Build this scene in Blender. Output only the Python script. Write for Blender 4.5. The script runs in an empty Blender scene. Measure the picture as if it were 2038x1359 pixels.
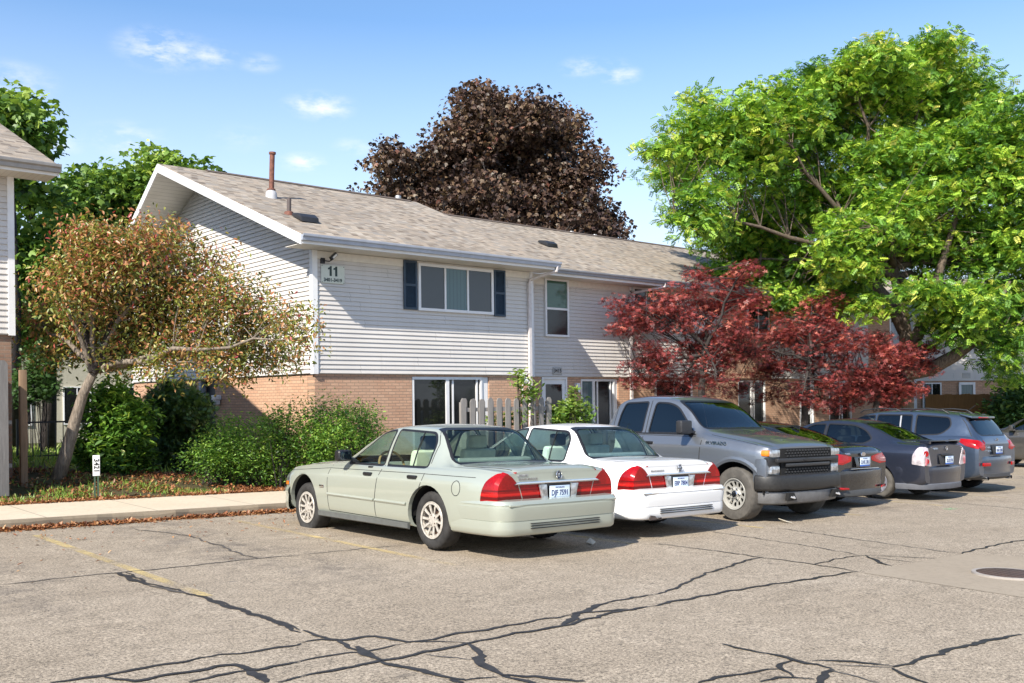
import bpy, bmesh, math, random
import numpy as np
from mathutils import Vector, Matrix
from mathutils.bvhtree import BVHTree
from mathutils.geometry import tessellate_polygon

sc = bpy.context.scene
COL = sc.collection
R = math.radians

# ---------------------------------------------------------------- camera
F, HY, ROLL, YAW, CH, SL = 1936.35, 790.79, 0.0111, 0.8608, 1.5966, 0.0230
cam = bpy.data.cameras.new('camera')
cam.sensor_width = 36.0
cam.lens = 36.0 * F / 2038.0
cam.shift_y = (HY - 679.5) / 2038.0
cam.clip_start, cam.clip_end = 0.1, 3000
camo = bpy.data.objects.new('camera', cam)
COL.objects.link(camo)
_v = Vector((math.cos(YAW), math.sin(YAW), 0)); _r = Vector((math.sin(YAW), -math.cos(YAW), 0)); _u = Vector((0, 0, 1))
_cu = _u * math.cos(ROLL) + _r * math.sin(ROLL); _cr = _r * math.cos(ROLL) - _u * math.sin(ROLL)
camo.matrix_world = Matrix(((_cr.x, _cu.x, -_v.x, 0), (_cr.y, _cu.y, -_v.y, 0), (_cr.z, _cu.z, -_v.z, CH), (0, 0, 0, 1)))
sc.camera = camo

# ---------------------------------------------------------------- light
sc.view_settings.view_transform = 'Standard'
sc.view_settings.look = 'None'
sc.view_settings.exposure = 0.74
sc.view_settings.gamma = 1.0
SUN_EL, SUN_AZ = R(39.4), math.atan2(-0.40, -1.0)      # azimuth of the sun, from +X towards +Y
sun = bpy.data.lights.new('sun', 'SUN')
sun.energy = 5.0
sun.angle = R(0.53)
sun.color = (1.0, 0.93, 0.82)
suno = bpy.data.objects.new('sun', sun)
COL.objects.link(suno)
_sd = Vector((math.cos(SUN_EL) * math.cos(SUN_AZ), math.cos(SUN_EL) * math.sin(SUN_AZ), math.sin(SUN_EL)))
suno.rotation_euler = _sd.to_track_quat('Z', 'Y').to_euler()
suno.location = (-30, -20, 40)

world = bpy.data.worlds.new('World')
sc.world = world
world.use_nodes = True
wn, wl = world.node_tree.nodes, world.node_tree.links
wn.clear()
sky = wn.new('ShaderNodeTexSky')
sky.sky_type = 'NISHITA'
sky.sun_disc = False
sky.sun_elevation = SUN_EL
sky.sun_rotation = math.atan2(_sd.x, _sd.y)
sky.altitude = 200
sky.air_density = 1.0
sky.dust_density = 0.6
sky.ozone_density = 2.2
bg = wn.new('ShaderNodeBackground'); bg.inputs['Strength'].default_value = 0.102
wo = wn.new('ShaderNodeOutputWorld')
# a few thin wisps of fair-weather cloud, fixed in the sky by their direction
tc = wn.new('ShaderNodeTexCoord')
nrm = wn.new('ShaderNodeVectorMath'); nrm.operation = 'NORMALIZE'
wl.new(tc.outputs['Generated'], nrm.inputs[0])
nz = wn.new('ShaderNodeTexNoise'); nz.inputs['Scale'].default_value = 34; nz.inputs['Detail'].default_value = 7
nz.inputs['Roughness'].default_value = 0.62
stretch = wn.new('ShaderNodeMapping'); stretch.inputs['Scale'].default_value = (1, 1, 2.6)
wl.new(nrm.outputs[0], stretch.inputs[0]); wl.new(stretch.outputs[0], nz.inputs['Vector'])
def skydir(x, y):
    d = _v + _cr * ((x - 1019) / F) - _cu * ((y - HY) / F)
    return d.normalized()
acc = None
for (x, y, r, s) in ((325, 98, .040, 1.0), (415, 110, .028, .7), (640, 212, .030, .95), (610, 208, .022, .9), (1235, 150, .020, .85), (1160, 134, .022, .7),
                     (605, 324, .022, .9), (255, 277, .036, .65), (118, 282, .024, .55), (25, 160, .036, .6), (515, 126, .02, .5), (705, 292, .02, .5), (480, 275, .03, .25), (1215, 135, .02, .5)):
    d = skydir(x, y)
    sub = wn.new('ShaderNodeVectorMath'); sub.operation = 'SUBTRACT'; sub.inputs[1].default_value = d
    wl.new(nrm.outputs[0], sub.inputs[0])
    mul = wn.new('ShaderNodeVectorMath'); mul.operation = 'MULTIPLY'; mul.inputs[1].default_value = (1, 1, 2.3)
    wl.new(sub.outputs[0], mul.inputs[0])
    ln = wn.new('ShaderNodeVectorMath'); ln.operation = 'LENGTH'; wl.new(mul.outputs[0], ln.inputs[0])
    mr = wn.new('ShaderNodeMapRange'); mr.interpolation_type = 'SMOOTHSTEP'
    mr.inputs['From Min'].default_value = 0; mr.inputs['From Max'].default_value = r * 1.35
    mr.inputs['To Min'].default_value = s; mr.inputs['To Max'].default_value = 0
    wl.new(ln.outputs['Value'], mr.inputs['Value'])
    if acc is None: acc = mr.outputs[0]
    else:
        mx = wn.new('ShaderNodeMath'); mx.operation = 'MAXIMUM'
        wl.new(acc, mx.inputs[0]); wl.new(mr.outputs[0], mx.inputs[1]); acc = mx.outputs[0]
den = wn.new('ShaderNodeMapRange'); den.inputs['From Min'].default_value = .40; den.inputs['From Max'].default_value = .74
wl.new(nz.outputs['Fac'], den.inputs['Value'])
cm = wn.new('ShaderNodeMath'); cm.operation = 'MULTIPLY'
wl.new(acc, cm.inputs[0]); wl.new(den.outputs[0], cm.inputs[1])
# a little veil near the horizon
sep = wn.new('ShaderNodeSeparateXYZ'); wl.new(nrm.outputs[0], sep.inputs[0])
hz = wn.new('ShaderNodeMapRange'); hz.inputs['From Min'].default_value = 0.02; hz.inputs['From Max'].default_value = .36
hz.inputs['To Min'].default_value = .92; hz.inputs['To Max'].default_value = 0
wl.new(sep.outputs['Z'], hz.inputs['Value'])
hsv = wn.new('ShaderNodeHueSaturation'); hsv.inputs['Saturation'].default_value = 1.12; hsv.inputs['Value'].default_value = 1.38
wl.new(sky.outputs[0], hsv.inputs['Color'])
m1 = wn.new('ShaderNodeMix'); m1.data_type = 'RGBA'
wl.new(hz.outputs[0], m1.inputs['Factor']); wl.new(hsv.outputs[0], m1.inputs[6]); m1.inputs[7].default_value = (5.9, 6.55, 7.6, 1)
m2 = wn.new('ShaderNodeMix'); m2.data_type = 'RGBA'
wl.new(cm.outputs[0], m2.inputs['Factor']); wl.new(m1.outputs[2], m2.inputs[6]); m2.inputs[7].default_value = (7.2, 7.2, 7.3, 1)
wl.new(m2.outputs[2], bg.inputs['Color'])
wl.new(bg.outputs[0], wo.inputs['Surface'])
sc.cycles.use_denoising = True
sc.cycles.max_bounces = 8
sc.cycles.transparent_max_bounces = 24
sc.cycles.sample_clamp_indirect = 6

# ---------------------------------------------------------------- material helpers
MATS = {}
class NT:
    def __init__(s, name):
        s.m = bpy.data.materials.new(name); s.m.use_nodes = True
        s.n, s.l = s.m.node_tree.nodes, s.m.node_tree.links
        s.b = s.n['Principled BSDF']; s.out = s.n['Material Output']
        s.tc = s.n.new('ShaderNodeTexCoord')
    def obj(s, scale=(1, 1, 1), rot=(0, 0, 0), loc=(0, 0, 0)):
        mp = s.n.new('ShaderNodeMapping'); mp.inputs['Scale'].default_value = scale
        mp.inputs['Rotation'].default_value = rot; mp.inputs['Location'].default_value = loc
        s.l.new(s.tc.outputs['Object'], mp.inputs[0]); return mp.outputs[0]
    def noise(s, vec, scale, detail=4, rough=.55, dist=0):
        t = s.n.new('ShaderNodeTexNoise'); t.inputs['Scale'].default_value = scale
        t.inputs['Detail'].default_value = detail; t.inputs['Roughness'].default_value = rough
        t.inputs['Distortion'].default_value = dist
        s.l.new(vec, t.inputs['Vector']); return t.outputs['Fac']
    def ramp(s, fac, stops, interp='LINEAR'):
        t = s.n.new('ShaderNodeValToRGB'); t.color_ramp.interpolation = interp
        e = t.color_ramp.elements
        while len(e) > 1: e.remove(e[-1])
        e[0].position = stops[0][0]; e[0].color = (*stops[0][1], 1)
        for p, c in stops[1:]:
            k = e.new(p); k.color = (*c, 1)
        s.l.new(fac, t.inputs[0]); return t.outputs[0]
    def mix(s, fac, a, b, mode='MIX'):
        t = s.n.new('ShaderNodeMix'); t.data_type = 'RGBA'; t.blend_type = mode
        for i, v in ((0, fac), (6, a), (7, b)):
            if isinstance(v, (int, float)): t.inputs[i].default_value = v
            elif isinstance(v, tuple): t.inputs[i].default_value = (*v, 1)
            else: s.l.new(v, t.inputs[i])
        return t.outputs[2]
    def math(s, op, a, b=0.0):
        t = s.n.new('ShaderNodeMath'); t.operation = op
        for i, v in ((0, a), (1, b)):
            if isinstance(v, (int, float)): t.inputs[i].default_value = v
            else: s.l.new(v, t.inputs[i])
        return t.outputs[0]
    def rng(s, v, a, b, c=0., d=1., smooth=False):
        t = s.n.new('ShaderNodeMapRange')
        if smooth: t.interpolation_type = 'SMOOTHSTEP'
        for k, x in zip(('From Min', 'From Max', 'To Min', 'To Max'), (a, b, c, d)): t.inputs[k].default_value = x
        s.l.new(v, t.inputs['Value']); return t.outputs[0]
    def set(s, **k):
        names = dict(color='Base Color', rough='Roughness', metal='Metallic', coat='Coat Weight', coatr='Coat Roughness', spec='Specular IOR Level', trans='Transmission Weight', ior='IOR', alpha='Alpha')
        for a, v in k.items():
            i = s.b.inputs[names[a]]
            if isinstance(v, (int, float)): i.default_value = v
            elif isinstance(v, tuple): i.default_value = (*v, 1)
            else: s.l.new(v, i)
        return s
    def bump(s, h, strength=.3, dist=.01):
        t = s.n.new('ShaderNodeBump'); t.inputs['Strength'].default_value = strength; t.inputs['Distance'].default_value = dist
        s.l.new(h, t.inputs['Height']); s.l.new(t.outputs[0], s.b.inputs['Normal'])
def plain(name, color, rough=.5, metal=0., coat=0., var=.12, scale=9., **k):
    if name in MATS: return MATS[name]
    t = NT(name)
    n = t.noise(t.obj(), scale, 5)
    c = t.mix(t.rng(n, .3, .7), tuple(x * (1 - var) for x in color), tuple(min(1, x * (1 + var)) for x in color))
    t.set(color=c, rough=rough, metal=metal, coat=coat, coatr=.06, **k)
    MATS[name] = t.m
    return t.m

# ---------------------------------------------------------------- object helpers
def link(o, parent=None):
    COL.objects.link(o)
    if parent is not None: o.parent = parent
    return o
def tag(o, label=None, cat=None, group=None, kind=None):
    if label: o['label'] = label
    if cat: o['category'] = cat
    if group: o['group'] = group
    if kind: o['kind'] = kind
    return o
def empty(name, loc=(0, 0, 0), rz=0.0, label=None, cat=None, group=None):
    o = bpy.data.objects.new(name, None); o.empty_display_size = .2
    o.location = loc; o.rotation_euler = (0, 0, rz)
    COL.objects.link(o)
    return tag(o, label, cat, group)
def mesh_obj(name, verts, faces, mat, parent=None, smooth=False, loc=None):
    me = bpy.data.meshes.new(name)
    me.from_pydata([tuple(v) for v in verts], [], [tuple(f) for f in faces])
    me.update()
    if smooth: me.polygons.foreach_set('use_smooth', [True] * len(me.polygons))
    o = bpy.data.objects.new(name, me)
    if mat is not None:
        for m in (mat if isinstance(mat, (list, tuple)) else [mat]): me.materials.append(m)
    if loc is not None: o.location = loc
    return link(o, parent)
def bm_obj(name, bm, mat, parent=None, smooth=False, loc=None, autosmooth=None):
    me = bpy.data.meshes.new(name)
    bm.normal_update()
    if autosmooth is not None:
        for f in bm.faces: f.smooth = True
        a = R(autosmooth)
        for e in bm.edges:
            if len(e.link_faces) == 2 and e.calc_face_angle(0) > a: e.smooth = False
    elif smooth:
        for f in bm.faces: f.smooth = True
    bm.to_mesh(me); bm.free()
    for m in (mat if isinstance(mat, (list, tuple)) else [mat]): me.materials.append(m)
    o = bpy.data.objects.new(name, me)
    if loc is not None: o.location = loc
    return link(o, parent)
class MB:
    """collects boxes, bars, prisms and tubes into one mesh"""
    def __init__(s): s.v, s.f = [], []
    def add(s, vs, fs):
        b = len(s.v); s.v += [tuple(v) for v in vs]; s.f += [tuple(i + b for i in f) for f in fs]
    def box(s, x0, x1, y0, y1, z0, z1):
        s.add([(x0, y0, z0), (x1, y0, z0), (x1, y1, z0), (x0, y1, z0), (x0, y0, z1), (x1, y0, z1), (x1, y1, z1), (x0, y1, z1)],
              [(0, 3, 2, 1), (4, 5, 6, 7), (0, 1, 5, 4), (1, 2, 6, 5), (2, 3, 7, 6), (3, 0, 4, 7)])
        return s
    def prism(s, poly, vec):
        """poly: 3-D points in order, extruded by vec"""
        n = len(poly); vec = Vector(vec); P = [Vector(p) for p in poly]
        s.add(P + [p + vec for p in P], [tuple(range(n))[::-1], tuple(range(n, 2 * n))] + [(i, (i + 1) % n, (i + 1) % n + n, i + n) for i in range(n)])
        return s
    def tube(s, pts, rad, n=8, cap=True):
        pts = [Vector(p) for p in pts]
        rads = rad if isinstance(rad, (list, tuple)) else [rad] * len(pts)
        rings = []
        ref = None
        for i, p in enumerate(pts):
            t = (pts[min(i + 1, len(pts) - 1)] - pts[max(i - 1, 0)]).normalized()
            if ref is None:
                ref = Vector((1, 0, 0)) if abs(t.x) < .9 else Vector((0, 1, 0))
            a = (ref - t * ref.dot(t)).normalized(); ref = a
            b = t.cross(a)
            rings.append([p + (a * math.cos(2 * math.pi * k / n) + b * math.sin(2 * math.pi * k / n)) * rads[i] for k in range(n)])
        base = len(s.v)
        vs = [v for r in rings for v in r]; fs = []
        for i in range(len(rings) - 1):
            for k in range(n):
                fs.append((i * n + k, i * n + (k + 1) % n, (i + 1) * n + (k + 1) % n, (i + 1) * n + k))
        if cap:
            fs.append(tuple(range(n))[::-1]); fs.append(tuple((len(rings) - 1) * n + k for k in range(n)))
        s.add(vs, fs); return s
    def lathe(s, prof, axis='z', n=24, c=(0, 0, 0)):
        """prof: (r, h) list"""
        vs = []; fs = []
        for r, h in prof:
            for k in range(n):
                a = 2 * math.pi * k / n
                p = (r * math.cos(a), r * math.sin(a), h)
                if axis == 'x': p = (p[2], p[0], p[1])
                if axis == 'y': p = (p[1], p[2], p[0])
                vs.append((p[0] + c[0], p[1] + c[1], p[2] + c[2]))
        for i in range(len(prof) - 1):
            for k in range(n):
                fs.append((i * n + k, i * n + (k + 1) % n, (i + 1) * n + (k + 1) % n, (i + 1) * n + k))
        s.add(vs, fs); return s
    def build(s, name, mat, parent=None, smooth=False, bevel=0, loc=None, autosmooth=None, seg=2):
        bm = bmesh.new()
        V = [bm.verts.new(v) for v in s.v]
        for f in s.f:
            try: bm.faces.new([V[i] for i in f])
            except ValueError: pass
        bmesh.ops.recalc_face_normals(bm, faces=bm.faces[:])
        if bevel:
            es = [e for e in bm.edges if len(e.link_faces) == 2 and e.calc_face_angle(0) > .5]
            bmesh.ops.bevel(bm, geom=es, offset=bevel, segments=seg, affect='EDGES', profile=.6, clamp_overlap=True)
            return bm_obj(name, bm, mat, parent, loc=loc, autosmooth=35)
        return bm_obj(name, bm, mat, parent, smooth=smooth, loc=loc, autosmooth=autosmooth)
def text_obj(name, s, size, mat, parent, matrix, ext=.003, sx=1.0, align='CENTER', spacing=1.0, bold=0.0):
    cu = bpy.data.curves.new(name, 'FONT'); cu.body = s; cu.size = size; cu.extrude = ext; cu.align_x = align; cu.align_y = 'CENTER'
    cu.space_character = spacing; cu.offset = bold; cu.resolution_u = 3
    o = bpy.data.objects.new(name + '_tmp', cu); COL.objects.link(o)
    bpy.context.view_layer.update()
    me = bpy.data.meshes.new_from_object(o.evaluated_get(bpy.context.evaluated_depsgraph_get()))
    bpy.data.objects.remove(o); bpy.data.curves.remove(cu)
    me.transform(Matrix.Diagonal((sx, 1, 1, 1)))
    me.transform(matrix)
    me.name = name; me.materials.clear(); me.materials.append(mat)
    ob = bpy.data.objects.new(name, me)
    return link(ob, parent)
def frame_mx(origin, right, up):
    r = Vector(right).normalized(); u = Vector(up); u = (u - r * u.dot(r)).normalized(); n = r.cross(u)
    return Matrix(((r.x, u.x, n.x, origin[0]), (r.y, u.y, n.y, origin[1]), (r.z, u.z, n.z, origin[2]), (0, 0, 0, 1)))

# ---------------------------------------------------------------- terrain
CURB_Y, WALK_Y = 14.07, 16.2
def sstep(a, b, x):
    t = min(1, max(0, (x - a) / (b - a))); return t * t * (3 - 2 * t)
def lot_z(x, y=0): return -SL * max(-60., min(70., x))
def gz(x, y):
    """height of the ground behind the pavement"""
    z = lot_z(x) + .125
    z += .36 * sstep(16.5, 19, y) * sstep(10.5, 4.5, x)
    far = sstep(19, 30, y) * sstep(6, 14, x)
    return z

# ================================================================ ground, pavement, markings
def mat_asphalt():
    t = NT('asphalt'); o = t.obj()
    big = t.noise(o, .55, 5, .6); mid = t.noise(o, 5.5, 6, .65); fine = t.noise(o, 46, 4, .75); grain = t.noise(o, 130, 2, .6)
    base = t.ramp(big, [(.3, (.295, .242, .180)), (.55, (.335, .279, .212)), (.75, (.370, .312, .242))])
    base = t.mix(t.rng(mid, .35, .70, 0, .75), base, (.235, .194, .144))
    st = t.noise(t.obj((.5, 1.6, 1), (0, 0, .35)), 1.3, 6, .7)
    base = t.mix(t.rng(st, .54, .72, 0, .6), base, (.185, .152, .112))
    sy = t.n.new('ShaderNodeSeparateXYZ'); t.l.new(o, sy.inputs[0])
    bay = t.math('MULTIPLY', t.rng(sy.outputs[1], 7.5, 8.6, 0, 1, True), t.rng(t.math('ABSOLUTE', t.math('SUBTRACT', t.math('FRACT', t.math('DIVIDE', t.math('SUBTRACT', sy.outputs[0], 3.44), 2.68)), .5)), .10, .34, 1, 0, True))
    oil = t.math('MULTIPLY', bay, t.rng(t.noise(o, 1.9, 5, .7), .46, .64, 0, .62))
    base = t.mix(oil, base, (.115, .098, .082))
    drop = t.noise(o, 7.5, 2, .4)
    base = t.mix(t.rng(drop, .70, .74, 0, .55), base, (.13, .11, .09))
    g = t.math('ADD', t.rng(fine, .3, .7, -.75, .75), t.rng(grain, .3, .7, -.5, .5))
    mul = t.math('ADD', 1.0, g)
    cc = t.n.new('ShaderNodeCombineColor')
    for i in range(3): t.l.new(mul, cc.inputs[i])
    base = t.mix(1.0, base, cc.outputs[0], 'MULTIPLY')
    t.set(color=base, rough=.88, spec=.3)
    t.bump(t.math('ADD', fine, grain), .55, .006)
    return t.m
def mat_concrete(name, c0, c1, joint=None, stain=.6):
    t = NT(name); o = t.obj()
    n1 = t.noise(o, .9, 6, .65); n2 = t.noise(o, 14, 5, .7); n3 = t.noise(o, 120, 2)
    c = t.mix(t.rng(n1, .3, .7), c0, c1)
    c = t.mix(t.rng(n2, .5, .75, 0, stain), c, tuple(x * .62 for x in c0))
    c = t.mix(t.rng(n3, .3, .75, 0, .35), c, tuple(x * .6 for x in c0))
    if joint:
        sx = t.n.new('ShaderNodeSeparateXYZ'); t.l.new(o, sx.inputs[0])
        w = t.math('ABSOLUTE', t.math('SUBTRACT', t.math('FRACT', t.math('DIVIDE', sx.outputs[0], joint)), .5))
        c = t.mix(t.rng(w, .0, .009, .85, 0), c, (.10, .09, .075))
    t.set(color=c, rough=.9, spec=.25); t.bump(t.math('ADD', n2, n3), .35, .006)
    return t.m
def mat_soil():
    t = NT('soil'); o = t.obj()
    n1 = t.noise(o, .5, 5, .6); n2 = t.noise(o, 9, 6, .7); n3 = t.noise(o, 60, 3)
    sp = t.n.new('ShaderNodeSeparateXYZ'); t.l.new(o, sp.inputs[0])
    c = t.mix(t.math('MULTIPLY', t.rng(n1, .35, .65), t.rng(sp.outputs[1], 19, 23, .25, 1)), (.115, .085, .055), (.12, .19, .04))
    c = t.mix(t.rng(n2, .42, .7, 0, .55), c, (.10, .10, .045))
    c = t.mix(t.rng(n3, .3, .8, 0, .6), c, (.05, .04, .02))
    t.set(color=c, rough=.95, spec=.1); t.bump(t.math('ADD', n2, n3), .8, .04)
    return t.m
M_ASPH = mat_asphalt(); M_WALK = mat_concrete('walk_concrete', (.56, .475, .355), (.63, .54, .415), 1.52)
M_CURB = mat_concrete('curb_concrete', (.27, .22, .155), (.20, .16, .115), None, .8)
M_SLAB = mat_concrete('slab_concrete', (.30, .25, .188), (.345, .29, .222), None, .55)
M_SOIL = mat_soil()
SU = Vector((1, 0, -SL)).normalized()
# far ground
xs = [-320, -120, -60, -30] + list(np.arange(-15, 60.1, .75)) + [75, 110, 200, 420]
ys = [16.16, 16.5, 17, 17.5, 18, 18.5, 19, 19.6, 20.5, 22, 24, 26, 28, 31, 35, 40, 50, 70, 120, 250, 420]
V = [(x, y, gz(x, y) - .02 + (.03 * math.sin(x * 2.1 + y) * math.sin(y * 1.7) if y > 16.3 else 0)) for y in ys for x in xs]
nx = len(xs)
Fc = [(j * nx + i, j * nx + i + 1, (j + 1) * nx + i + 1, (j + 1) * nx + i) for j in range(len(ys) - 1) for i in range(nx - 1)]
tag(mesh_obj('ground', V, Fc, M_SOIL, smooth=True), kind='structure')
def lotquad(x0, x1, y0, y1, dz): return [(x, y, lot_z(x) + dz) for x, y in ((x0, y0), (x1, y0), (x1, y1), (x0, y1))]
lx = [-320, -60, 0, 30, 70, 420]
tag(mesh_obj('parking_lot', [(x, y, lot_z(x)) for y in (-300, CURB_Y + .3) for x in lx], [(i, i + 1, i + 7, i + 6) for i in range(5)], M_ASPH), kind='structure')
# pavement with its kerb: weathered, uneven edge
random.seed(4)
kx = list(np.arange(-40, 70.01, .22))
ke = [random.gauss(0, .012) - (.03 if random.random() < .06 else 0) for _ in kx]; kz = [random.gauss(0, .008) - (.018 if random.random() < .05 else 0) for _ in kx]
V = []; prof = ((0, -.05), (.012, .085), (.03, .115), (.075, .127), (WALK_Y - CURB_Y, .135), (WALK_Y - CURB_Y, -.1))
for i, x in enumerate(kx):
    for j, (a, b) in enumerate(prof):
        jj = 1 if j in (0, 1, 2) else 0
        V.append((x, CURB_Y + a + ke[i] * jj + (random.gauss(0, .02) if j == 5 else 0), lot_z(x) + b + kz[i] * (j in (1, 2))))
Fa = [(i * 6 + j, (i + 1) * 6 + j, (i + 1) * 6 + j + 1, i * 6 + j + 1) for i in range(len(kx) - 1) for j in range(5)]
ob = mesh_obj('pavement', V, Fa, [M_WALK, M_CURB])
for k, p in enumerate(ob.data.polygons): p.material_index = 1 if k % 5 < 3 else 0
tag(ob, kind='structure')
# worn yellow bay lines
def mat_worn(name, col, lo, hi):
    t = NT(name); o = t.obj()
    n1 = t.noise(o, 2.2, 5, .6); n2 = t.noise(o, 60, 4, .7)
    f = t.math('ADD', t.math('MULTIPLY', n1, .75), t.math('MULTIPLY', n2, .5))
    t.set(color=col, rough=.85, spec=.2)
    tr = t.n.new('ShaderNodeBsdfTransparent'); mx = t.n.new('ShaderNodeMixShader')
    t.l.new(t.rng(f, lo, hi, 0, .92), mx.inputs[0]); t.l.new(tr.outputs[0], mx.inputs[1]); t.l.new(t.b.outputs[0], mx.inputs[2])
    t.l.new(mx.outputs[0], t.out.inputs[0]); return t.m
M_YEL = mat_worn('worn_yellow_paint', (.58, .45, .22), .53, .80)
M_YEL2 = mat_worn('yellow_paint', (.58, .45, .21), .51, .78)
for k in range(10):
    x = 3.44 + 2.68 * k - .05
    o = mesh_obj('parking_line', lotquad(x, x + .10, 8.03, 13.25, .004), [(0, 1, 2, 3)], M_YEL if k else M_YEL2)
    tag(o, kind='structure')
tag(mesh_obj('paint_mark', [(16.39 + a, 7.66 + b, lot_z(16.39 + a) + .004) for a, b in ((-.2, -.04), (-.06, -.12), (.08, -.05), (.28, -.08), (.13, .04), (.2, .12), (0, .06), (-.14, .1))], [tuple(range(8))], mat_worn('green_spray', (.22, .62, .28), .52, .8)), kind='structure')
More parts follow.
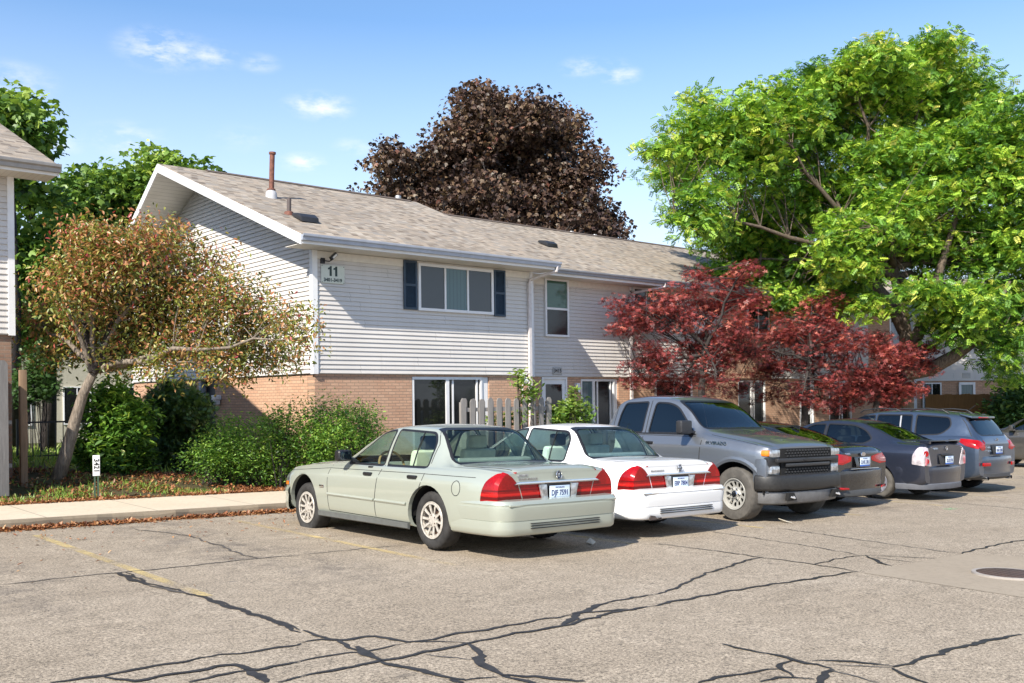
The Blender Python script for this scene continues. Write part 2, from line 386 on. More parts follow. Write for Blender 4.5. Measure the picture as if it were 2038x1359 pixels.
# tar over the cracks
CR= [(0.03, [(2.21, 9.7), (2.53, 9.73), (2.86, 9.75), (3.24, 9.74), (3.58, 9.69), (4.16, 9.72), (4.74, 9.75), (5.22, 9.68)]), (0.025, [(5.25, 9.71), (5.56, 9.69), (5.89, 9.69), (6.24, 9.68), (6.6, 9.59)]), (0.035, [(4.62, 13.17), (4.69, 12.83), (4.8, 12.59), (4.86, 12.25), (4.92, 11.93), (4.84, 11.29), (4.86, 10.91), (4.76, 10.47), (4.73, 10.06), (4.74, 9.75)]), (0.09, [(3.25, 9.73), (3.26, 9.56), (3.24, 9.26), (3.25, 9.05), (3.25, 8.86)]), (0.05, [(3.25, 8.86), (3.27, 8.6), (3.33, 8.42), (3.34, 8.23)]), (0.06, [(3.34, 8.23), (3.41, 7.96), (3.38, 7.62), (3.41, 7.14), (3.42, 6.78), (3.39, 6.3)]), (0.035, [(3.32, 9.68), (3.31, 9.36), (3.25, 8.9), (3.33, 8.69), (3.36, 8.3), (3.38, 8.11), (3.41, 7.83), (3.42, 7.43), (3.43, 6.92), (3.44, 6.64), (3.44, 6.38)]), (0.05, [(3.42, 6.35), (3.43, 6.11), (3.46, 5.88), (3.42, 5.57)]), (0.11, [(3.47, 5.69), (3.42, 5.46), (3.39, 5.28)]), (0.06, [(3.39, 5.28), (3.4, 5.08), (3.46, 4.9), (3.49, 4.7), (3.52, 4.57)]), (0.1, [(3.5, 4.64), (3.49, 4.54)]), (0.05, [(1.64, 6.07), (1.76, 6.04), (1.88, 6.02), (1.98, 6.03), (2.11, 6.05), (2.24, 6.04), (2.39, 6.05), (2.54, 6.07), (2.73, 6.04), (2.92, 5.99), (3.08, 5.99), (3.23, 6.0)]), (0.04, [(3.25, 6.02), (3.4, 6.03), (3.49, 5.88), (3.63, 5.92), (3.74, 5.88), (3.79, 5.81), (3.79, 5.65), (3.79, 5.57), (3.88, 5.52), (4.0, 5.54), (4.18, 5.57), (4.32, 5.55), (4.53, 5.53), (4.79, 5.54), (5.04, 5.53), (5.32, 5.51)]), (0.035, [(5.32, 5.51), (5.49, 5.51), (5.7, 5.42), (5.85, 5.39)]), (0.05, [(1.9, 5.98), (1.95, 5.89), (2.01, 5.77), (2.1, 5.77), (2.21, 5.78), (2.33, 5.79), (2.47, 5.78), (2.59, 5.8), (2.65, 5.75), (2.66, 5.65), (2.66, 5.54), (2.75, 5.55), (2.9, 5.56), (3.0, 5.58)]), (0.035, [(3.0, 5.58), (3.15, 5.62), (3.31, 5.57), (3.41, 5.53), (3.52, 5.54), (3.64, 5.55), (3.77, 5.54)]), (0.09, [(2.66, 5.69), (2.65, 5.55), (2.62, 5.38), (2.61, 5.27)]), (0.05, [(2.26, 5.57), (2.38, 5.57), (2.52, 5.59), (2.64, 5.6)]), (0.05, [(2.66, 5.23), (2.77, 5.25), (2.83, 5.25)]), (0.045, [(2.83, 5.25), (2.95, 5.24), (3.14, 5.27), (3.34, 5.26), (3.47, 5.25), (3.65, 5.26), (3.86, 5.27), (4.1, 5.27), (4.34, 5.3), (4.57, 5.29), (4.82, 5.29), (5.04, 5.26), (5.19, 5.3), (5.47, 5.35), (5.75, 5.38), (6.09, 5.33)]), (0.03, [(3.78, 5.56), (3.91, 5.53), (4.06, 5.43), (4.11, 5.29)]), (0.07, [(4.11, 5.29), (4.09, 5.18), (4.05, 5.06), (3.96, 4.96), (3.87, 4.91), (3.85, 4.77), (3.81, 4.64), (3.78, 4.54), (3.78, 4.46)]), (0.025, [(3.72, 5.22), (3.76, 5.12), (3.82, 5.02), (3.87, 4.91)]), (0.05, [(3.78, 4.54), (3.83, 4.44), (3.94, 4.32), (4.0, 4.24), (4.06, 4.1)]), (0.06, [(3.77, 4.5), (3.78, 4.38), (3.79, 4.26), (3.77, 4.14)]), (0.035, [(3.53, 4.57), (3.63, 4.55), (3.73, 4.51)]), (0.08, [(5.02, 5.28), (5.3, 5.45), (5.52, 5.56), (5.71, 5.63), (5.91, 5.68)]), (0.045, [(5.91, 5.68), (6.09, 5.69), (6.3, 5.69), (6.48, 5.67)]), (0.045, [(6.1, 5.34), (6.4, 5.36), (6.71, 5.35), (7.16, 5.36), (7.61, 5.33), (8.11, 5.27), (8.54, 5.24), (8.88, 5.23), (9.05, 5.19)]), (0.035, [(6.49, 5.68), (6.72, 5.69), (6.96, 5.79), (7.43, 5.97), (7.79, 6.1), (8.29, 6.21), (8.72, 6.34), (9.1, 6.4)]), (0.03, [(9.02, 7.88), (9.08, 7.59), (9.11, 7.13), (9.12, 6.75), (9.1, 6.4), (9.13, 6.06), (9.12, 5.73), (9.1, 5.48), (9.1, 5.31), (9.04, 5.18)]), (0.03, [(9.12, 5.73), (9.44, 5.77), (9.8, 5.81), (10.15, 5.77)]), (0.025, [(10.56, 8.23), (10.49, 7.61), (10.4, 7.01), (10.32, 6.45), (10.21, 6.03), (10.15, 5.77)]), (0.05, [(10.16, 5.75), (10.01, 5.56), (9.77, 5.34), (9.68, 5.18)]), (0.03, [(10.15, 5.77), (10.33, 5.54), (10.45, 5.32), (10.55, 5.12)]), (0.025, [(10.14, 5.63), (10.09, 5.41), (10.14, 5.16)]), (0.025, [(11.64, 7.92), (11.52, 7.2), (11.39, 6.52), (11.27, 5.81), (11.18, 5.32), (11.2, 5.12)]), (0.04, [(11.18, 5.13), (11.6, 5.17), (12.07, 5.18), (12.61, 5.2), (13.13, 5.16)]), (0.03, [(17.45, 8.7), (17.48, 7.98), (17.44, 7.33), (17.29, 6.82)]), (0.05, [(5.45, 4.16), (5.46, 4.05), (5.47, 3.87), (5.48, 3.65), (5.48, 3.5), (5.46, 3.32)]), (0.09, [(5.46, 3.32), (5.31, 3.27), (5.19, 3.24), (5.08, 3.21)]), (0.05, [(5.45, 3.6), (5.32, 3.6), (5.24, 3.55), (5.17, 3.47), (5.11, 3.39)]), (0.04, [(4.57, 3.67), (4.73, 3.64), (4.93, 3.62), (5.09, 3.57), (5.2, 3.53)]), (0.05, [(4.87, 3.43), (5.02, 3.42), (5.14, 3.35), (5.17, 3.26)]), (0.035, [(5.54, 3.51), (5.65, 3.41), (5.77, 3.29), (5.82, 3.16), (5.82, 3.09)]), (0.02, [(5.55, 3.38), (5.64, 3.28), (5.74, 3.15), (5.81, 3.09)]), (0.055, [(5.81, 3.09), (6.03, 3.08), (6.32, 3.08), (6.59, 3.08), (6.92, 3.04), (7.14, 3.01), (7.4, 2.96)]), (0.05, [(5.77, 3.09), (5.7, 2.98), (5.62, 2.86), (5.6, 2.78)]), (0.025, [(5.44, 3.31), (5.42, 3.21), (5.43, 3.12), (5.41, 3.04), (5.38, 2.96)])]
M_TAR = plain('tar', (.032, .030, .029), .55, var=.35, scale=14, spec=.35)
M_TAR2 = plain('old_tar', (.085, .075, .066), .7, var=.3, scale=20)
random.seed(11)
for ci, (w, pts) in enumerate(CR):
    P = [Vector((a, b, 0)) for a, b in pts]
    fine = []
    for a, b in zip(P[:-1], P[1:]):
        n = max(1, int((b - a).length / .05))
        fine += [a.lerp(b, i / n) for i in range(n)]
    fine.append(P[-1])
    for _ in range(3): fine = [fine[0]] + [(fine[i - 1] + fine[i] * 2 + fine[i + 1]) / 4 for i in range(1, len(fine) - 1)] + [fine[-1]]
    V = []; wl_, wr_ = 0, 0
    for i, p in enumerate(fine):
        t = fine[min(i + 1, len(fine) - 1)] - fine[max(i - 1, 0)]
        t = t.normalized() if t.length else Vector((1, 0, 0))
        nr = Vector((-t.y, t.x, 0)); tap = min(1, .35 + min(i, len(fine) - 1 - i) / 5.)
        wl_ = .5 * wl_ + random.gauss(0, .2); wr_ = .5 * wr_ + random.gauss(0, .2)
        wob = nr * .012 * math.sin(i * .9 + ci) + nr * random.gauss(0, .007)
        a = p + wob + nr * w * .45 * tap * (.92 + wl_); b = p + wob - nr * w * .45 * tap * (.92 + wr_)
        dz = .005 + .0006 * (ci % 5)
        V += [(a.x, a.y, lot_z(a.x) + dz), (b.x, b.y, lot_z(b.x) + dz)]
    o = mesh_obj('crack_sealant', V, [(2 * i, 2 * i + 1, 2 * i + 3, 2 * i + 2) for i in range(len(fine) - 1)], M_TAR2 if ci in (0, 1, 2, 4) or w < .026 else M_TAR)
    tag(o, kind='structure')
# concrete apron and manhole cover
tag(mesh_obj('concrete_apron', [(a, b, lot_z(a) + .003) for a, b in ((9.03, 5.15), (9.0, 4.46), (8.92, 3.5), (9.6, 3.1), (10.9, 3.2), (11.6, 4.48), (11.15, 5.1), (10.13, 5.12))], [tuple(range(8))], M_SLAB), kind='structure')
def mat_manhole():
    t = NT('rusty_iron'); o = t.obj()
    n = t.noise(o, 18, 5, .7)
    ck = t.n.new('ShaderNodeTexChecker'); ck.inputs['Scale'].default_value = 22; t.l.new(t.obj(rot=(0, 0, .78)), ck.inputs[0])
    c = t.mix(t.rng(n, .35, .7), (.055, .035, .028), (.14, .075, .05))
    c = t.mix(t.math('MULTIPLY', ck.outputs[1], .45), c, (.20, .15, .12))
    t.set(color=c, rough=.6, metal=.5); t.bump(ck.outputs[1], .8, .01); return t.m
mz = lot_z(10.05)
mh = MB().lathe([(0.001, .012), (.29, .012), (.30, .008), (.302, -.03)], n=40)
mo = mh.build('manhole_cover', mat_manhole(), loc=(10.08, 4.14, mz + .012), autosmooth=30)
mo.rotation_euler = (0, math.atan(SL), 0)
tag(mo, 'round rusty cast iron manhole cover set in the concrete patch', 'manhole cover')
rg = MB().lathe([(.305, -.03), (.305, .010), (.345, .010), (.35, -.03)], n=40).build('rim', plain('iron_ring', (.30, .27, .24), .7), mo)
# ================================================================ buildings
def mat_siding(name, col=(.63, .60, .565)):
    t = NT(name); o = t.obj()
    n1 = t.noise(t.obj((1, 1, .5)), 1.1, 5, .6); n2 = t.noise(t.obj((.4, .4, 14)), 6, 3, .6); n3 = t.noise(o, 40, 2)
    c = t.mix(t.rng(n1, .35, .7), col, tuple(x * .9 for x in col))
    c = t.mix(t.rng(n2, .5, .8, 0, .35), c, tuple(x * .82 for x in col))
    sx = t.n.new('ShaderNodeSeparateXYZ'); t.l.new(o, sx.inputs[0])
    row = t.math('FLOOR', t.math('DIVIDE', t.math('SUBTRACT', sx.outputs[2], 2.18), .2032)); wn_ = t.n.new('ShaderNodeTexWhiteNoise'); wn_.noise_dimensions = '1D'; t.l.new(row, wn_.inputs['W'])
    u = t.math('FRACT', t.math('ADD', t.math('DIVIDE', t.math('ADD', sx.outputs[0], sx.outputs[1]), 3.66), wn_.outputs['Value']))
    c = t.mix(t.math('LESS_THAN', u, .0028), c, tuple(x * .55 for x in col))
    c = t.mix(t.math('MULTIPLY', t.rng(wn_.outputs['Value'], 0, 1, 0, .10), 1.0), c, tuple(x * .7 for x in col))
    dr = t.noise(t.obj((3.5, 3.5, .22)), 2.6, 5, .7)
    c = t.mix(t.rng(dr, .56, .78, 0, .38), c, (.36, .33, .28))
    t.set(color=c, rough=.48, spec=.35); t.bump(t.noise(t.obj((1.2, 1.2, 6)), 3, 3), .12, .02); return t.m
def mat_brick(name, axis, c1=(.61, .375, .25), c2=(.50, .29, .19), mortar=(.33, .23, .165)):  # mortar tone darkened to include the shadow in the joints
    t = NT(name)
    sx = t.n.new('ShaderNodeSeparateXYZ'); t.l.new(t.tc.outputs['Object'], sx.inputs[0])
    cb = t.n.new('ShaderNodeCombineXYZ'); t.l.new(sx.outputs['X' if axis == 'x' else 'Y'], cb.inputs[0]); t.l.new(sx.outputs['Z'], cb.inputs[1])
    b = t.n.new('ShaderNodeTexBrick'); t.l.new(cb.outputs[0], b.inputs['Vector'])
    for k, v in (('Scale', 1), ('Mortar Size', .0085), ('Mortar Smooth', .15), ('Bias', -.1), ('Brick Width', .203), ('Row Height', .0677)): b.inputs[k].default_value = v
    b.inputs['Color1'].default_value = (*c1, 1); b.inputs['Color2'].default_value = (*c2, 1); b.inputs['Mortar'].default_value = (*mortar, 1)
    o = t.obj()
    n1 = t.noise(o, 1.5, 5); n2 = t.noise(o, 45, 4, .7)
    c = t.mix(t.rng(n2, .35, .75, 0, .4), b.outputs[0], tuple(x * .55 for x in c1))
    c = t.mix(t.rng(n1, .45, .75, 0, .3), c, (.50, .36, .26))
    t.set(color=c, rough=.88, spec=.2)
    h = t.math('SUBTRACT', t.math('MULTIPLY', n2, .3), b.outputs['Fac'])
    t.bump(h, .7, .012); return t.m
def mat_shingle(name, tint=1.0):
    t = NT(name)
    b = t.n.new('ShaderNodeTexBrick')
    t.l.new(t.obj((1, 1.08, 1)), b.inputs['Vector'])
    for k, v in (('Scale', 1), ('Mortar Size', .008), ('Mortar Smooth', .4), ('Bias', 0), ('Brick Width', .30), ('Row Height', .145)): b.inputs[k].default_value = v
    b.offset = .37; b.offset_frequency = 2
    b.inputs['Color1'].default_value = (0, 0, 0, 1); b.inputs['Color2'].default_value = (1, 1, 1, 1); b.inputs['Mortar'].default_value = (.5, .5, .5, 1)
    o = t.obj()
    w = t.n.new('ShaderNodeTexWhiteNoise')
    sx = t.n.new('ShaderNodeSeparateXYZ'); t.l.new(t.obj((1, 1.08, 1)), sx.inputs[0])
    row = t.math('FLOOR', t.math('DIVIDE', sx.outputs[1], .145))
    xx = t.math('FLOOR', t.math('DIVIDE', t.math('ADD', sx.outputs[0], t.math('MULTIPLY', row, .117)), .17))
    cb = t.n.new('ShaderNodeCombineXYZ'); t.l.new(xx, cb.inputs[0]); t.l.new(row, cb.inputs[1]); t.l.new(cb.outputs[0], w.inputs[0])
    c = t.ramp(w.outputs['Value'], [(0, (.155, .125, .10)), (.2, (.285, .24, .19)), (.42, (.36, .31, .25)), (.6, (.275, .255, .23)), (.78, (.40, .325, .25)), (1, (.45, .40, .335))])
    big = t.noise(o, .35, 5, .6); fine = t.noise(o, 70, 3, .7)
    c = t.mix(t.rng(big, .35, .7, 0, .4), c, (.20, .17, .14))
    c = t.mix(t.rng(fine, .35, .75, 0, .45), c, (.12, .10, .08))
    fr = t.math('FRACT', t.math('DIVIDE', sx.outputs[1], .145))
    c = t.mix(t.rng(fr, .0, .13, .7, 0), c, (.055, .045, .037))
    t.set(color=c, rough=.93, spec=.15)
    t.bump(t.math('ADD', t.math('MULTIPLY', fine, .3), t.math('SUBTRACT', 1.0, fr)), .6, .012); return t.m
M_SID = mat_siding('vinyl_siding'); M_BRX = mat_brick('brick_front', 'x'); M_BRY = mat_brick('brick_gable', 'y')
M_SHG = mat_shingle('asphalt_shingle')
M_WHITE = plain('white_trim', (.74, .74, .74), .45, var=.05, scale=4)
M_GUT = plain('grey_gutter', (.36, .39, .45), .4, var=.1, scale=6)
M_GUTD = plain('dark_gutter', (.24, .255, .28), .4, var=.1, scale=6)
M_SOF = plain('soffit_cream', (.70, .66, .59), .6, var=.06)
M_SHUT = plain('shutter_blue', (.022, .045, .075), .45, var=.2)
M_RUST = plain('rusty_pipe', (.15, .06, .04), .8, var=.5, scale=14)
M_BLACK = plain('black_plastic', (.022, .022, .024), .45, var=.2)
M_GALV = plain('galvanised', (.45, .45, .45), .45, .5)
M_WOODG = None
def mat_pane(name, col, blind=0, rough=.05, axis='z', bcol=(.3, .34, .38)):
    """window glass with what hangs right behind it"""
    t = NT(name); o = t.obj()
    n = t.noise(o, 1.4, 4, .6)
    c = t.mix(t.rng(n, .35, .65), col, tuple(x * .55 for x in col))
    if blind:
        sx = t.n.new('ShaderNodeSeparateXYZ'); t.l.new(o, sx.inputs[0])
        fr = t.math('FRACT', t.math('MULTIPLY', sx.outputs['Z' if axis == 'z' else 'X'], blind))
        c = t.mix(t.rng(fr, .08, .3, 1, 0), tuple(bcol), tuple(x * .72 for x in bcol))
    t.set(color=c, rough=rough, spec=.55); return t.m
M_PANE_DARK = mat_pane('dark_window', (.016, .018, .017)); M_PANE_BLIND = mat_pane('blind_window', (.1, .1, .1), 38, bcol=(.052, .060, .068))
M_PANE_CURT = mat_pane('curtain_window', (.1, .12, .13), 9, axis='x', bcol=(.075, .135, .145)); M_PANE_SCREEN = mat_pane('screen_window', (.016, .018, .020), rough=.15)
M_PANE_GREEN = mat_pane('green_blind', (.1, .1, .1), 40, bcol=(.055, .125, .095))

def siding(P0, dirv, width, z0, z1, top=None, expo=.1016, nrm=None, cuts=()):
    """lapped boards on a wall starting at P0 (xy), running along dirv for width; top(s) gives the height limit as intervals"""
    d = Vector((dirv[0], dirv[1], 0)).normalized(); n = Vector(nrm)
    mb = MB(); z = z0
    def pt(s, zz, off): return (P0[0] + d.x * s + n.x * off, P0[1] + d.y * s + n.y * off, zz)
    while z < z1 - .01:
        zt = min(z + expo, z1)
        iv = [(0, width, 0, width)] if top is None else top(z, zt)
        for a0, a1, b0, b1 in iv:
            if a1 - a0 < .01: continue
            mb.add([pt(a0, z, .027), pt(a1, z, .027), pt(b1, zt, .004), pt(b0, zt, .004)], [(0, 1, 2, 3)])
            mb.add([pt(a0, z, .027), pt(a1, z, .027), pt(a1, z + .002, -.004), pt(a0, z + .002, -.004)], [(3, 2, 1, 0)])
        z = zt
    return mb
def add_window(parent, x0, x1, z0, z1, y, lites, panes, name='window', fr=.055, dep=.05, mull=.04, horiz=False, mat=None):
    """a window on a wall facing -Y at plane y; lites: fractions along the width (or height when horiz)"""
    m = MB(); yo = y - dep - .02
    m.box(x0, x1, yo, y, z0, z0 + fr); m.box(x0, x1, yo, y, z1 - fr, z1)
    m.box(x0, x0 + fr, yo, y, z0 + fr, z1 - fr); m.box(x1 - fr, x1, yo, y, z0 + fr, z1 - fr)
    ix0, ix1, iz0, iz1 = x0 + fr, x1 - fr, z0 + fr, z1 - fr
    cuts = [0] + list(lites) + [1]
    for c in lites:
        if horiz:
            zc = iz0 + (iz1 - iz0) * c; m.box(ix0, ix1, yo + .006, y, zc - mull / 2, zc + mull / 2)
        else:
            xc = ix0 + (ix1 - ix0) * c; m.box(xc - mull / 2, xc + mull / 2, yo + .006, y, iz0, iz1)
    w = m.build(name, mat or M_WHITE, parent)
    for i in range(len(cuts) - 1):
        a, b = cuts[i], cuts[i + 1]
        if horiz: q = (ix0, ix1, iz0 + (iz1 - iz0) * a + (mull / 2 if i else 0), iz0 + (iz1 - iz0) * b - (mull / 2 if i < len(cuts) - 2 else 0))
        else: q = (ix0 + (ix1 - ix0) * a + (mull / 2 if i else 0), ix0 + (ix1 - ix0) * b - (mull / 2 if i < len(cuts) - 2 else 0), iz0, iz1)
        yy = yo + .028 + .006 * (i % 2)
        MB().box(q[0], q[1], yy, yy + .006, q[2], q[3]).build('pane', panes[i % len(panes)], w)
    return w
def downspout(parent, x, y, z0, z1, gx, gy, gzz, mat):
    m = MB(); m.box(x - .045, x + .045, y - .07, y - .005, z0, z1 - .25)
    m.tube([(x, y - .04, z1 - .27), (x + .02, y - .06, z1 - .16), (gx, gy, gzz - .09), (gx, gy, gzz + .03)], .042, 8)
    for z in (z0 + .6, z0 + 2.2, z1 - .8): m.box(x - .06, x + .06, y - .074, y, z, z + .03)
    return m.build('downspout', mat, parent)
def gutter(parent, x0, x1, y, z, mat, h=.135, w=.12):
    m = MB()
    prof = [(0, -h), (-w * .62, -h), (-w * .72, -h * .55), (-w * .95, -h * .35), (-w, -.012), (-w, 0), (-w + .015, 0), (-w + .015, -.02), (0, -.02)]
    m.prism([(x0, y + a, z + b) for a, b in prof], (x1 - x0, 0, 0))
    return m.build('gutter', mat, parent)
def slope(parent, P, mat, th=.10, name='roof'):
    """a roof plane from its corner points (ccw from above) with thickness"""
    m = MB().prism(P, (0, 0, -th)); return m.build(name, mat, parent)

# ---------------- the main row
B = empty('apartment_building', (10.63, 19.02, -.3), 0, 'long two storey row with cream siding over brick and a brown shingle roof, numbered 11', 'building', None)
Bi = Matrix.Translation((-10.63, -19.02, .3))
X0, YF, Y2, X1, X2, X3 = 10.63, 19.02, 20.12, 17.05, 22.05, 37.7
ZB, ZS = 2.18, 4.88; YB = 30.19
YR, ZR, YE, ZE = 24.65, 7.66, 18.30, 5.08
KS = (ZR - ZE) / (YR - YE)
parts = []
def gab(z, zt):
    """gable wall: s runs from the front corner to the back"""
    L = YB - YF; out = []
    def ends(zz):
        zl = zz + .18
        if zl <= ZE + KS * (YF - YE): return 0, L
        f = YE + (zl - ZE) / KS; return f - YF, (2 * YR - f) - YF
    a0, a1 = ends(z); b0, b1 = ends(zt)
    b0 = max(b0, 0); b1 = min(max(b1, b0), L)
    if a1 <= a0: return []
    return [(max(a0, 0), min(a1, L), b0, max(b1, b0 + .001))]
parts.append(siding((X0, YF), (1, 0), X1 - X0, ZB, ZS, nrm=(0, -1, 0)).build('front_siding', M_SID))
parts.append(siding((X0, YF), (0, 1), YB - YF, ZB, 7.45, top=gab, nrm=(-1, 0, 0)).build('gable_siding', M_SID))
parts.append(siding((X1, Y2), (1, 0), X2 - X1, ZB, ZS + .06, nrm=(0, -1, 0)).build('front_siding', M_SID))
parts.append(siding((X2, Y2), (1, 0), 4.55, ZB, ZS + .06, nrm=(0, -1, 0)).build('front_siding', M_SID))
parts.append(siding((29.4, Y2), (1, 0), 6.6, ZB, ZS + .06, nrm=(0, -1, 0)).build('front_siding', M_SID))
# core walls behind the cladding
core = MB()
core.box(X0 + .02, X1, YF + .02, YB, ZB - .02, ZS + .02); core.box(X1, X3, Y2 + .02, YB + 1, ZB - .02, ZS + .08)
gp = [(X0 + .02, YF + .02, ZS + .02)] + [(X0 + .02, YE + (z - ZE) / KS, z - .2) for z in (ZR,)] + [(X0 + .02, YB, ZS + .02)]
core.prism(gp, (.2, 0, 0))
parts.append(core.build('upper_wall', M_SID))
br = MB(); y = YF + .035
def brick_front(x0, x1, y, z0, z1, holes):
    xs = [x0] + [v for h in holes for v in h[:2]] + [x1]
    for i in range(0, len(xs), 2): br.box(xs[i], xs[i + 1], y, y + .3, z0, z1)
    for h in holes:
        if h[2] < z1 - .01: br.box(h[0], h[1], y, y + .3, h[2], z1)
brick_front(X0 + .03, X1, y, -.6, ZB - .021, [(13.25, 15.62, 2.12)])
brick_front(X1, X2 + 4.5, Y2 + .035, -.7, ZB - .021, [(18.40, 19.40, 2.165), (19.97, 21.55, 2.12), (23.2, 25.0, 2.1)])
brick_front(X2 + 4.5, X3, Y2 + .035, -.9, ZB - .021, [(27.5, 29.1, 2.1), (31.2, 32.1, 2.12), (33.2, 34.8, 2.1)])
parts.append(br.build('brick_wall', M_BRX))
for a, b in ((26.6, 29.4), (36.0, X3)): parts.append(MB().box(a, b, Y2 - .01, Y2 + .02, ZB - .02, ZS + .06).build('brick_pier', M_BRX))
for a, b in ((YF + .34, 24.25), (25.2, 26.3), (27.9, YB)): parts.append(MB().box(X0 + .028, X0 + .3, a, b, -.6, ZB - .021).build('brick_wall', M_BRY))
MB().box(X0 + .2, X0 + .24, 24.25, 25.2, -.4, ZB - .03).build('entry_door', plain('dark_door', (.02, .022, .03), .5))
parts.append(COL.objects['entry_door'])
parts.append(MB().box(X0 + .15, X0 + .19, 26.3, 27.9, .8, ZB - .03).build('window', M_PANE_DARK))
parts.append(MB().box(X0 + .02, X0 + .16, 25.16, 25.3, -.4, ZB - .03).build('door_post', plain('grey_post', (.35, .37, .42), .6)))
parts.append(MB().box(X0 - .17, X0 + .02, 23.86, 24.06, 1.62, 1.74).box(X0 - .14, X0 + .0, 23.89, 24.03, 1.50, 1.62).build('wall_lamp', M_WHITE, bevel=.012))
# corner boards
cb = MB(); cb.box(X0 - .042, X0 + .085, YF - .044, YF - .001, ZB - .02, ZS + .02); cb.box(X0 - .044, X0 - .001, YF - .042, YF + .085, ZB - .022, ZS + .2)
parts.append(cb.build('corner_board', M_WHITE))
for q in ((X0 - .03, X0 - .001, YB - .09, YB, ZB - .02, ZS), (X1 - .08, X1 + .02, YF - .042, YF - .001, ZB - .02, ZS), (X1 + .99, X1 + 1.05, Y2 - .042, Y2 - .001, ZB - .02, ZS + .06), (X2 - .05, X2 + .05, Y2 - .041, Y2 - .001, ZB - .02, ZS + .06), (X3 - .02, X3 + .10, Y2 - .03, Y2 + .1, -.9, ZS)):
    parts.append(MB().box(*q).build('corner_board', M_WHITE))
# frieze board under the eaves
parts.append(MB().box(X0 + .09, X1 - .09, YF - .036, YF - .001, ZS - .18, ZS - .012).build('frieze_board', M_SOF)); parts.append(MB().box(X1 + .02, X2 - .06, Y2 - .036, Y2 - .001, ZS - .12, ZS + .05).build('frieze_board', M_SOF))
# roof: the gable overhang leans out further at the ridge than at the eaves
XE, XRG = 9.97, 9.38; XEND = X1 + .33
parts.append(slope(None, [(XE, YE, ZE), (XEND, YE, ZE), (XEND, YR, ZR), (XRG, YR, ZR)], M_SHG))
YEB = 2 * YR - YE
parts.append(slope(None, [(XRG, YR, ZR), (XEND, YR, ZR), (XEND, YEB, ZE), (XE, YEB, ZE)], M_SHG))
Y2E, Y2R, Z2E, Z2R = 19.40, 25.75, 5.115, 7.66
parts.append(slope(None, [(XEND - .5, Y2E, Z2E), (38.2, Y2E, Z2E), (38.2, Y2R, Z2R), (XEND - .5, Y2R, Z2R)], M_SHG))
parts.append(slope(None, [(XEND - .5, Y2R, Z2R), (38.2, Y2R, Z2R), (38.2, 2 * Y2R - Y2E, Z2E), (XEND - .5, 2 * Y2R - Y2E, Z2E)], M_SHG))
rc = MB()
for a, b, yy, zz in ((XRG + 1.25, XEND - .25, YR, ZR), (XEND + .1, 38.2, Y2R, Z2R)):
    rc.prism([(a, yy - .16, zz - .045), (a, yy, zz + .032), (a, yy + .16, zz - .045), (a, yy, zz + .012)], (b - a, 0, 0))
parts.append(rc.build('ridge_vent', plain('ridge_brown', (.10, .075, .06), .9)))
# rake boards and soffit of the leaning gable overhang
rk = MB(); dz = .225
for (a, b) in (((XE, YE, ZE), (XRG, YR, ZR)), ((XRG, YR, ZR), (XE, YEB, ZE))):
    A, Bv = Vector(a), Vector(b)
    rk.prism([A + Vector((-.028, 0, -.012)), Bv + Vector((-.028, 0, -.012)), Bv + Vector((-.028, 0, -dz)), A + Vector((-.028, 0, -dz))], (.026, 0, 0))
parts.append(rk.build('rake_board', M_WHITE))
def mat_soffit():
    t = NT('soffit_panels'); sx = t.n.new('ShaderNodeSeparateXYZ'); t.l.new(t.obj(), sx.inputs[0])
    fr = t.math('FRACT', t.math('DIVIDE', sx.outputs[1], .15)); n = t.noise(t.obj(), 2, 4)
    c = t.mix(t.rng(n, .3, .7), (.72, .69, .63), (.62, .59, .53)); c = t.mix(t.rng(fr, 0, .12, .75, 0), c, (.22, .20, .18))
    t.set(color=c, rough=.6); return t.m
M_SOFP = mat_soffit()
sf = MB()
for (a, b) in (((XE, YE, ZE), (XRG, YR, ZR)), ((XRG, YR, ZR), (XE, YEB, ZE))):
    A, Bv = Vector(a), Vector(b)
    sf.add([A + Vector((0, 0, -.19)), Bv + Vector((0, 0, -.19)), Vector((X0 + .05, Bv.y, Bv.z - .19)), Vector((X0 + .05, A.y, A.z - .19))], [(0, 1, 2, 3)])
parts.append(sf.build('gable_soffit', M_SOFP))
def mat_soffx():
    t = NT('soffit_eave'); sx = t.n.new('ShaderNodeSeparateXYZ'); t.l.new(t.obj(), sx.inputs[0])
    fr = t.math('FRACT', t.math('DIVIDE', sx.outputs[0], .1)); n = t.noise(t.obj(), 1.2, 4)
    c = t.mix(t.rng(n, .3, .7), (.74, .71, .66), (.64, .6, .53)); c = t.mix(t.rng(fr, 0, .15, .5, 0), c, (.34, .31, .28))
    t.set(color=c, rough=.6); return t.m
M_SOFX = mat_soffx()
parts.append(MB().box(XE + .01, XEND - .01, YE + .012, YF + .02, ZS, ZS + .012).box(XEND, 38.19, Y2E + .012, Y2 + .02, ZS + .045, ZS + .057).build('eave_soffit', M_SOFX))
parts.append(MB().box(XE + .01, XEND - .005, YE, YE + .02, ZS - .004, ZE - .03).box(XEND, 38.19, Y2E, Y2E + .02, ZS + .04, Z2E - .03).build('fascia', M_WHITE))
parts.append(gutter(None, XE - .02, XEND, YE - .002, ZE - .005, M_GUT)); parts.append(gutter(None, XEND - .12, 38.2, Y2E - .002, Z2E - .005, M_GUTD, h=.12))
parts.append(downspout(None, X1 - .12, YF - .03, -.35, ZS - .05, X1 + .22, YE - .05, ZE - .14, plain('beige_spout', (.60, .55, .53), .5)))
parts.append(downspout(None, X2 - .02, Y2 - .03, -.4, ZS, X2 + .75, Y2E - .05, Z2E - .12, plain('beige_spout', (.6, .55, .53), .5)))
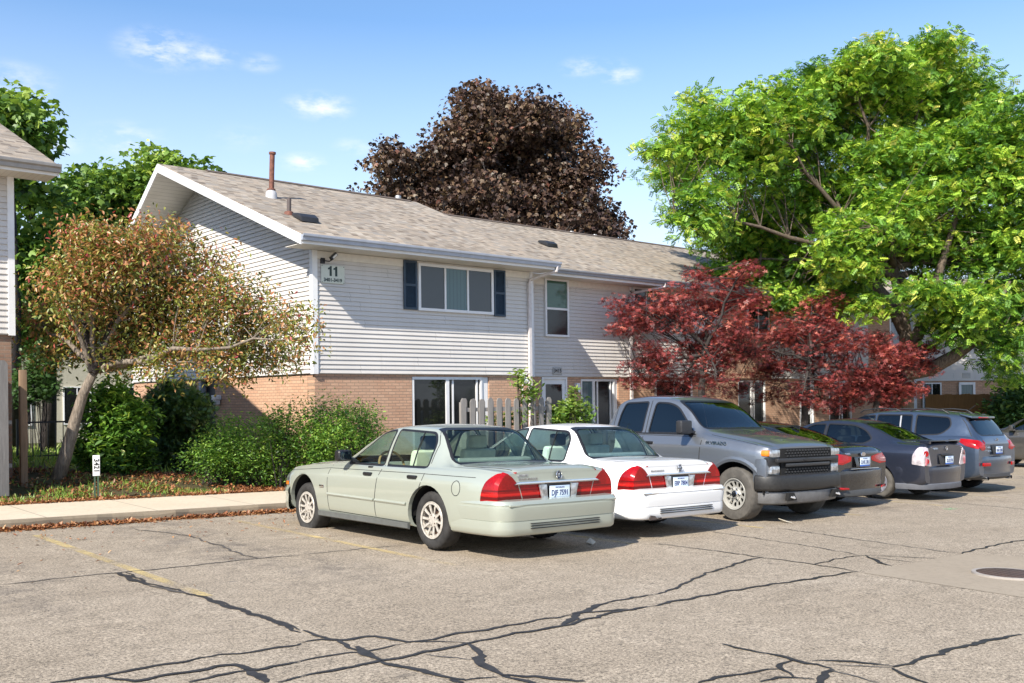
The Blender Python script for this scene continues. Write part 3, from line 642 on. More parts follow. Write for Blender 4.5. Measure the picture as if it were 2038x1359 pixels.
# openings
w = add_window(None, 13.40, 15.71, 3.69, 4.82, YF - .012, (.335, .655), (M_PANE_BLIND, M_PANE_CURT, M_PANE_BLIND), fr=.065, mull=.05); parts.append(w)
def shutter(x0, x1, z0, z1, y):
    m = MB(); m.box(x0, x1, y - .012, y, z0, z1); f = .05
    for a, b, c_, d in ((x0, x0 + f, z0, z1), (x1 - f, x1, z0, z1), (x0 + f, x1 - f, z0, z0 + f), (x0 + f, x1 - f, z1 - f, z1), (x0 + f, x1 - f, (z0 + z1) / 2 - .03, (z0 + z1) / 2 + .03)): m.box(a, b, y - .035, y - .012, c_, d)
    z = z0 + f + .004
    while z < z1 - f - .02:
        m.prism([(x0 + f, y - .014, z + .022), (x0 + f, y - .030, z), (x0 + f, y - .026, z), (x0 + f, y - .012, z + .024)], (x1 - x0 - 2 * f, 0, 0)); z += .03
    return m.build('shutter', M_SHUT)
parts.append(shutter(12.99, 13.37, 3.70, 4.86, YF - .03)); parts.append(shutter(15.745, 16.12, 3.66, 4.84, YF - .03))
w = add_window(None, 18.50, 19.42, 3.30, 4.94, Y2 - .012, (.48,), (M_PANE_SCREEN, M_PANE_GREEN), fr=.06, horiz=True, mull=.06); parts.append(w)
w = add_window(None, 22.15, 23.46, 3.70, 4.92, Y2 - .012, (.45, .72), (M_PANE_DARK, M_PANE_DARK, M_PANE_BLIND), fr=.055); parts.append(w)
w = add_window(None, 27.9, 29.2, 3.7, 4.9, Y2 - .03, (.5,), (M_PANE_DARK, M_PANE_BLIND)); parts.append(w)
w = add_window(None, 32.2, 34.0, 3.7, 4.9, Y2 - .012, (.5,), (M_PANE_DARK, M_PANE_BLIND)); parts.append(w)
def sliding_door(x0, x1, z0, z1, y, mid, left, right, extra=0):
    m = MB(); f = .05
    m.box(x0, x1, y - .06, y + .06, z1 - f * 1.3, z1); m.box(x0, x0 + f, y - .06, y + .06, z0, z1 - f * 1.3); m.box(x1 - f, x1, y - .06, y + .06, z0, z1 - f * 1.3)
    m.box(mid - .05, mid + .05, y - .05, y + .03, z0, z1 - f * 1.3); m.box(mid + .16, mid + .21, y - .02, y + .03, z0, z1 - f * 1.3)
    if extra: m.box(x1, x1 + extra, y - .03, y + .06, z0, z1); m.box(x1 - .17, x1 - .13, y - .04, y + .03, z0, z1 - f)
    d = m.build('sliding_door', M_WHITE)
    MB().box(x0 + f, mid - .05, y - .02, y - .012, z0, z1 - f * 1.3).build('pane', left, d)
    MB().box(mid + .05, x1 - f, y + .004, y + .012, z0, z1 - f * 1.3).build('pane', right, d)
    MB().box(mid - .02, mid + .02, y - .085, y - .05, .62, .82).build('handle', M_BLACK, d)
    return d
parts.append(sliding_door(13.27, 15.40, -.3, 2.115, YF + .10, 14.32, M_PANE_DARK, M_PANE_SCREEN, .2))
parts.append(sliding_door(19.98, 21.40, -.4, 2.11, Y2 + .10, 20.52, mat_pane('vertical_blind', (.1, .1, .1), 9, axis='x', bcol=(.10, .15, .16)), M_PANE_SCREEN, .13))
def storm_door(x0, x1, z0, z1, y):
    m = MB(); f = .06
    m.box(x0, x0 + f, y - .05, y + .05, z0, z1); m.box(x1 - f, x1, y - .05, y + .05, z0, z1); m.box(x0 + f, x1 - f, y - .05, y + .05, z1 - f, z1)
    a, b = x0 + f, x1 - f; yy = y - .01
    m.box(a, a + .11, yy, yy + .04, z0, z1 - f); m.box(b - .11, b, yy, yy + .04, z0, z1 - f); m.box(a + .11, b - .11, yy, yy + .04, z1 - f - .14, z1 - f); m.box(a + .11, b - .11, yy, yy + .04, .85, 1.02); m.box(a + .11, b - .11, yy, yy + .04, z0, z0 + .3)
    d = m.build('storm_door', M_WHITE)
    MB().box(a + .11, b - .11, yy + .015, yy + .022, z0 + .3, .85).build('pane', M_PANE_DARK, d); MB().box(a + .11, b - .11, yy + .015, yy + .022, 1.02, z1 - f - .14).build('pane', M_PANE_DARK, d)
    return d
parts.append(storm_door(18.41, 19.39, -.4, 2.16, Y2 + .05)); parts.append(storm_door(31.2, 32.1, -.8, 2.1, Y2 + .05))
parts.append(add_window(None, 23.2, 25.0, .2, 2.1, Y2 + .06, (.5,), (M_PANE_DARK, M_PANE_SCREEN)))
parts.append(sliding_door(27.5, 29.1, -.8, 2.1, Y2 + .1, 28.3, M_PANE_DARK, M_PANE_SCREEN)); parts.append(sliding_door(33.2, 34.8, -.9, 2.1, Y2 + .1, 34.0, M_PANE_SCREEN, M_PANE_DARK))
parts.append(MB().box(19.70, 19.84, Y2 - .08, Y2 + .03, 1.86, 1.99).box(19.72, 19.82, Y2 - .11, Y2 - .02, 1.72, 1.86).build('wall_lamp', M_WHITE, bevel=.012))
# floodlight under the eave
fl = MB(); fl.box(10.80, 10.90, YF - .06, YF - .015, 4.60, 4.72); fl.tube([(10.85, YF - .06, 4.66), (10.95, YF - .16, 4.64), (11.0, YF - .2, 4.68)], .014, 6)
fl.prism([(10.98, YF - .26, 4.66), (11.11, YF - .26, 4.78), (11.06, YF - .26, 4.84), (10.93, YF - .26, 4.72)], (0, .09, 0))
flo = fl.build('floodlight', M_BLACK); parts.append(flo)
MB().prism([(11.0, YF - .268, 4.688), (11.095, YF - .268, 4.776), (11.065, YF - .268, 4.806), (10.97, YF - .268, 4.718)], (0, .006, 0)).build('lens', M_WHITE, flo)
# roof pipes and vents
def on_roof(y): return ZE + KS * (y - YE)
zc = on_roof(22.03)
p_ = MB().tube([(11.18, 22.03, zc - .1), (11.20, 22.03, zc + .6), (11.22, 22.03, zc + 1.08)], .062, 14).build('flue_pipe', M_RUST, smooth=False, autosmooth=40); parts.append(p_)
MB().lathe([(.062, 0), (.085, .0), (.085, .05), (.062, .05)], n=14, c=(11.223, 22.03, zc + 1.07)).build('cap', M_RUST, p_, autosmooth=40)
MB().lathe([(.15, -.12), (.13, .12), (.09, .17)], n=16, c=(11.18, 22.03, zc)).build('flashing', plain('lead', (.42, .42, .43), .6), p_, autosmooth=40)
MB().lathe([(.09, .165), (.105, .17), (.105, .2), (.07, .215)], n=16, c=(11.18, 22.03, zc)).build('collar', M_RUST, p_, autosmooth=40)
zc = on_roof(20.19)
p_ = MB().tube([(10.68, 20.19, zc - .1), (10.69, 20.19, zc + .36)], .05, 12).build('vent_pipe', plain('dark_pipe', (.09, .07, .065), .7), autosmooth=40); parts.append(p_)
MB().lathe([(.14, -.10), (.10, .05), (.055, .07)], n=14, c=(10.68, 20.19, zc)).build('flashing', M_RUST, p_, autosmooth=40)
def box_vent(x, y, z, k):
    m = MB(); w, l, h = .22, .24, .14
    pr = [(-l, 0), (-l + .02, h * .75), (-.06, h), (l * .8, h * .55), (l, 0)]
    m.prism([(x - w, y + a, z + k * a + b) for a, b in pr], (2 * w, 0, 0)); m.box(x - w - .08, x + w + .08, y - l - .1, y + l + .1, z - .05, z + .004)
    o = MB(); o.prism([(x - w, y + a, z + k * a + b) for a, b in pr], (2 * w, 0, 0))
    return o.build('box_vent', M_BLACK, bevel=.015)
parts.append(box_vent(10.84, 19.72, on_roof(19.72) + .02, KS)); parts.append(box_vent(20.97, 22.58, Z2E + (Z2R - Z2E) / (Y2R - Y2E) * (22.58 - Y2E) + .02, KS))
for x, yy, zz in ((17.05, YR + .5, ZR - .15), (25.7, Y2R + .6, Z2R - .2), (26.95, Y2R + .6, Z2R - .2)):
    parts.append(MB().lathe([(.07, -.1), (.07, .26), (.09, .27), (.09, .36), (.085, .38)], n=14, c=(x, yy, zz)).build('vent_pipe', M_GALV, autosmooth=40))
# house number plate
pl = MB().box(18.80, 19.14, Y2 - .05, Y2 - .035, 2.23, 2.44).build('number_plate', plain('plate_grey', (.40, .39, .37), .6), bevel=.006); parts.append(pl)
text_obj('house_number', '3415', .15, plain('black_ink', (.012, .012, .012), .5), pl, frame_mx((18.97, Y2 - .052, 2.335), (1, 0, 0), (0, 0, 1)), ext=.002, bold=.003)
for o in parts:
    o.parent = B; o.matrix_parent_inverse = Bi
# sign on the wall
sg = MB().box(10.81, 11.40, YF - .044, YF - .03, 4.175, 4.575).build('building_sign', plain('sign_cream', (.60, .63, .55), .45, var=.04), bevel=.003)
tag(sg, 'pale building number sign reading 11 and 3401-3419 near the roof corner', 'sign')
M_SGN = plain('sign_green_black', (.02, .04, .035), .5)
for x in (11.045, 11.185):
    MB().prism([(x - .028, YF - .044, 4.335), (x + .028, YF - .044, 4.335), (x + .028, YF - .044, 4.555), (x - .012, YF - .044, 4.555), (x - .03, YF - .044, 4.525), (x - .068, YF - .044, 4.512), (x - .068, YF - .044, 4.475), (x - .028, YF - .044, 4.482)], (0, -.003, 0)).build('lettering', M_SGN, sg)
text_obj('lettering', '3401-3419', .102, M_SGN, sg, frame_mx((11.10, YF - .0455, 4.245), (1, 0, 0), (0, 0, 1)), ext=.001, sx=1.05, bold=.0045)
sc_ = MB()
for x in (10.83, 11.38):
    for z in (4.195, 4.555): sc_.box(x - .008, x + .008, YF - .048, YF - .04, z - .008, z + .008)
sc_.build('screw', M_BLACK, sg)

# ---------------- the house on the left edge
LX, LY = 4.40, 18.2
L = empty('apartment_building', (LX, LY, .3), 0, 'house corner with pale siding and brown roof at the left edge', 'building')
Li = Matrix.Translation((-LX, -LY, -.3)); lp = []
lp.append(siding((LX - 10, LY), (1, 0), 10, 2.78, 5.46, nrm=(0, -1, 0)).build('front_siding', M_SID))
lp.append(MB().box(LX - 10, LX, LY + .02, LY + 10, 2.76, 5.46).build('upper_wall', M_SID))
lp.append(MB().box(LX - 10, LX - .03, LY + .035, LY + 9.9, -.4, 2.759).build('brick_wall', mat_brick('brick_brown', 'x', (.24, .14, .095), (.20, .115, .08), (.2, .16, .13))))
lp.append(MB().box(LX - .085, LX + .02, LY - .042, LY - .001, 2.75, 5.46).build('corner_board', M_WHITE))
le, lr = LY - .62, LY + 5.4; lze, lzr = 5.64, 8.05
lp.append(slope(None, [(LX - 10, le, lze), (LX + .58, le, lze), (LX + .62, lr, lzr), (LX - 10, lr, lzr)], M_SHG))
lp.append(slope(None, [(LX - 10, lr, lzr), (LX + .62, lr, lzr), (LX + .58, 2 * lr - le, lze), (LX - 10, 2 * lr - le, lze)], M_SHG))
lp.append(MB().box(LX - 10, LX + .56, le + .01, LY + .01, 5.46, 5.47).build('eave_soffit', M_SOFX))
lp.append(MB().box(LX - 10, LX + .57, le, le + .02, 5.45, lze - .03).build('fascia', M_WHITE))
lp.append(gutter(None, LX - 10, LX + .6, le - .002, lze - .005, plain('steel_gutter', (.30, .29, .28), .4, .3)))
lp.append(MB().prism([(LX + .59, le, lze - .01), (LX + .63, lr, lzr - .01), (LX + .63, lr, lzr - .2), (LX + .59, le, lze - .2)], (-.024, 0, 0)).build('rake_board', M_WHITE))
lp.append(MB().prism([(LX - .02, LY, 5.44), (LX - .02, lr, 7.8), (LX - .02, 2 * lr - LY, 5.44)], (-.1, 0, 0)).build('gable_wall', M_SID))
for o in lp: o.parent = L; o.matrix_parent_inverse = Li

# ---------------- the next row, beyond the locust
RX, RY = 39.3, 19.9
N = empty('apartment_building', (RX, RY, -1), R(-38), 'pale sided row over brick behind the brown fence on the right', 'building')
rp = []
rp.append(siding((0, 0), (1, 0), 16, 3.1, 5.7, nrm=(0, -1, 0)).build('front_siding', M_SID, N))
rp.append(MB().box(0, 16, .02, 9, 3.08, 5.7).build('upper_wall', M_SID, N))
rp.append(MB().box(.02, 16, .04, 8.9, -.3, 3.079).build('brick_wall', M_BRX, N))
rp.append(MB().box(-.02, .1, -.025, -.001, 0, 5.7).build('corner_board', M_WHITE, N))
rp.append(slope(N, [(-.5, -.6, 5.75), (16.5, -.6, 5.75), (16.5, 4.5, 7.9), (-.5, 4.5, 7.9)], M_SHG)); rp.append(slope(N, [(-.5, 4.5, 7.9), (16.5, 4.5, 7.9), (16.5, 9.6, 5.75), (-.5, 9.6, 5.75)], M_SHG))
gutter(N, -.5, 16.5, -.602, 5.745, M_GUT)
add_window(N, .35, 1.15, 1.9, 3.02, .03, (.5,), (M_PANE_CURT, M_PANE_DARK)); add_window(N, 1.9, 2.6, 1.5, 3.02, .03, (), (M_PANE_CURT,), name='door', fr=.1)
add_window(N, 6.4, 8.4, 4.2, 5.4, -.012, (.5,), (M_PANE_DARK, M_PANE_BLIND)); add_window(N, 11, 13, 4.2, 5.4, -.012, (.5,), (M_PANE_DARK, M_PANE_BLIND))
pl = MB().box(2.05, 2.4, -.035, -.015, 3.2, 3.42).build('number_plate', plain('plate_grey', (.40, .39, .37), .6), N)

# ---------------- the beige building across the back lawn
D = empty('apartment_building', (8.5, 46, 0), 0, 'beige building beyond the back lawn, glimpsed under the left tree', 'building')
MB().box(-3, 9, 0, 9, -.5, 5.4).build('wall', plain('beige_render', (.45, .42, .33), .8, var=.08), D)
slope(D, [(-3.6, -.7, 5.4), (9.6, -.7, 5.4), (9.6, 4.5, 7.6), (-3.6, 4.5, 7.6)], M_SHG); slope(D, [(-3.6, 4.5, 7.6), (9.6, 4.5, 7.6), (9.6, 9.7, 5.4), (-3.6, 9.7, 5.4)], M_SHG)
for x in (.2, 2.1, 4.6, 6.6): add_window(D, x, x + 1.2, .6, 2.3, -.001, (.5,), (M_PANE_DARK, M_PANE_SCREEN))
# ================================================================ vehicles
def mat_paint(name, col, metal=.55, dust=.25, rough=.32, dustc=(.30, .27, .22)):
    t = NT(name); o = t.obj()
    n1 = t.noise(o, 1.6, 5, .6); n2 = t.noise(o, 26, 4, .7)
    sx = t.n.new('ShaderNodeSeparateXYZ'); t.l.new(o, sx.inputs[0])
    low = t.rng(sx.outputs['Z'], .2, .75, .55, .12)
    f = t.math('MULTIPLY', t.math('MULTIPLY', t.rng(n1, .3, .7, .5, 1), t.rng(n2, .3, .7, .6, 1)), t.math('MULTIPLY', low, dust * 2))
    t.set(color=t.mix(f, col, dustc), rough=t.rng(n2, .3, .8, rough, rough + .12 + dust * .2), metal=metal, coat=1.0, coatr=t.rng(n1, .3, .8, .02, .04 + dust * .22))
    return t.m
def mat_glass(name, tint, rough=.0, spec_mix=1.0):
    t = NT(name)
    tr = t.n.new('ShaderNodeBsdfTransparent'); tr.inputs[0].default_value = (*tint, 1)
    gl = t.n.new('ShaderNodeBsdfGlossy'); gl.inputs['Roughness'].default_value = .015; gl.inputs['Color'].default_value = (.95, 1, .97, 1)
    lw = t.n.new('ShaderNodeFresnel'); lw.inputs['IOR'].default_value = 1.55
    mx = t.n.new('ShaderNodeMixShader')
    t.l.new(t.math('MULTIPLY', t.math('ADD', lw.outputs[0], .03), spec_mix), mx.inputs[0]); t.l.new(tr.outputs[0], mx.inputs[1]); t.l.new(gl.outputs[0], mx.inputs[2])
    t.l.new(mx.outputs[0], t.out.inputs[0]); return t.m
G_CLEAR = mat_glass('green_glass', (.80, .92, .84), spec_mix=.75); G_DARK = mat_glass('privacy_glass', (.05, .055, .065)); G_MID = mat_glass('tinted_glass', (.40, .48, .47))
M_TYRE = plain('tyre_rubber', (.030, .029, .028), .78, var=.35, scale=12, spec=.3); M_TYRED = plain('dusty_tyre', (.085, .078, .068), .88, var=.3, scale=10)
M_TRIM = plain('black_trim', (.012, .012, .013), .4); M_CHROME = plain('chrome', (.72, .73, .75), .12, 1.0, var=.04); M_WELL = plain('wheel_well', (.006, .006, .006), .95)
M_SEAM = plain('panel_gap', (.018, .018, .018), .8); M_BEIGE = plain('beige_leather', (.66, .65, .54), .6); M_GREY = plain('grey_leather', (.58, .62, .62), .6); M_DARKIN = plain('dark_interior', (.03, .03, .032), .7)
def mat_lamp(name, dark, light, bands=()):
    t = NT(name); sx = t.n.new('ShaderNodeSeparateXYZ'); t.l.new(t.obj(), sx.inputs[0])
    w = t.n.new('ShaderNodeTexVoronoi'); w.inputs['Scale'].default_value = 55; t.l.new(t.obj(), w.inputs['Vector'])
    n = t.noise(t.obj(), 4.5, 3)
    c = t.mix(t.rng(n, .35, .65), dark, light)
    c = t.mix(t.math('MULTIPLY', w.outputs['Distance'], .5), c, tuple(x * .4 for x in dark))
    for z0, z1, col in bands:
        f = t.math('MULTIPLY', t.math('GREATER_THAN', sx.outputs[2], z0), t.math('LESS_THAN', sx.outputs[2], z1))
        c = t.mix(f, c, col)
    t.set(color=c, rough=.2, spec=.35, coat=.35, coatr=.03); return t.m
M_RED = mat_lamp('red_lens', (.24, .002, .003), (.44, .004, .005), ((.635, .665, (.10, .001, .002)), (.675, .70, (.48, .010, .008)), (.72, .74, (.13, .001, .002))))
M_RED2 = mat_lamp('red_lens', (.30, .002, .003), (.50, .006, .007)); M_CLR = plain('clear_lens', (.42, .43, .44), .12, .6, coat=.6, var=.5, scale=16); M_AMB = plain('amber_lens', (.85, .22, .02), .15, coat=1.0, var=.2, scale=25)
M_SILV = plain('silver_wheel', (.62, .60, .57), .35, .6, var=.15, scale=12); M_RUSTW = plain('rusty_brake', (.05, .022, .012), .85, var=.5, scale=25); M_ALU = plain('wheel_cover', (.58, .57, .54), .5, .35, var=.25, scale=18)
def mat_plate():
    t = NT('plate_white'); sx = t.n.new('ShaderNodeSeparateXYZ'); t.l.new(t.obj(), sx.inputs[0])
    c = t.ramp(t.rng(sx.outputs[2], -.078, .078), [(0, (.03, .10, .42)), (.17, (.05, .16, .55)), (.2, (.62, .72, .80)), (.75, (.70, .78, .82)), (1, (.45, .58, .78))])
    t.set(color=c, rough=.35); return t.m
M_PLATE = mat_plate(); M_PLTXT = plain('plate_blue', (.015, .03, .14), .4)

def pchip(xs, ys, q):
    xs, ys, q = np.asarray(xs, float), np.asarray(ys, float), np.asarray(q, float)
    if xs[0] > xs[-1]: xs, ys = xs[::-1], ys[::-1]
    h = np.diff(xs); d = np.diff(ys) / h; m = np.zeros(len(xs))
    for i in range(1, len(xs) - 1):
        if d[i - 1] * d[i] > 0:
            w1, w2 = 2 * h[i] + h[i - 1], h[i] + 2 * h[i - 1]; m[i] = (w1 + w2) / (w1 / d[i - 1] + w2 / d[i])
    m[0], m[-1] = d[0], d[-1]
    i = np.clip(np.searchsorted(xs, q) - 1, 0, len(h) - 1); t = (q - xs[i]) / h[i]
    return (ys[i] * (1 + 2 * t) * (1 - t) ** 2 + h[i] * m[i] * t * (1 - t) ** 2 + ys[i + 1] * t * t * (3 - 2 * t) + h[i] * m[i + 1] * t * t * (t - 1))
def loft_body(T, step=.055, bulge=.02, crease=.5):
    """T rows: y w zb zs we ze wr zr zt; returns a closed bmesh with the front at +y"""
    T = sorted(T, key=lambda r: -r[0]); A = np.array(T, float)
    n = max(8, int((A[0, 0] - A[-1, 0]) / step)); Y = np.linspace(A[0, 0], A[-1, 0], n)
    Y = np.unique(np.concatenate([Y, A[:, 0]]))[::-1]
    cols = [pchip(A[:, 0], A[:, k], Y) for k in range(1, 9)]
    bm = bmesh.new(); rings = []
    for i, y in enumerate(Y):
        w, zb, zs, we, ze, wr, zr, zt = [c[i] for c in cols]
        gm = (we + wr) / 2 + bulge * min(1, (zr - ze) / .3); zg = (ze + zr) / 2
        P = [(0, zb), (w * .6, zb), (w * .90, zb + .005), (w * .965, zb + .06), (w * .992, zb + .2), (w, zs - (zs - zb) * .28), (w * .996, zs - .05), (w * .988, zs),
             (w * .975, zs + .03), (we + (w - we) * .35, ze - .03), (we + .008, ze - .006), (we - .002, ze + .008), (gm, zg), (wr + .012, zr - .02), (wr - .03, zr + (zt - zr) * .28), (wr * .72, zr + (zt - zr) * .68), (wr * .38, zr + (zt - zr) * .93), (0, zt)]
        for _ in range(2):
            Q = [P[0]]
            for a, b in zip(P[:-1], P[1:]):
                Q.append((a[0] * .75 + b[0] * .25, a[1] * .75 + b[1] * .25)); Q.append((a[0] * .25 + b[0] * .75, a[1] * .25 + b[1] * .75))
            Q[1] = P[0] if False else Q[1]; Q.append(P[-1]); P = Q
        rings.append([(x, y, z) for x, z in P])
    m = len(rings[0]); VR = []; VL = []
    for r in rings:
        a = [bm.verts.new(p) for p in r]; VR.append(a)
        VL.append([a[k] if (k == 0 or k == m - 1) else bm.verts.new((-r[k][0], r[k][1], r[k][2])) for k in range(m)])
    for i in range(len(rings) - 1):
        for k in range(m - 1):
            for V, flip in ((VR, False), (VL, True)):
                q = [V[i][k], V[i][k + 1], V[i + 1][k + 1], V[i + 1][k]]
                q = [v for j, v in enumerate(q) if v not in q[:j]]
                if flip: q.reverse()
                try: bm.faces.new(q)
                except ValueError: pass
    for i in (0, len(rings) - 1):
        for k in range(m - 1):
            q = [VR[i][k], VR[i][k + 1], VL[i][k + 1], VL[i][k]]
            q = [v for j, v in enumerate(q) if v not in q[:j]]
            if len(q) >= 3:
                try: bm.faces.new(q)
                except ValueError: pass
    bmesh.ops.recalc_face_normals(bm, faces=bm.faces[:])
    return bm
def rnd_poly(P, r, n=3):
    out = []; N = len(P)
    for i in range(N):
        rr = r[i] if isinstance(r, (list, tuple)) else r
        p, a, b = Vector(P[i]), Vector(P[i - 1]), Vector(P[(i + 1) % N])
        da, db = (a - p), (b - p); ra = min(rr, da.length * .45, db.length * .45)
        if ra < .004: out.append(tuple(p)); continue
        s, e = p + da.normalized() * ra, p + db.normalized() * ra
        for k in range(n + 1):
            t = k / n; out.append(tuple(s * (1 - t) ** 2 + p * 2 * t * (1 - t) + e * t * t))
    return out
def offset_poly(P, d):
    N = len(P); area = sum(P[i][0] * P[(i + 1) % N][1] - P[(i + 1) % N][0] * P[i][1] for i in range(N)); sg = 1 if area > 0 else -1
    out = []
    for i in range(N):
        p, a, b = Vector(P[i]), Vector(P[i - 1]), Vector(P[(i + 1) % N])
        e1, e2 = (p - a).normalized(), (b - p).normalized()
        n1, n2 = Vector((e1.y, -e1.x)) * sg, Vector((e2.y, -e2.x)) * sg
        m = n1 + n2; q = p + m * (d / max(.35, m.dot(n1))); out.append(tuple(q))
    return out
def inside(P, x, y):
    c = False; j = len(P) - 1
    for i in range(len(P)):
        if (P[i][1] > y) != (P[j][1] > y) and x < (P[j][0] - P[i][0]) * (y - P[i][1]) / (P[j][1] - P[i][1]) + P[i][0]: c = not c
        j = i
    return c
def carve(bm, poly, ax, test):
    """cut poly (2-D in axes ax) into the faces that pass test and return the faces inside"""
    N = len(poly)
    x0, x1 = min(p[0] for p in poly) - .002, max(p[0] for p in poly) + .002; y0, y1 = min(p[1] for p in poly) - .002, max(p[1] for p in poly) + .002
    def bb(f):
        a = [v.co[ax[0]] for v in f.verts]; b = [v.co[ax[1]] for v in f.verts]; return min(a), max(a), min(b), max(b)
    cand = {}
    for f in bm.faces:
        b = bb(f)
        if b[1] < x0 or b[0] > x1 or b[3] < y0 or b[2] > y1: continue
        if test(f): cand[f] = b
    for i in range(N):
        p, q = poly[i], poly[(i + 1) % N]
        ex0, ex1, ey0, ey1 = min(p[0], q[0]) - .002, max(p[0], q[0]) + .002, min(p[1], q[1]) - .002, max(p[1], q[1]) + .002
        fs = [f for f, b in cand.items() if not (b[1] < ex0 or b[0] > ex1 or b[3] < ey0 or b[2] > ey1)]
        if not fs: continue
        co = Vector((0, 0, 0)); co[ax[0]], co[ax[1]] = p
        no = Vector((0, 0, 0)); no[ax[0]], no[ax[1]] = q[1] - p[1], -(q[0] - p[0])
        if no.length < 1e-6: continue
        g = set(fs)
        for f in fs: g.update(f.edges); g.update(f.verts)
        for f in fs: cand.pop(f)
        r = bmesh.ops.bisect_plane(bm, geom=list(g), plane_co=co, plane_no=no.normalized(), dist=1e-5)
        for e in r['geom']:
            if isinstance(e, bmesh.types.BMFace): cand[e] = bb(e)
        for f in fs:
            if f.is_valid: cand[f] = bb(f)
    out = []
    for f in cand:
        if not f.is_valid: continue
        c = f.calc_center_median()
        if inside(poly, c[ax[0]], c[ax[1]]) and test(f): out.append(f)
    return out
def lift(bm, faces, off=0.0, remove=True):
    """faces copied to a mesh of their own, moved along their normals"""
    nb = bmesh.new(); mp = {}; bm.normal_update(); nv = {}
    for f in faces:
        for v in f.verts: nv.setdefault(v, Vector()); nv[v] += f.normal * f.calc_area()
    for f in faces:
        vs = []
        for v in f.verts:
            if v not in mp: mp[v] = nb.verts.new(v.co + nv[v].normalized() * off)
            vs.append(mp[v])
        try: nb.faces.new(vs)
        except ValueError: pass
    if remove and faces:
        bmesh.ops.delete(bm, geom=list(faces), context='FACES')
    return nb
def skirt(nb, depth):
    """give a lifted patch an edge so that it meets the body"""
    nb.normal_update(); es = [e for e in nb.edges if len(e.link_faces) == 1]
    r = bmesh.ops.extrude_edge_only(nb, edges=es)
    vs = [g for g in r['geom'] if isinstance(g, bmesh.types.BMVert)]
    old = {}
    for v in vs:
        n = Vector()
        for e in v.link_edges:
            o = e.other_vert(v)
            if o not in vs:
                for f in o.link_faces: n += f.normal
        v.co -= (n.normalized() if n.length else Vector((0, 0, 1))) * depth
    return nb
class Caster:
    def __init__(s, bm): s.t = BVHTree.FromBMesh(bm)
    def side(s, y, z, sgn, dflt=.9):
        h = s.t.ray_cast(Vector((3 * sgn, y, z)), Vector((-sgn, 0, 0)))
        return (h[0], h[1]) if h[0] else (Vector((dflt * sgn, y, z)), Vector((sgn, 0, 0)))
    def rear(s, x, z, front=False):
        sg = 1 if front else -1
        h = s.t.ray_cast(Vector((x, 6 * sg, z)), Vector((0, -sg, 0)))
        return (h[0], h[1]) if h[0] else (Vector((x, 2.5 * sg, z)), Vector((0, sg, 0)))
    def top(s, x, y):
        h = s.t.ray_cast(Vector((x, y, 4)), Vector((0, 0, -1)))
        return (h[0], h[1]) if h[0] else (Vector((x, y, 1)), Vector((0, 0, 1)))
def strip(mb, pts, wid, off=.0025, closed=False, dome=0):
    """ribbon along surface points [(co, normal)]"""
    n = len(pts); L = []
    for i, (p, nn) in enumerate(pts):
        a = pts[(i - 1) % n][0] if closed or i else p; b = pts[(i + 1) % n][0] if closed or i < n - 1 else p
        t = (b - a).normalized(); s = nn.cross(t).normalized(); L.append((p + s * wid / 2 + nn * off, p + nn * (off + dome), p - s * wid / 2 + nn * off, p + s * wid / 2 - nn * .004, p - s * wid / 2 - nn * .004))
    vs = [v for l in L for v in l]; fs = []
    for i in range(n if closed else n - 1):
        a, b = i * 5, ((i + 1) % n) * 5
        fs += [(a, a + 1, b + 1, b), (a + 1, a + 2, b + 2, b + 1), (a + 3, a, b, b + 3), (a + 2, a + 4, b + 4, b + 2)]
    mb.add(vs, fs)
def dense(P, d=.05, closed=False):
    out = []; Q = list(P) + ([P[0]] if closed else [])
    for a, b in zip(Q[:-1], Q[1:]):
        k = max(1, int(math.dist(a, b) / d)); out += [(a[0] + (b[0] - a[0]) * i / k, a[1] + (b[1] - a[1]) * i / k) for i in range(k)]
    if not closed: out.append(Q[-1])
    return out
def sweep_bumper(prof, w, yside, yend, r, bow=.03, front=False, steps=10, side_taper=0):
    """plan path from one side round the end to the other; prof = [(outward, z)]"""
    sg = 1 if front else -1; path = []
    def add(x, y, nx, ny): path.append((x, y, nx, ny))
    yc = abs(yend) - r; ys = abs(yside)
    for k in range(5): add(w - side_taper * (k / 5) ** 2, ys + (yc - ys) * k / 5, 1, 0)
    for k in range(steps + 1):
        a = math.pi / 2 * k / steps
        add(w - side_taper - r + r * math.cos(a), yc + r * math.sin(a), math.cos(a), math.sin(a))
    half = list(path); xe = w - side_taper - r
    for k in range(1, 7):
        x = xe * (1 - k / 6); half.append((x, abs(yend) + bow * (1 - (x / xe) ** 2) , 0, 1))
    full = half + [(-x, y, -nx, ny) for x, y, nx, ny in half[-2::-1]]
    m = len(prof); vs = [(x + nx * o, sg * (y + ny * o), z) for x, y, nx, ny in full for o, z in prof]; fs = []
    for i in range(len(full) - 1):
        for k in range(m - 1): fs.append((i * m + k, i * m + k + 1, (i + 1) * m + k + 1, (i + 1) * m + k))
    mb = MB(); mb.add(vs, fs); return mb
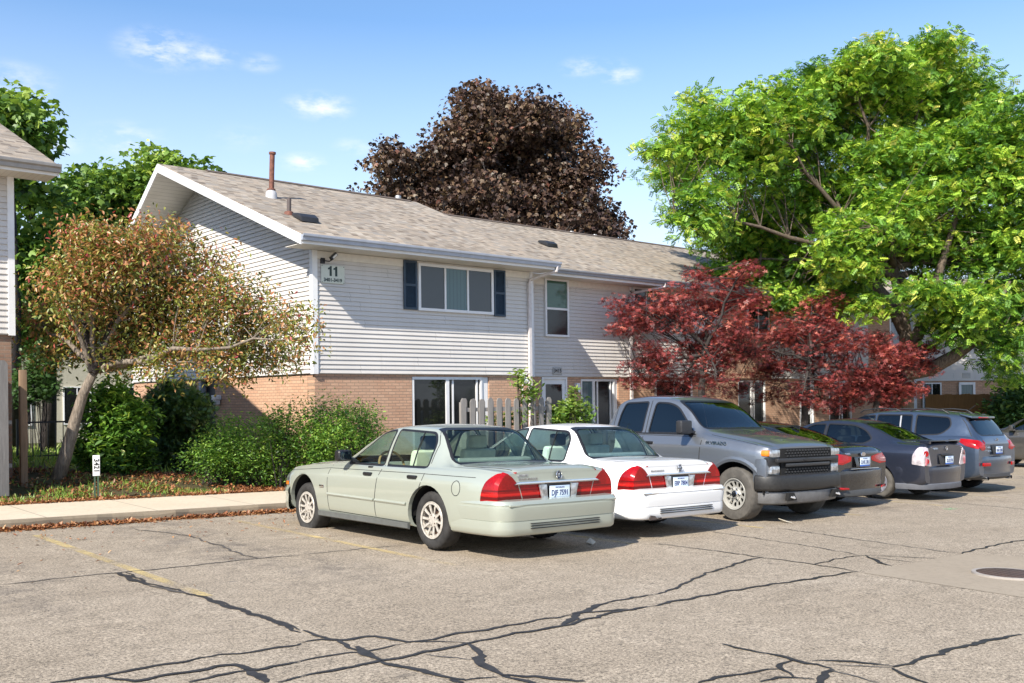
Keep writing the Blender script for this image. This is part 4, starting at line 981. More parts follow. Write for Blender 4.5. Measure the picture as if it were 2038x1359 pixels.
def make_tyre(r, rr, w, tread=True, flat=0.0):
    """tyre lying along x, outer face towards -x... symmetrical"""
    h = w / 2
    prof = [(rr - .012, -h * .70), (rr + .012, -h * .92), (rr + (r - rr) * .45, -h), (r - .028, -h * .93), (r - .008, -h * .80), (r - .001, -h * .62), (r, -h * .3), (r, 0), (r, h * .3), (r - .001, h * .62), (r - .008, h * .80), (r - .028, h * .93), (rr + (r - rr) * .45, h), (rr + .012, h * .92), (rr - .012, h * .70)]
    mb = MB().lathe(prof, 'x', 60)
    if tread:
        m = len(prof); n = 60
        for i in (4, 5, 6, 8, 9, 10):
            for k in range(n):
                if (k + (i % 2)) % 2:
                    x, y, z = mb.v[i * n + k]; L = math.hypot(y, z); s = (L - .009) / L; mb.v[i * n + k] = (x, y * s, z * s)
    if flat:
        lim = -r + flat
        mb.v = [((x * (1 + .35 * max(0, (lim + .05 - z)) / .1) if z < lim + .05 else x), y, max(z, lim)) for x, y, z in mb.v]
    return mb
def wheel(parent, x, y, r, rr, w, style, mats, steer=0, flat=0, zoff=0, tyre=None):
    """style: spoke10 / steel / cover / alloy5"""
    sgn = 1 if x > 0 else -1
    t = make_tyre(r, rr, w, True, flat).build('wheel', tyre or M_TYRE, parent, autosmooth=38)
    t.location = (x, y, r - flat + zoff); t.rotation_euler = (random.uniform(0, .0), 0, steer)
    o = sgn * w / 2
    def put(m, name, mat, **k): return m.build(name, mat, t, **k)
    lip = MB().lathe([(rr + .004, o * .94), (rr, o * .98), (rr - .016, o * .94), (rr - .022, o * .55), (rr - .03, -o * .3)], 'x', 40); put(lip, 'rim', mats[0], autosmooth=40)
    back = MB().lathe([(.001, o * .12), (rr - .035, o * .10)], 'x', 32); put(back, 'brake_disc', mats[1])
    m = MB()
    if style == 'spoke10':
        N = 10
        for k in range(N):
            a = 2 * math.pi * k / N + .1; ca, sa = math.cos(a), math.sin(a)
            def P(rad, tw, d): return (o * d, rad * ca - tw * sa, rad * sa + tw * ca)
            for (r0, r1, w0, w1) in ((.06, rr - .018, .010, .015),):
                f0 = [P(r0, -w0, .80), P(r0, w0, .80), P(r1 - .03, w1, .97), P(r1, w1, .90), P(r1, -w1, .90), P(r1 - .03, -w1, .97)]
                m.prism(f0, (-o * .12, 0, 0))
        m.lathe([(rr - .030, o * .97), (rr - .008, o * .95), (rr - .012, o * .7), (rr - .034, o * .75)], 'x', 40)
        m.lathe([(.001, o * .88), (.045, o * .90), (.075, o * .84), (.082, o * .6)], 'x', 24)
        put(m, 'hub_cap', mats[0], autosmooth=40)
        b = MB()
        for k in range(5):
            a = 2 * math.pi * k / 5; b.lathe([(.001, o * .885), (.011, o * .885), (.012, o * .84)], 'x', 8, (0, .056 * math.cos(a), .056 * math.sin(a)))
        put(b, 'wheel_nut', mats[2])
    elif style == 'steel':
        N = 12; ri, ro = rr * .52, rr * .80
        # disc with round holes: ring sections plus webs
        m.lathe([(rr - .02, o * .80), (ro, o * .74), (ro, o * .55)], 'x', 48)
        for k in range(N):
            a = 2 * math.pi * (k + .5) / N; ca, sa = math.cos(a), math.sin(a)
            def P(rad, tw, d): return (o * d, rad * ca - tw * sa, rad * sa + tw * ca)
            w0, w1 = ri * .13, ro * .085
            m.prism([P(ri - .02, -w0 * 1.8, .62), P(ri + .01, -w0, .65), P(ro - .02, -w1, .73), P(ro + .006, -w1 * 2.2, .755), P(ro + .006, w1 * 2.2, .755), P(ro - .02, w1, .73), P(ri + .01, w0, .65), P(ri - .02, w0 * 1.8, .62)], (-o * .1, 0, 0))
        m.lathe([(ri, o * .55), (ri, o * .64), (ri * .85, o * .60), (ri * .55, o * .72), (ri * .5, o * .80), (.001, o * .80)], 'x', 36)
        put(m, 'wheel_disc', mats[0], autosmooth=35)
        b = MB()
        for k in range(6):
            a = 2 * math.pi * k / 6; b.lathe([(.001, o * .86), (.013, o * .86), (.015, o * .62)], 'x', 8, (0, ri * .72 * math.cos(a), ri * .72 * math.sin(a)))
        b.lathe([(.001, o * .90), (ri * .40, o * .90), (ri * .46, o * .84), (ri * .5, o * .7)], 'x', 20); put(b, 'hub_cap', mats[2], autosmooth=40)
    else:
        N = 7 if style == 'cover' else 5
        for k in range(N):
            a = 2 * math.pi * k / N + .3; ca, sa = math.cos(a), math.sin(a)
            def P(rad, tw, d): return (o * d, rad * ca - tw * sa, rad * sa + tw * ca)
            m.prism([P(.05, -.03, .78), P(.05, .03, .78), P(rr - .02, .05, .93), P(rr - .02, -.05, .93)], (-o * .2, 0, 0))
        m.lathe([(.001, o * .84), (.05, o * .85), (.065, o * .7)], 'x', 20); put(m, 'hub_cap', mats[0], autosmooth=40)
    return t
def licence_plate(parent, x, y, z, txt, facing=-1, tilt=0.0):
    p = MB().box(-.152, .152, -.004, .004, -.076, .076).build('licence_plate', M_PLATE, parent, bevel=.003)
    p.location = (x, y, z); p.rotation_euler = (tilt, 0, 0 if facing < 0 else math.pi)
    text_obj('plate_number', txt, .085, M_PLTXT, p, frame_mx((0, -.005, -.006), (1, 0, 0), (0, 0, 1)), ext=.001, sx=.82, bold=.0015)
    text_obj('plate_number', 'MICHIGAN', .028, M_PLTXT, p, frame_mx((0, -.005, .055), (1, 0, 0), (0, 0, 1)), ext=.0008)
    return p
def seat(parent, x, y, w, z=.45, mat=None, h=.62, rake=.18):
    m = MB().prism([(x - w / 2, y + .26, z), (x - w / 2, y - .26, z - .03), (x - w / 2, y - .28, z - .2), (x - w / 2, y + .26, z - .18)], (w, 0, 0))
    m.prism([(x - w / 2, y - .20, z - .04), (x - w / 2, y - .20 - rake * .9, z + h), (x - w / 2, y - .33 - rake * .9, z + h - .01), (x - w / 2, y - .36, z - .06)], (w, 0, 0))
    o = m.build('seat', mat, parent, bevel=.05, seg=3)
    return o
def headrest(parent, x, y, z, mat, w=.25):
    m = MB().box(x - w / 2, x + w / 2, y - .06, y + .05, z, z + .17); return m.build('headrest', mat, parent, bevel=.04, seg=3)
def mirror(parent, c, x, y, z, mat, s=1.0, wid=.20, hgt=.135):
    sg = 1 if x > 0 else -1; p, n = c.side(y, z, sg)
    m = MB(); cx = p.x + sg * (wid * .62 + .05)
    m.box(cx - wid / 2, cx + wid / 2, y - .055, y + .07, z - .01, z + hgt)
    o = m.build('mirror', mat, parent, bevel=.04, seg=3)
    a = MB().prism([(p.x - sg * .02, y + .05, z - .01), (p.x - sg * .02, y - .06, z - .05), (cx, y - .03, z + .03), (cx, y + .04, z + .04)], (0, 0, .04)); a.build('mirror_arm', mat, o)
    MB().box(cx - wid * .40, cx + wid * .40, y - .060, y - .054, z + .012, z + hgt - .02).build('mirror_glass', plain('mirror_glass', (.10, .11, .12), .05, 1.0), o, bevel=.002)
    return o

def build_car(S):
    """S: everything that tells this car from another"""
    root = empty(S['name'], S['loc'], S.get('rz', 0), S['label'], S['cat'], S.get('group'))
    root.rotation_euler = (S.get('pitch', 0), S.get('roll', SL if abs(S.get('rz', 0)) < 1 else -SL), S.get('rz', 0))
    bm = loft_body(S['T'], S.get('step', .06), S.get('bulge', .02))
    C = Caster(bm); pm = S['paint']
    up = lambda f: f.normal
    # wheel arches
    for ya, ra in S['arches']:
        poly = [(ya + ra * math.cos(t), S['wr'] + .02 + ra * math.sin(t)) for t in np.linspace(0, 2 * math.pi, 33)[:-1]]
        poly = [(a, max(b, -.1)) for a, b in poly]
        for sg in (-1, 1):
            fs = carve(bm, poly, (1, 2), lambda f, sg=sg: f.normal.x * sg > .2 and f.calc_center_median().x * sg > .2)
            fs += [f for f in bm.faces if f not in fs and abs(f.calc_center_median().y - ya) < ra * .9 and f.normal.z < -.5 and f.calc_center_median().z < .6 and f.calc_center_median().x * sg > S['track'] - .16]
            if fs:
                bd = [e for e in set(e for f in fs for e in f.edges) if sum(1 for g in e.link_faces if g in set(fs)) == 1]
                bmesh.ops.delete(bm, geom=fs, context='FACES')
                bd = [e for e in bd if e.is_valid and e.verts[0].co.x * sg > .55 and e.verts[1].co.x * sg > .55]
                if bd:
                    r = bmesh.ops.extrude_edge_only(bm, edges=bd)
                    for g in r['geom']:
                        if isinstance(g, bmesh.types.BMVert): g.co.x -= sg * .05
    pieces = []
    # side windows with their black surround
    for key, test_n in (('side', None),):
        for gi, (name, P, rad, gl) in enumerate(S['side_glass']):
            P = rnd_poly(P, rad, 4); big = offset_poly(P, S.get('trimw', .027))
            for sg in (-1, 1):
                tst = lambda f, sg=sg: f.normal.x * sg > .25 and f.calc_center_median().x * sg > .15
                fb = carve(bm, big, (1, 2), tst)
                ring = lift(bm, fb); tst2 = lambda f: True
                fi = carve(ring, P, (1, 2), tst2); g = lift(ring, fi, -.007)
                pieces.append(('window_trim', ring, S.get('trim', M_TRIM))); pieces.append(('window', g, gl))
    for (name, P, rad, gl, tst) in S['end_glass']:
        P = rnd_poly(P, rad, 4); big = offset_poly(P, S.get('trimw2', .03))
        fb = carve(bm, big, (0, 2), tst); ring = lift(bm, fb)
        fi = carve(ring, P, (0, 2), lambda f: True); g = lift(ring, fi, -.006)
        pieces.append(('window_trim', ring, M_TRIM)); pieces.append((name, g, gl))
    # lamps and other panels cut out of the skin
    for (name, P, rad, ax, tst, mat, off) in S.get('panels', ()):
        P = rnd_poly(P, rad, 4) if rad else P
        fs = carve(bm, P, ax, tst)
        if not fs: continue
        nb = lift(bm, fs, off, remove=off < 0 or S.get('cutpanels', True))
        if off: skirt(nb, off + .012)
        pieces.append((name, nb, mat))
    body = bm_obj('body', bm, [pm], root, autosmooth=S.get('smooth', 42))
    for name, b, mt in pieces:
        bmesh.ops.remove_doubles(b, verts=b.verts[:], dist=1e-5)
        bm_obj(name, b, mt, root, autosmooth=50)
    # dark arches behind the wheels, floor and underside
    for ya, ra in S['arches']:
        for sg in (-1, 1):
            ww = MB(); xi, xo = sg * (S['track'] - .19), sg * (S['hw'] - .035); n = 18; vs = []; fs = []
            for k in range(n + 1):
                t = math.pi * k / n; r2 = ra + .012
                for x in (xi, xo): vs.append((x, ya + r2 * math.cos(t), S['wr'] + .02 + r2 * math.sin(t)))
            for k in range(n): fs.append((2 * k, 2 * k + 1, 2 * k + 3, 2 * k + 2))
            fs.append(tuple(2 * k for k in range(n + 1))); ww.add(vs, fs)
            ww.build('wheel_well', M_WELL, root)
    # panel gaps drawn as thin dark joints on the real skin
    for sg in (-1, 1):
        for P, wd in S.get('seams', ()):
            sm = MB(); strip(sm, [C.side(y, z, sg) for y, z in dense(P)], wd * 1.25, .0015); sm.build('panel_gap', M_SEAM, root)
        for P, wd in S.get('top_seams', ()):
            sm = MB(); strip(sm, [C.top(x * sg, y) for x, y in dense(P)], wd * 1.25, .0015); sm.build('panel_gap', M_SEAM, root)
    for nm, P, wd, dome, mt in S.get('mouldings', ()):
        for sg in (-1, 1):
            mm = MB(); strip(mm, [C.side(y, z, sg) for y, z in dense(P)], wd, .008, dome=dome); mm.build(nm, mt, root, smooth=False)
    for ys in S.get('handles', ()):
        y, z = ys
        for sg in (-1, 1):
            p, n = C.side(y, z, sg); hm = MB().box(p.x - .012, p.x + .03 * 1, y - .09, y + .09, z - .022, z + .022) if sg > 0 else MB().box(p.x - .03, p.x + .012, y - .09, y + .09, z - .022, z + .022)
            hm.build('handle', S.get('handle_mat', M_TRIM), root, bevel=.016, seg=2)
    for i, (x, y, st, fl, dz) in enumerate(S['wheels']):
        wheel(root, x, y, S['wr'] if not S.get('twr') else S['twr'], S['rim'], S['tw'], S['wstyle'], S['wmats'], st, fl, dz, S.get('tyre'))
    # cabin
    y0, y1, fw, fz = S['cabin']
    MB().box(-fw, fw, y1, y0, fz - .05, fz).build('cabin_floor', M_DARKIN, root)
    it = S.get('inmat', M_DARKIN)
    for x in (-.38, .38):
        s_ = seat(root, x, S['seat_y'], .52, S['seat_z'], it); headrest(root, x, S['seat_y'] - .40, S['seat_z'] + .62, M_DARKIN if x < 0 else it).parent = s_
    s_ = seat(root, 0, S['seat2_y'], 1.24, S['seat_z'] + .02, it, h=.52)
    if not S.get('shelf') or S['inmat'] is M_DARKIN:
        for x in (-.38, .38): headrest(root, x, S['seat2_y'] - .37, S['seat_z'] + .54, it).parent = s_
    dy, dz = S['dash']
    MB().prism([(-fw, dy + .35, dz - .02), (-fw, dy - .05, dz), (-fw, dy - .12, dz - .08), (-fw, dy, dz - .45), (-fw, dy + .35, dz - .45)], (2 * fw, 0, 0)).build('dashboard', S.get('dashmat', M_DARKIN), root, bevel=.03)
    swx = -.38
    st = MB().tube([(swx + .19 * math.cos(a), dy - .30 + .07 * math.sin(a), dz - .03 + .175 * math.sin(a)) for a in np.linspace(0, 2 * math.pi, 25)], .016, 8, False); st.add([(swx - .18, dy - .30, dz - .05), (swx + .18, dy - .30, dz - .05), (swx + .16, dy - .30, dz - .09), (swx - .16, dy - .30, dz - .09)], [(0, 1, 2, 3)])
    st.build('steering_wheel', S.get('swmat', M_DARKIN), root)
    if S.get('shelf'):
        a, b, z, wdt = S['shelf']; MB().box(-wdt, wdt, b, a, z - .03, z).build('parcel_shelf', S.get('shelfmat', it), root)
    return root, C, body
def loc_at(x, y, dz=0): return (x, y, lot_z(x) + dz)

# ---------------------------------------------------------------- the two big saloons
GM_T = [
 (2.24, .70, .30, .54, .60, .60, .46, .665, .675), (2.19, .81, .27, .61, .72, .695, .56, .745, .765), (2.05, .90, .25, .67, .80, .775, .63, .815, .835), (1.80, .955, .23, .70, .845, .825, .67, .855, .88), (1.4, .97, .22, .73, .86, .86, .70, .895, .92), (.95, .985, .22, .745, .865, .885, .73, .93, .955),
 (.70, .988, .22, .75, .862, .90, .735, .955, .985), (.52, .988, .22, .755, .86, .91, .705, 1.045, 1.075), (.22, .988, .22, .76, .855, .92, .65, 1.21, 1.245), (-.08, .988, .22, .765, .85, .925, .612, 1.335, 1.375), (-.33, .988, .22, .77, .85, .93, .60, 1.378, 1.42), (-.72, .988, .22, .775, .85, .935, .595, 1.39, 1.44),
 (-1.02, .988, .22, .78, .85, .935, .60, 1.378, 1.425), (-1.24, .988, .22, .78, .85, .94, .61, 1.34, 1.385), (-1.46, .986, .23, .785, .85, .945, .665, 1.165, 1.21), (-1.70, .982, .24, .785, .845, .945, .735, .965, .995), (-1.86, .978, .25, .79, .84, .945, .72, .962, .988), (-2.15, .955, .26, .80, .825, .945, .70, .965, .99),
 (-2.40, .92, .28, .80, .80, .93, .67, .96, .985), (-2.54, .89, .31, .79, .775, .915, .63, .945, .97), (-2.585, .875, .33, .77, .76, .895, .61, .92, .945)]
def big_saloon(name, loc, paint, label, inmat, plate, trunk, rusty, flat, pitch=0, roll=None):
    rearf = lambda f: f.normal.y < -.25
    lampz = [(.945, .615), (.945, .80), (.86, .905), (.74, .945), (.60, .875), (.53, .80), (.53, .615)]
    S = dict(name=name, loc=loc, label=label, cat='car', T=GM_T, paint=paint, group='cars parked along the kerb', pitch=pitch, arches=((1.455, .385), (-1.455, .385)), wr=.338, hw=.985, track=.80, rim=.212, tw=.235,
      wheels=((-.80, 1.455, 0, flat, 0), (.80, 1.455, 0, 0, 0), (-.80, -1.455, 0, 0, 0), (.80, -1.455, 0, 0, 0)), wstyle='spoke10',
      wmats=(plain('corroded_alloy', (.50, .465, .41), .5, .35, var=.3, scale=30) if rusty else M_SILV, M_RUSTW if rusty else M_TRIM, M_RUSTW if rusty else M_GALV),
      side_glass=[('window', [(.42, .938), (-.375, .94), (-.31, 1.345), (-.07, 1.322)], [.02, .02, .03, .12], G_CLEAR), ('window', [(-.475, .942), (-1.29, .947), (-1.265, 1.20), (-1.16, 1.32), (-.405, 1.35)], [.02, .03, .10, .10, .02], G_CLEAR)],
      end_glass=[('windscreen', [(-.69, 1.0), (.69, 1.0), (.56, 1.355), (-.56, 1.355)], .05, G_CLEAR, lambda f: f.calc_center_median().y > -.3 and f.normal.y > .15 and f.calc_center_median().z > .95),
                 ('rear_window', [(-.70, 1.0), (.70, 1.0), (.56, 1.365), (-.56, 1.365)], .06, G_CLEAR, lambda f: f.calc_center_median().y < -1.1 and f.normal.y < -.15 and f.calc_center_median().z > .97 and f.calc_center_median().y > -1.74)],
      seams=[([(.80, .89), (.78, .72), (.77, .50), (.76, .30)], .008), ([(-.425, .93), (-.40, .72), (-.36, .5), (-.36, .30)], .009), ([(-1.33, .93), (-1.34, .80), (-1.30, .70), (-1.20, .62)], .009), ([(.76, .30), (-.36, .29)], .007), ([(-.36, .29), (-1.08, .28)], .007),
             ([(-1.34, .98), (-1.32, 1.20), (-1.22, 1.34)], .008), ([(-1.98 + .07 * math.cos(t), .735 + .082 * math.sin(t)) for t in np.linspace(0, 6.283, 22)], .007), ([(1.95, .775), (.8, .85), (-1.3, .865), (-2.25, .862)], .006)],
      top_seams=[([(.70, -1.78), (.69, -2.15), (.65, -2.42), (.62, -2.53)], .009), ([(.73, .80), (.69, 1.5), (.6, 2.0)], .008)],
      mouldings=[('side_moulding', [(.77, .515), (-.345, .505)], .035, .010, paint), ('side_moulding', [(-.375, .505), (-1.04, .50)], .035, .010, paint)],
      handles=((-.17, .815), (-1.14, .82)), cabin=(.70, -1.70, .80, .32), seat_y=-.28, seat2_y=-1.0, seat_z=.50, inmat=inmat, dash=(.46, .925), dashmat=inmat, swmat=plain('tan_wheel', (.30, .19, .08), .5), shelf=(-1.28, -1.72, .955, .72), shelfmat=inmat,
      panels=[('taillight', [(.99, .60), (.98, .78), (.93, .87), (.86, .925), (.775, .935), (.67, .875), (.585, .79), (.52, .60)], [.01, .02, .04, .04, .05, .03, .01, .01], (0, 2), lambda f: f.normal.y < -.3 and f.calc_center_median().y < -2.1, M_RED, .006),
              ('taillight', [(-x, z) for x, z in [(.99, .60), (.98, .78), (.93, .87), (.86, .925), (.775, .935), (.67, .875), (.585, .79), (.52, .60)]], [.01, .02, .04, .04, .05, .03, .01, .01], (0, 2), lambda f: f.normal.y < -.3 and f.calc_center_median().y < -2.1, M_RED, .006),
              ('taillight', [(.505, .61), (.565, .785), (.24, .785), (.20, .61)], .008, (0, 2), rearf, M_RED, .005), ('taillight', [(-.505, .61), (-.565, .785), (-.24, .785), (-.20, .61)], .008, (0, 2), rearf, M_RED, .005)])
    for sg in (-1, 1):
        S['panels'].append(('taillight', [(-2.60, .60), (-2.36, .605), (-2.375, .72), (-2.43, .84), (-2.50, .91), (-2.60, .925)], [.0, .03, .05, .04, .02, 0], (1, 2), lambda f, sg=sg: f.normal.x * sg > .3 and f.calc_center_median().x * sg > .5, M_RED, .006))
        S['panels'].append(('headlight', [(2.26, .555), (1.87, .57), (1.88, .725), (1.97, .755), (2.10, .73), (2.26, .67)], .012, (1, 2), lambda f, sg=sg: f.normal.x * sg > .12 and f.calc_center_median().x * sg > .3, M_CLR, .005))
    if roll is not None: S['roll'] = roll
    root, C, body = build_car(S)
    # amber corner of each headlight
    for sg in (-1, 1):
        m = MB(); strip(m, [C.side(y, z, sg) for y, z in dense([(1.89, .60), (2.19, .59)])], .05, .012); m.build('indicator', M_AMB, root)
        p, n = C.side(.92, .60, sg); MB().box(p.x - .006, p.x + .006, .86, .98, .585, .625).build('badge', M_CHROME, root, bevel=.005)
        m = MB(); strip(m, [C.side(y, z, sg) for y, z in dense([(-1.0, .94), (-.93, 1.35)])], .018, .004); m.build('window_divider', M_TRIM, root)
        p, n = C.side(-.12, .895, sg); MB().box(p.x - .008, p.x + .008, -.19, -.09, .882, .908).build('keypad', M_TRIM, root, bevel=.003)
        mirror(root, C, .9 * sg, .34, .965, M_TRIM)
    for sg in (-1, 1): MB().prism([(sg * .93, 1.05, .20), (sg * .962, 1.05, .215), (sg * .966, 1.05, .275), (sg * .93, 1.05, .28)], (0, -2.1, 0)).build('sill', plain('sill_dark', (.10, .105, .10), .6), root)
    rb = [(-.10, .24), (-.02, .25), (.006, .275), (.012, .33), (.010, .40), (.004, .405), (.004, .409), (.012, .415), (.020, .47), (.026, .53), (.026, .555), (.018, .562), (.018, .578), (.026, .585), (.022, .60), (.0, .625), (-.10, .635)]
    sweep_bumper(rb, .940, -1.87, -2.70, .20, .025, False, 10, .03).build('bumper', paint, root, autosmooth=40)
    g = MB()
    for z in (.325, .352, .378): g.box(-.52, .52, -2.747, -2.69, z - .004, z + .004)
    g.build('bumper_slot', M_SEAM, root)
    for sg in (-1, 1):
        MB().box(sg * .60 - .21, sg * .60 + .21, -2.728, -2.70, .566, .592).build('bumper_strip', M_CHROME if not rusty else paint, root, bevel=.008)
    fbp = [(-.10, .22), (-.01, .23), (.012, .27), (.018, .36), (.012, .44), (.022, .46), (.022, .50), (.0, .545), (-.12, .56)]
    sweep_bumper(fbp, .957, 1.86, 2.23, .33, .07, True, 10, .02).build('bumper', paint, root, autosmooth=40)
    gr = MB().box(-.36, .36, 2.24, 2.29, .56, .66)
    gr.build('grille', M_CHROME, root, bevel=.02)
    # chrome bar, plate recess and lamps
    MB().prism([(-.66, -2.585, .79), (.66, -2.585, .79), (.60, -2.585, .815), (.58, -2.585, .818), (-.58, -2.585, .818), (-.60, -2.585, .815)], (0, -.028, 0)).build('chrome_bar', M_CHROME, root, bevel=.006)
    for sg in (-1, 1):
        MB().prism([(sg * .30, -2.60, .78), (sg * .19, -2.60, .78), (sg * .17, -2.60, .605), (sg * .25, -2.60, .595)], (0, -.026, 0)).build('reverse_light', M_CLR, root, bevel=.01)
    MB().box(-.18, .18, -2.607, -2.585, .59, .788).build('plate_recess', M_TRIM, root)
    licence_plate(root, 0, -2.627, .685, plate)
    em = MB().lathe([(.001, .012), (.045, .012), (.052, .006)], 'y', 24); e = em.build('emblem', plain('emblem_navy', (.02, .035, .06), .3), root, autosmooth=40)
    p, n = C.rear(0, .88); e.location = (0, p.y - .016, .875); e.rotation_euler = (0, 0, math.pi); e.scale = (.85, 1, .85)
    rg = MB()
    rg.tube([(.048 * math.cos(a), .018, .058 * math.sin(a)) for a in np.linspace(0, 6.283, 25)], .0045, 6, False)
    for k in (-.018, .0, .018): rg.tube([(k + .012 * math.cos(t), .014, .030 * math.sin(t)) for t in np.linspace(-1.2, 1.2, 7)], .0028, 5)
    rg.build('emblem_ring', M_CHROME, e)
    for i, (txt, zz, sz, xx) in enumerate(trunk):
        p, n = C.rear(xx, zz); text_obj('lettering', txt, sz, M_CHROME if i else M_GALV, root, frame_mx((xx, p.y - .004, zz), (1, 0, 0), (0, n.z, -n.y)), ext=.003, bold=.001)
    MB().box(-.17, .17, -1.64, -1.54, .955, 1.0).build('brake_light', inmat, root, bevel=.02)
    return root, C
P_SAGE = mat_paint('sage_paint', (.43, .46, .385), .40, .14, .28, (.36, .34, .28))
P_WHITE = mat_paint('white_paint', (.80, .80, .79), .0, .05, .34)
carA, CA = big_saloon('saloon_car', loc_at(7.46, 10.52), P_SAGE, 'pale sage green saloon with rusty wheels and a flat front tyre', M_BEIGE, 'DJF 7591', [('ULTIMATE', .885, .034, -.52), ('GRAND MARQUIS', .845, .034, -.44)], True, .055, pitch=-.008)
carB, CB = big_saloon('saloon_car', loc_at(9.96, 10.86), P_WHITE, 'white saloon with torn rear bumper corner, between the sage saloon and pickup', M_GREY, 'EBP 7804', [('GRAND MARQUIS', .850, .032, -.42)], False, 0)
MB().prism([(-.72, -2.712, .245), (-.50, -2.727, .243), (-.52, -2.735, .275), (-.60, -2.737, .262), (-.64, -2.735, .30), (-.71, -2.725, .31)], (0, -.012, 0)).build('torn_bumper', plain('torn_plastic', (.07, .055, .05), .8, var=.6), carB)
# ---------------------------------------------------------------- the pickup, backed in
P_STEEL = mat_paint('steel_grey_paint', (.18, .197, .222), .65, .12, .28, (.30, .28, .25))
TR_T = [
 (2.42, .85, .60, .98, .80, 1.06, .66, 1.095, 1.11), (2.38, .91, .56, 1.0, .85, 1.09, .69, 1.13, 1.15), (2.2, .97, .50, 1.03, .895, 1.125, .73, 1.175, 1.20), (1.9, 1.0, .46, 1.06, .92, 1.165, .77, 1.23, 1.26), (1.5, 1.01, .46, 1.09, .925, 1.215, .80, 1.28, 1.31),
 (1.2, 1.01, .46, 1.10, .915, 1.25, .82, 1.325, 1.355), (1.05, 1.01, .46, 1.10, .90, 1.26, .79, 1.44, 1.475), (.82, 1.005, .46, 1.10, .89, 1.265, .735, 1.64, 1.69), (.56, 1.0, .46, 1.10, .885, 1.27, .70, 1.775, 1.835), (.3, 1.0, .46, 1.10, .88, 1.27, .685, 1.82, 1.88),
 (-.2, 1.0, .46, 1.10, .88, 1.27, .68, 1.83, 1.895), (-.55, 1.0, .46, 1.10, .88, 1.27, .68, 1.80, 1.865), (-.74, 1.0, .46, 1.10, .88, 1.27, .69, 1.72, 1.78), (-.86, 1.0, .46, 1.10, .885, 1.27, .73, 1.50, 1.54), (-.95, 1.0, .46, 1.10, .89, 1.26, .80, 1.315, 1.325),
 (-1.01, 1.0, .50, 1.10, .93, 1.24, .86, 1.275, 1.28), (-2.2, 1.005, .50, 1.10, .94, 1.245, .87, 1.28, 1.285), (-3.0, 1.0, .52, 1.10, .93, 1.25, .87, 1.28, 1.285), (-3.06, .98, .54, 1.08, .91, 1.22, .86, 1.26, 1.265)]
TS = dict(name='pickup_truck', loc=loc_at(12.86, 10.66), rz=math.pi, label='steel grey pickup with black bumper facing out of its bay', cat='truck', group='cars parked along the kerb', T=TR_T, paint=P_STEEL, bulge=.012,
  arches=((1.86, .48), (-1.875, .48)), wr=.40, hw=1.01, track=.84, rim=.232, tw=.275, wheels=((-.845, 1.86, R(-8), 0, 0), (.845, 1.86, R(-8), 0, 0), (-.845, -1.875, 0, 0, 0), (.845, -1.875, 0, 0, 0)), wstyle='steel', wmats=(plain('painted_steel', (.44, .43, .39), .45, .35), M_WELL, M_CHROME), tyre=M_TYRED,
  side_glass=[('window', [(1.0, 1.295), (.10, 1.29), (.13, 1.755), (.40, 1.745), (.60, 1.68)], [.03, .03, .05, .12, .12], G_DARK), ('window', [(-.07, 1.29), (-.62, 1.29), (-.60, 1.58), (-.55, 1.745), (-.06, 1.765)], [.03, .05, .05, .05, .03], G_DARK)],
  end_glass=[('windscreen', [(-.77, 1.375), (.77, 1.375), (.66, 1.775), (-.66, 1.775)], .06, G_MID, lambda f: f.calc_center_median().y > .3 and f.normal.y > .15 and f.calc_center_median().z > 1.34 and f.calc_center_median().y < 1.25), ],
  seams=[([(1.24, 1.23), (1.22, .9), (1.20, .55)], .011), ([(.02, 1.80), (.02, 1.25), (.0, .8), (-.02, .55)], .011), ([(-.72, 1.72), (-.72, 1.25), (-.74, .95), (-.80, .60)], .011), ([(1.20, .53), (-.80, .53)], .009), ([(1.1, 1.235), (-.8, 1.245)], .009), ([(-.975, 1.24), (-.975, .55)], .02)],
  top_seams=[([(.88, 2.2), (.875, 1.8), (.86, 1.35)], .010)], mouldings=[('window_sill_trim', [(1.08, 1.262), (-.68, 1.266)], .022, .006, M_TRIM)],
  handles=((.18, 1.12), (-.56, 1.12)), cabin=(1.1, -.80, .85, .62), seat_y=.28, seat2_y=-.30, seat_z=.92, inmat=M_DARKIN, dash=(.88, 1.29), swmat=M_DARKIN, step=.07, smooth=38)
truck, CT = build_car(TS)[:2]
fy = 2.42
def front(name, P, y0, d, mat, bevel=.012, parent=None): # outline in (x, z), thickness d towards the viewer
    return MB().prism([(x, y0, z) for x, z in P], (0, d, 0)).build(name, mat, parent or truck, bevel=bevel)
def both(P): return [P, [(-x, z) for x, z in P]]
# black grille in two openings with a bar between
front('grille', [(-.66, 1.085), (.66, 1.085), (.67, 1.0), (.65, .60), (.58, .55), (-.58, .55), (-.65, .60), (-.67, 1.0)], fy - .02, .05, M_WELL, .0)
for zc, hh in ((1.015, .12), (.70, .20)):
    gm = MB()
    for r in range(3 if hh < .15 else 5):
        z = zc + hh / 2 - (r + .5) * hh / (3 if hh < .15 else 5)
        for k in range(15):
            x = -.59 + 1.18 * (k + (r % 2) * .5) / 15
            gm.prism([(x - .030, fy + .034, z), (x, fy + .05, z - .014), (x + .030, fy + .034, z), (x, fy + .05, z + .014)], (0, -.008, 0))
    gm.build('grille_mesh', plain('grille_black', (.030, .031, .033), .35), truck)
front('grille_bar', [(-.80, .945), (.80, .945), (.80, .885), (-.80, .885)], fy + .01, .065, M_BLACK, .015); front('grille_bar', [(-.58, .868), (.58, .868), (.57, .818), (-.57, .818)], fy + .01, .06, plain('bar_grey', (.03, .031, .034), .35), .012)
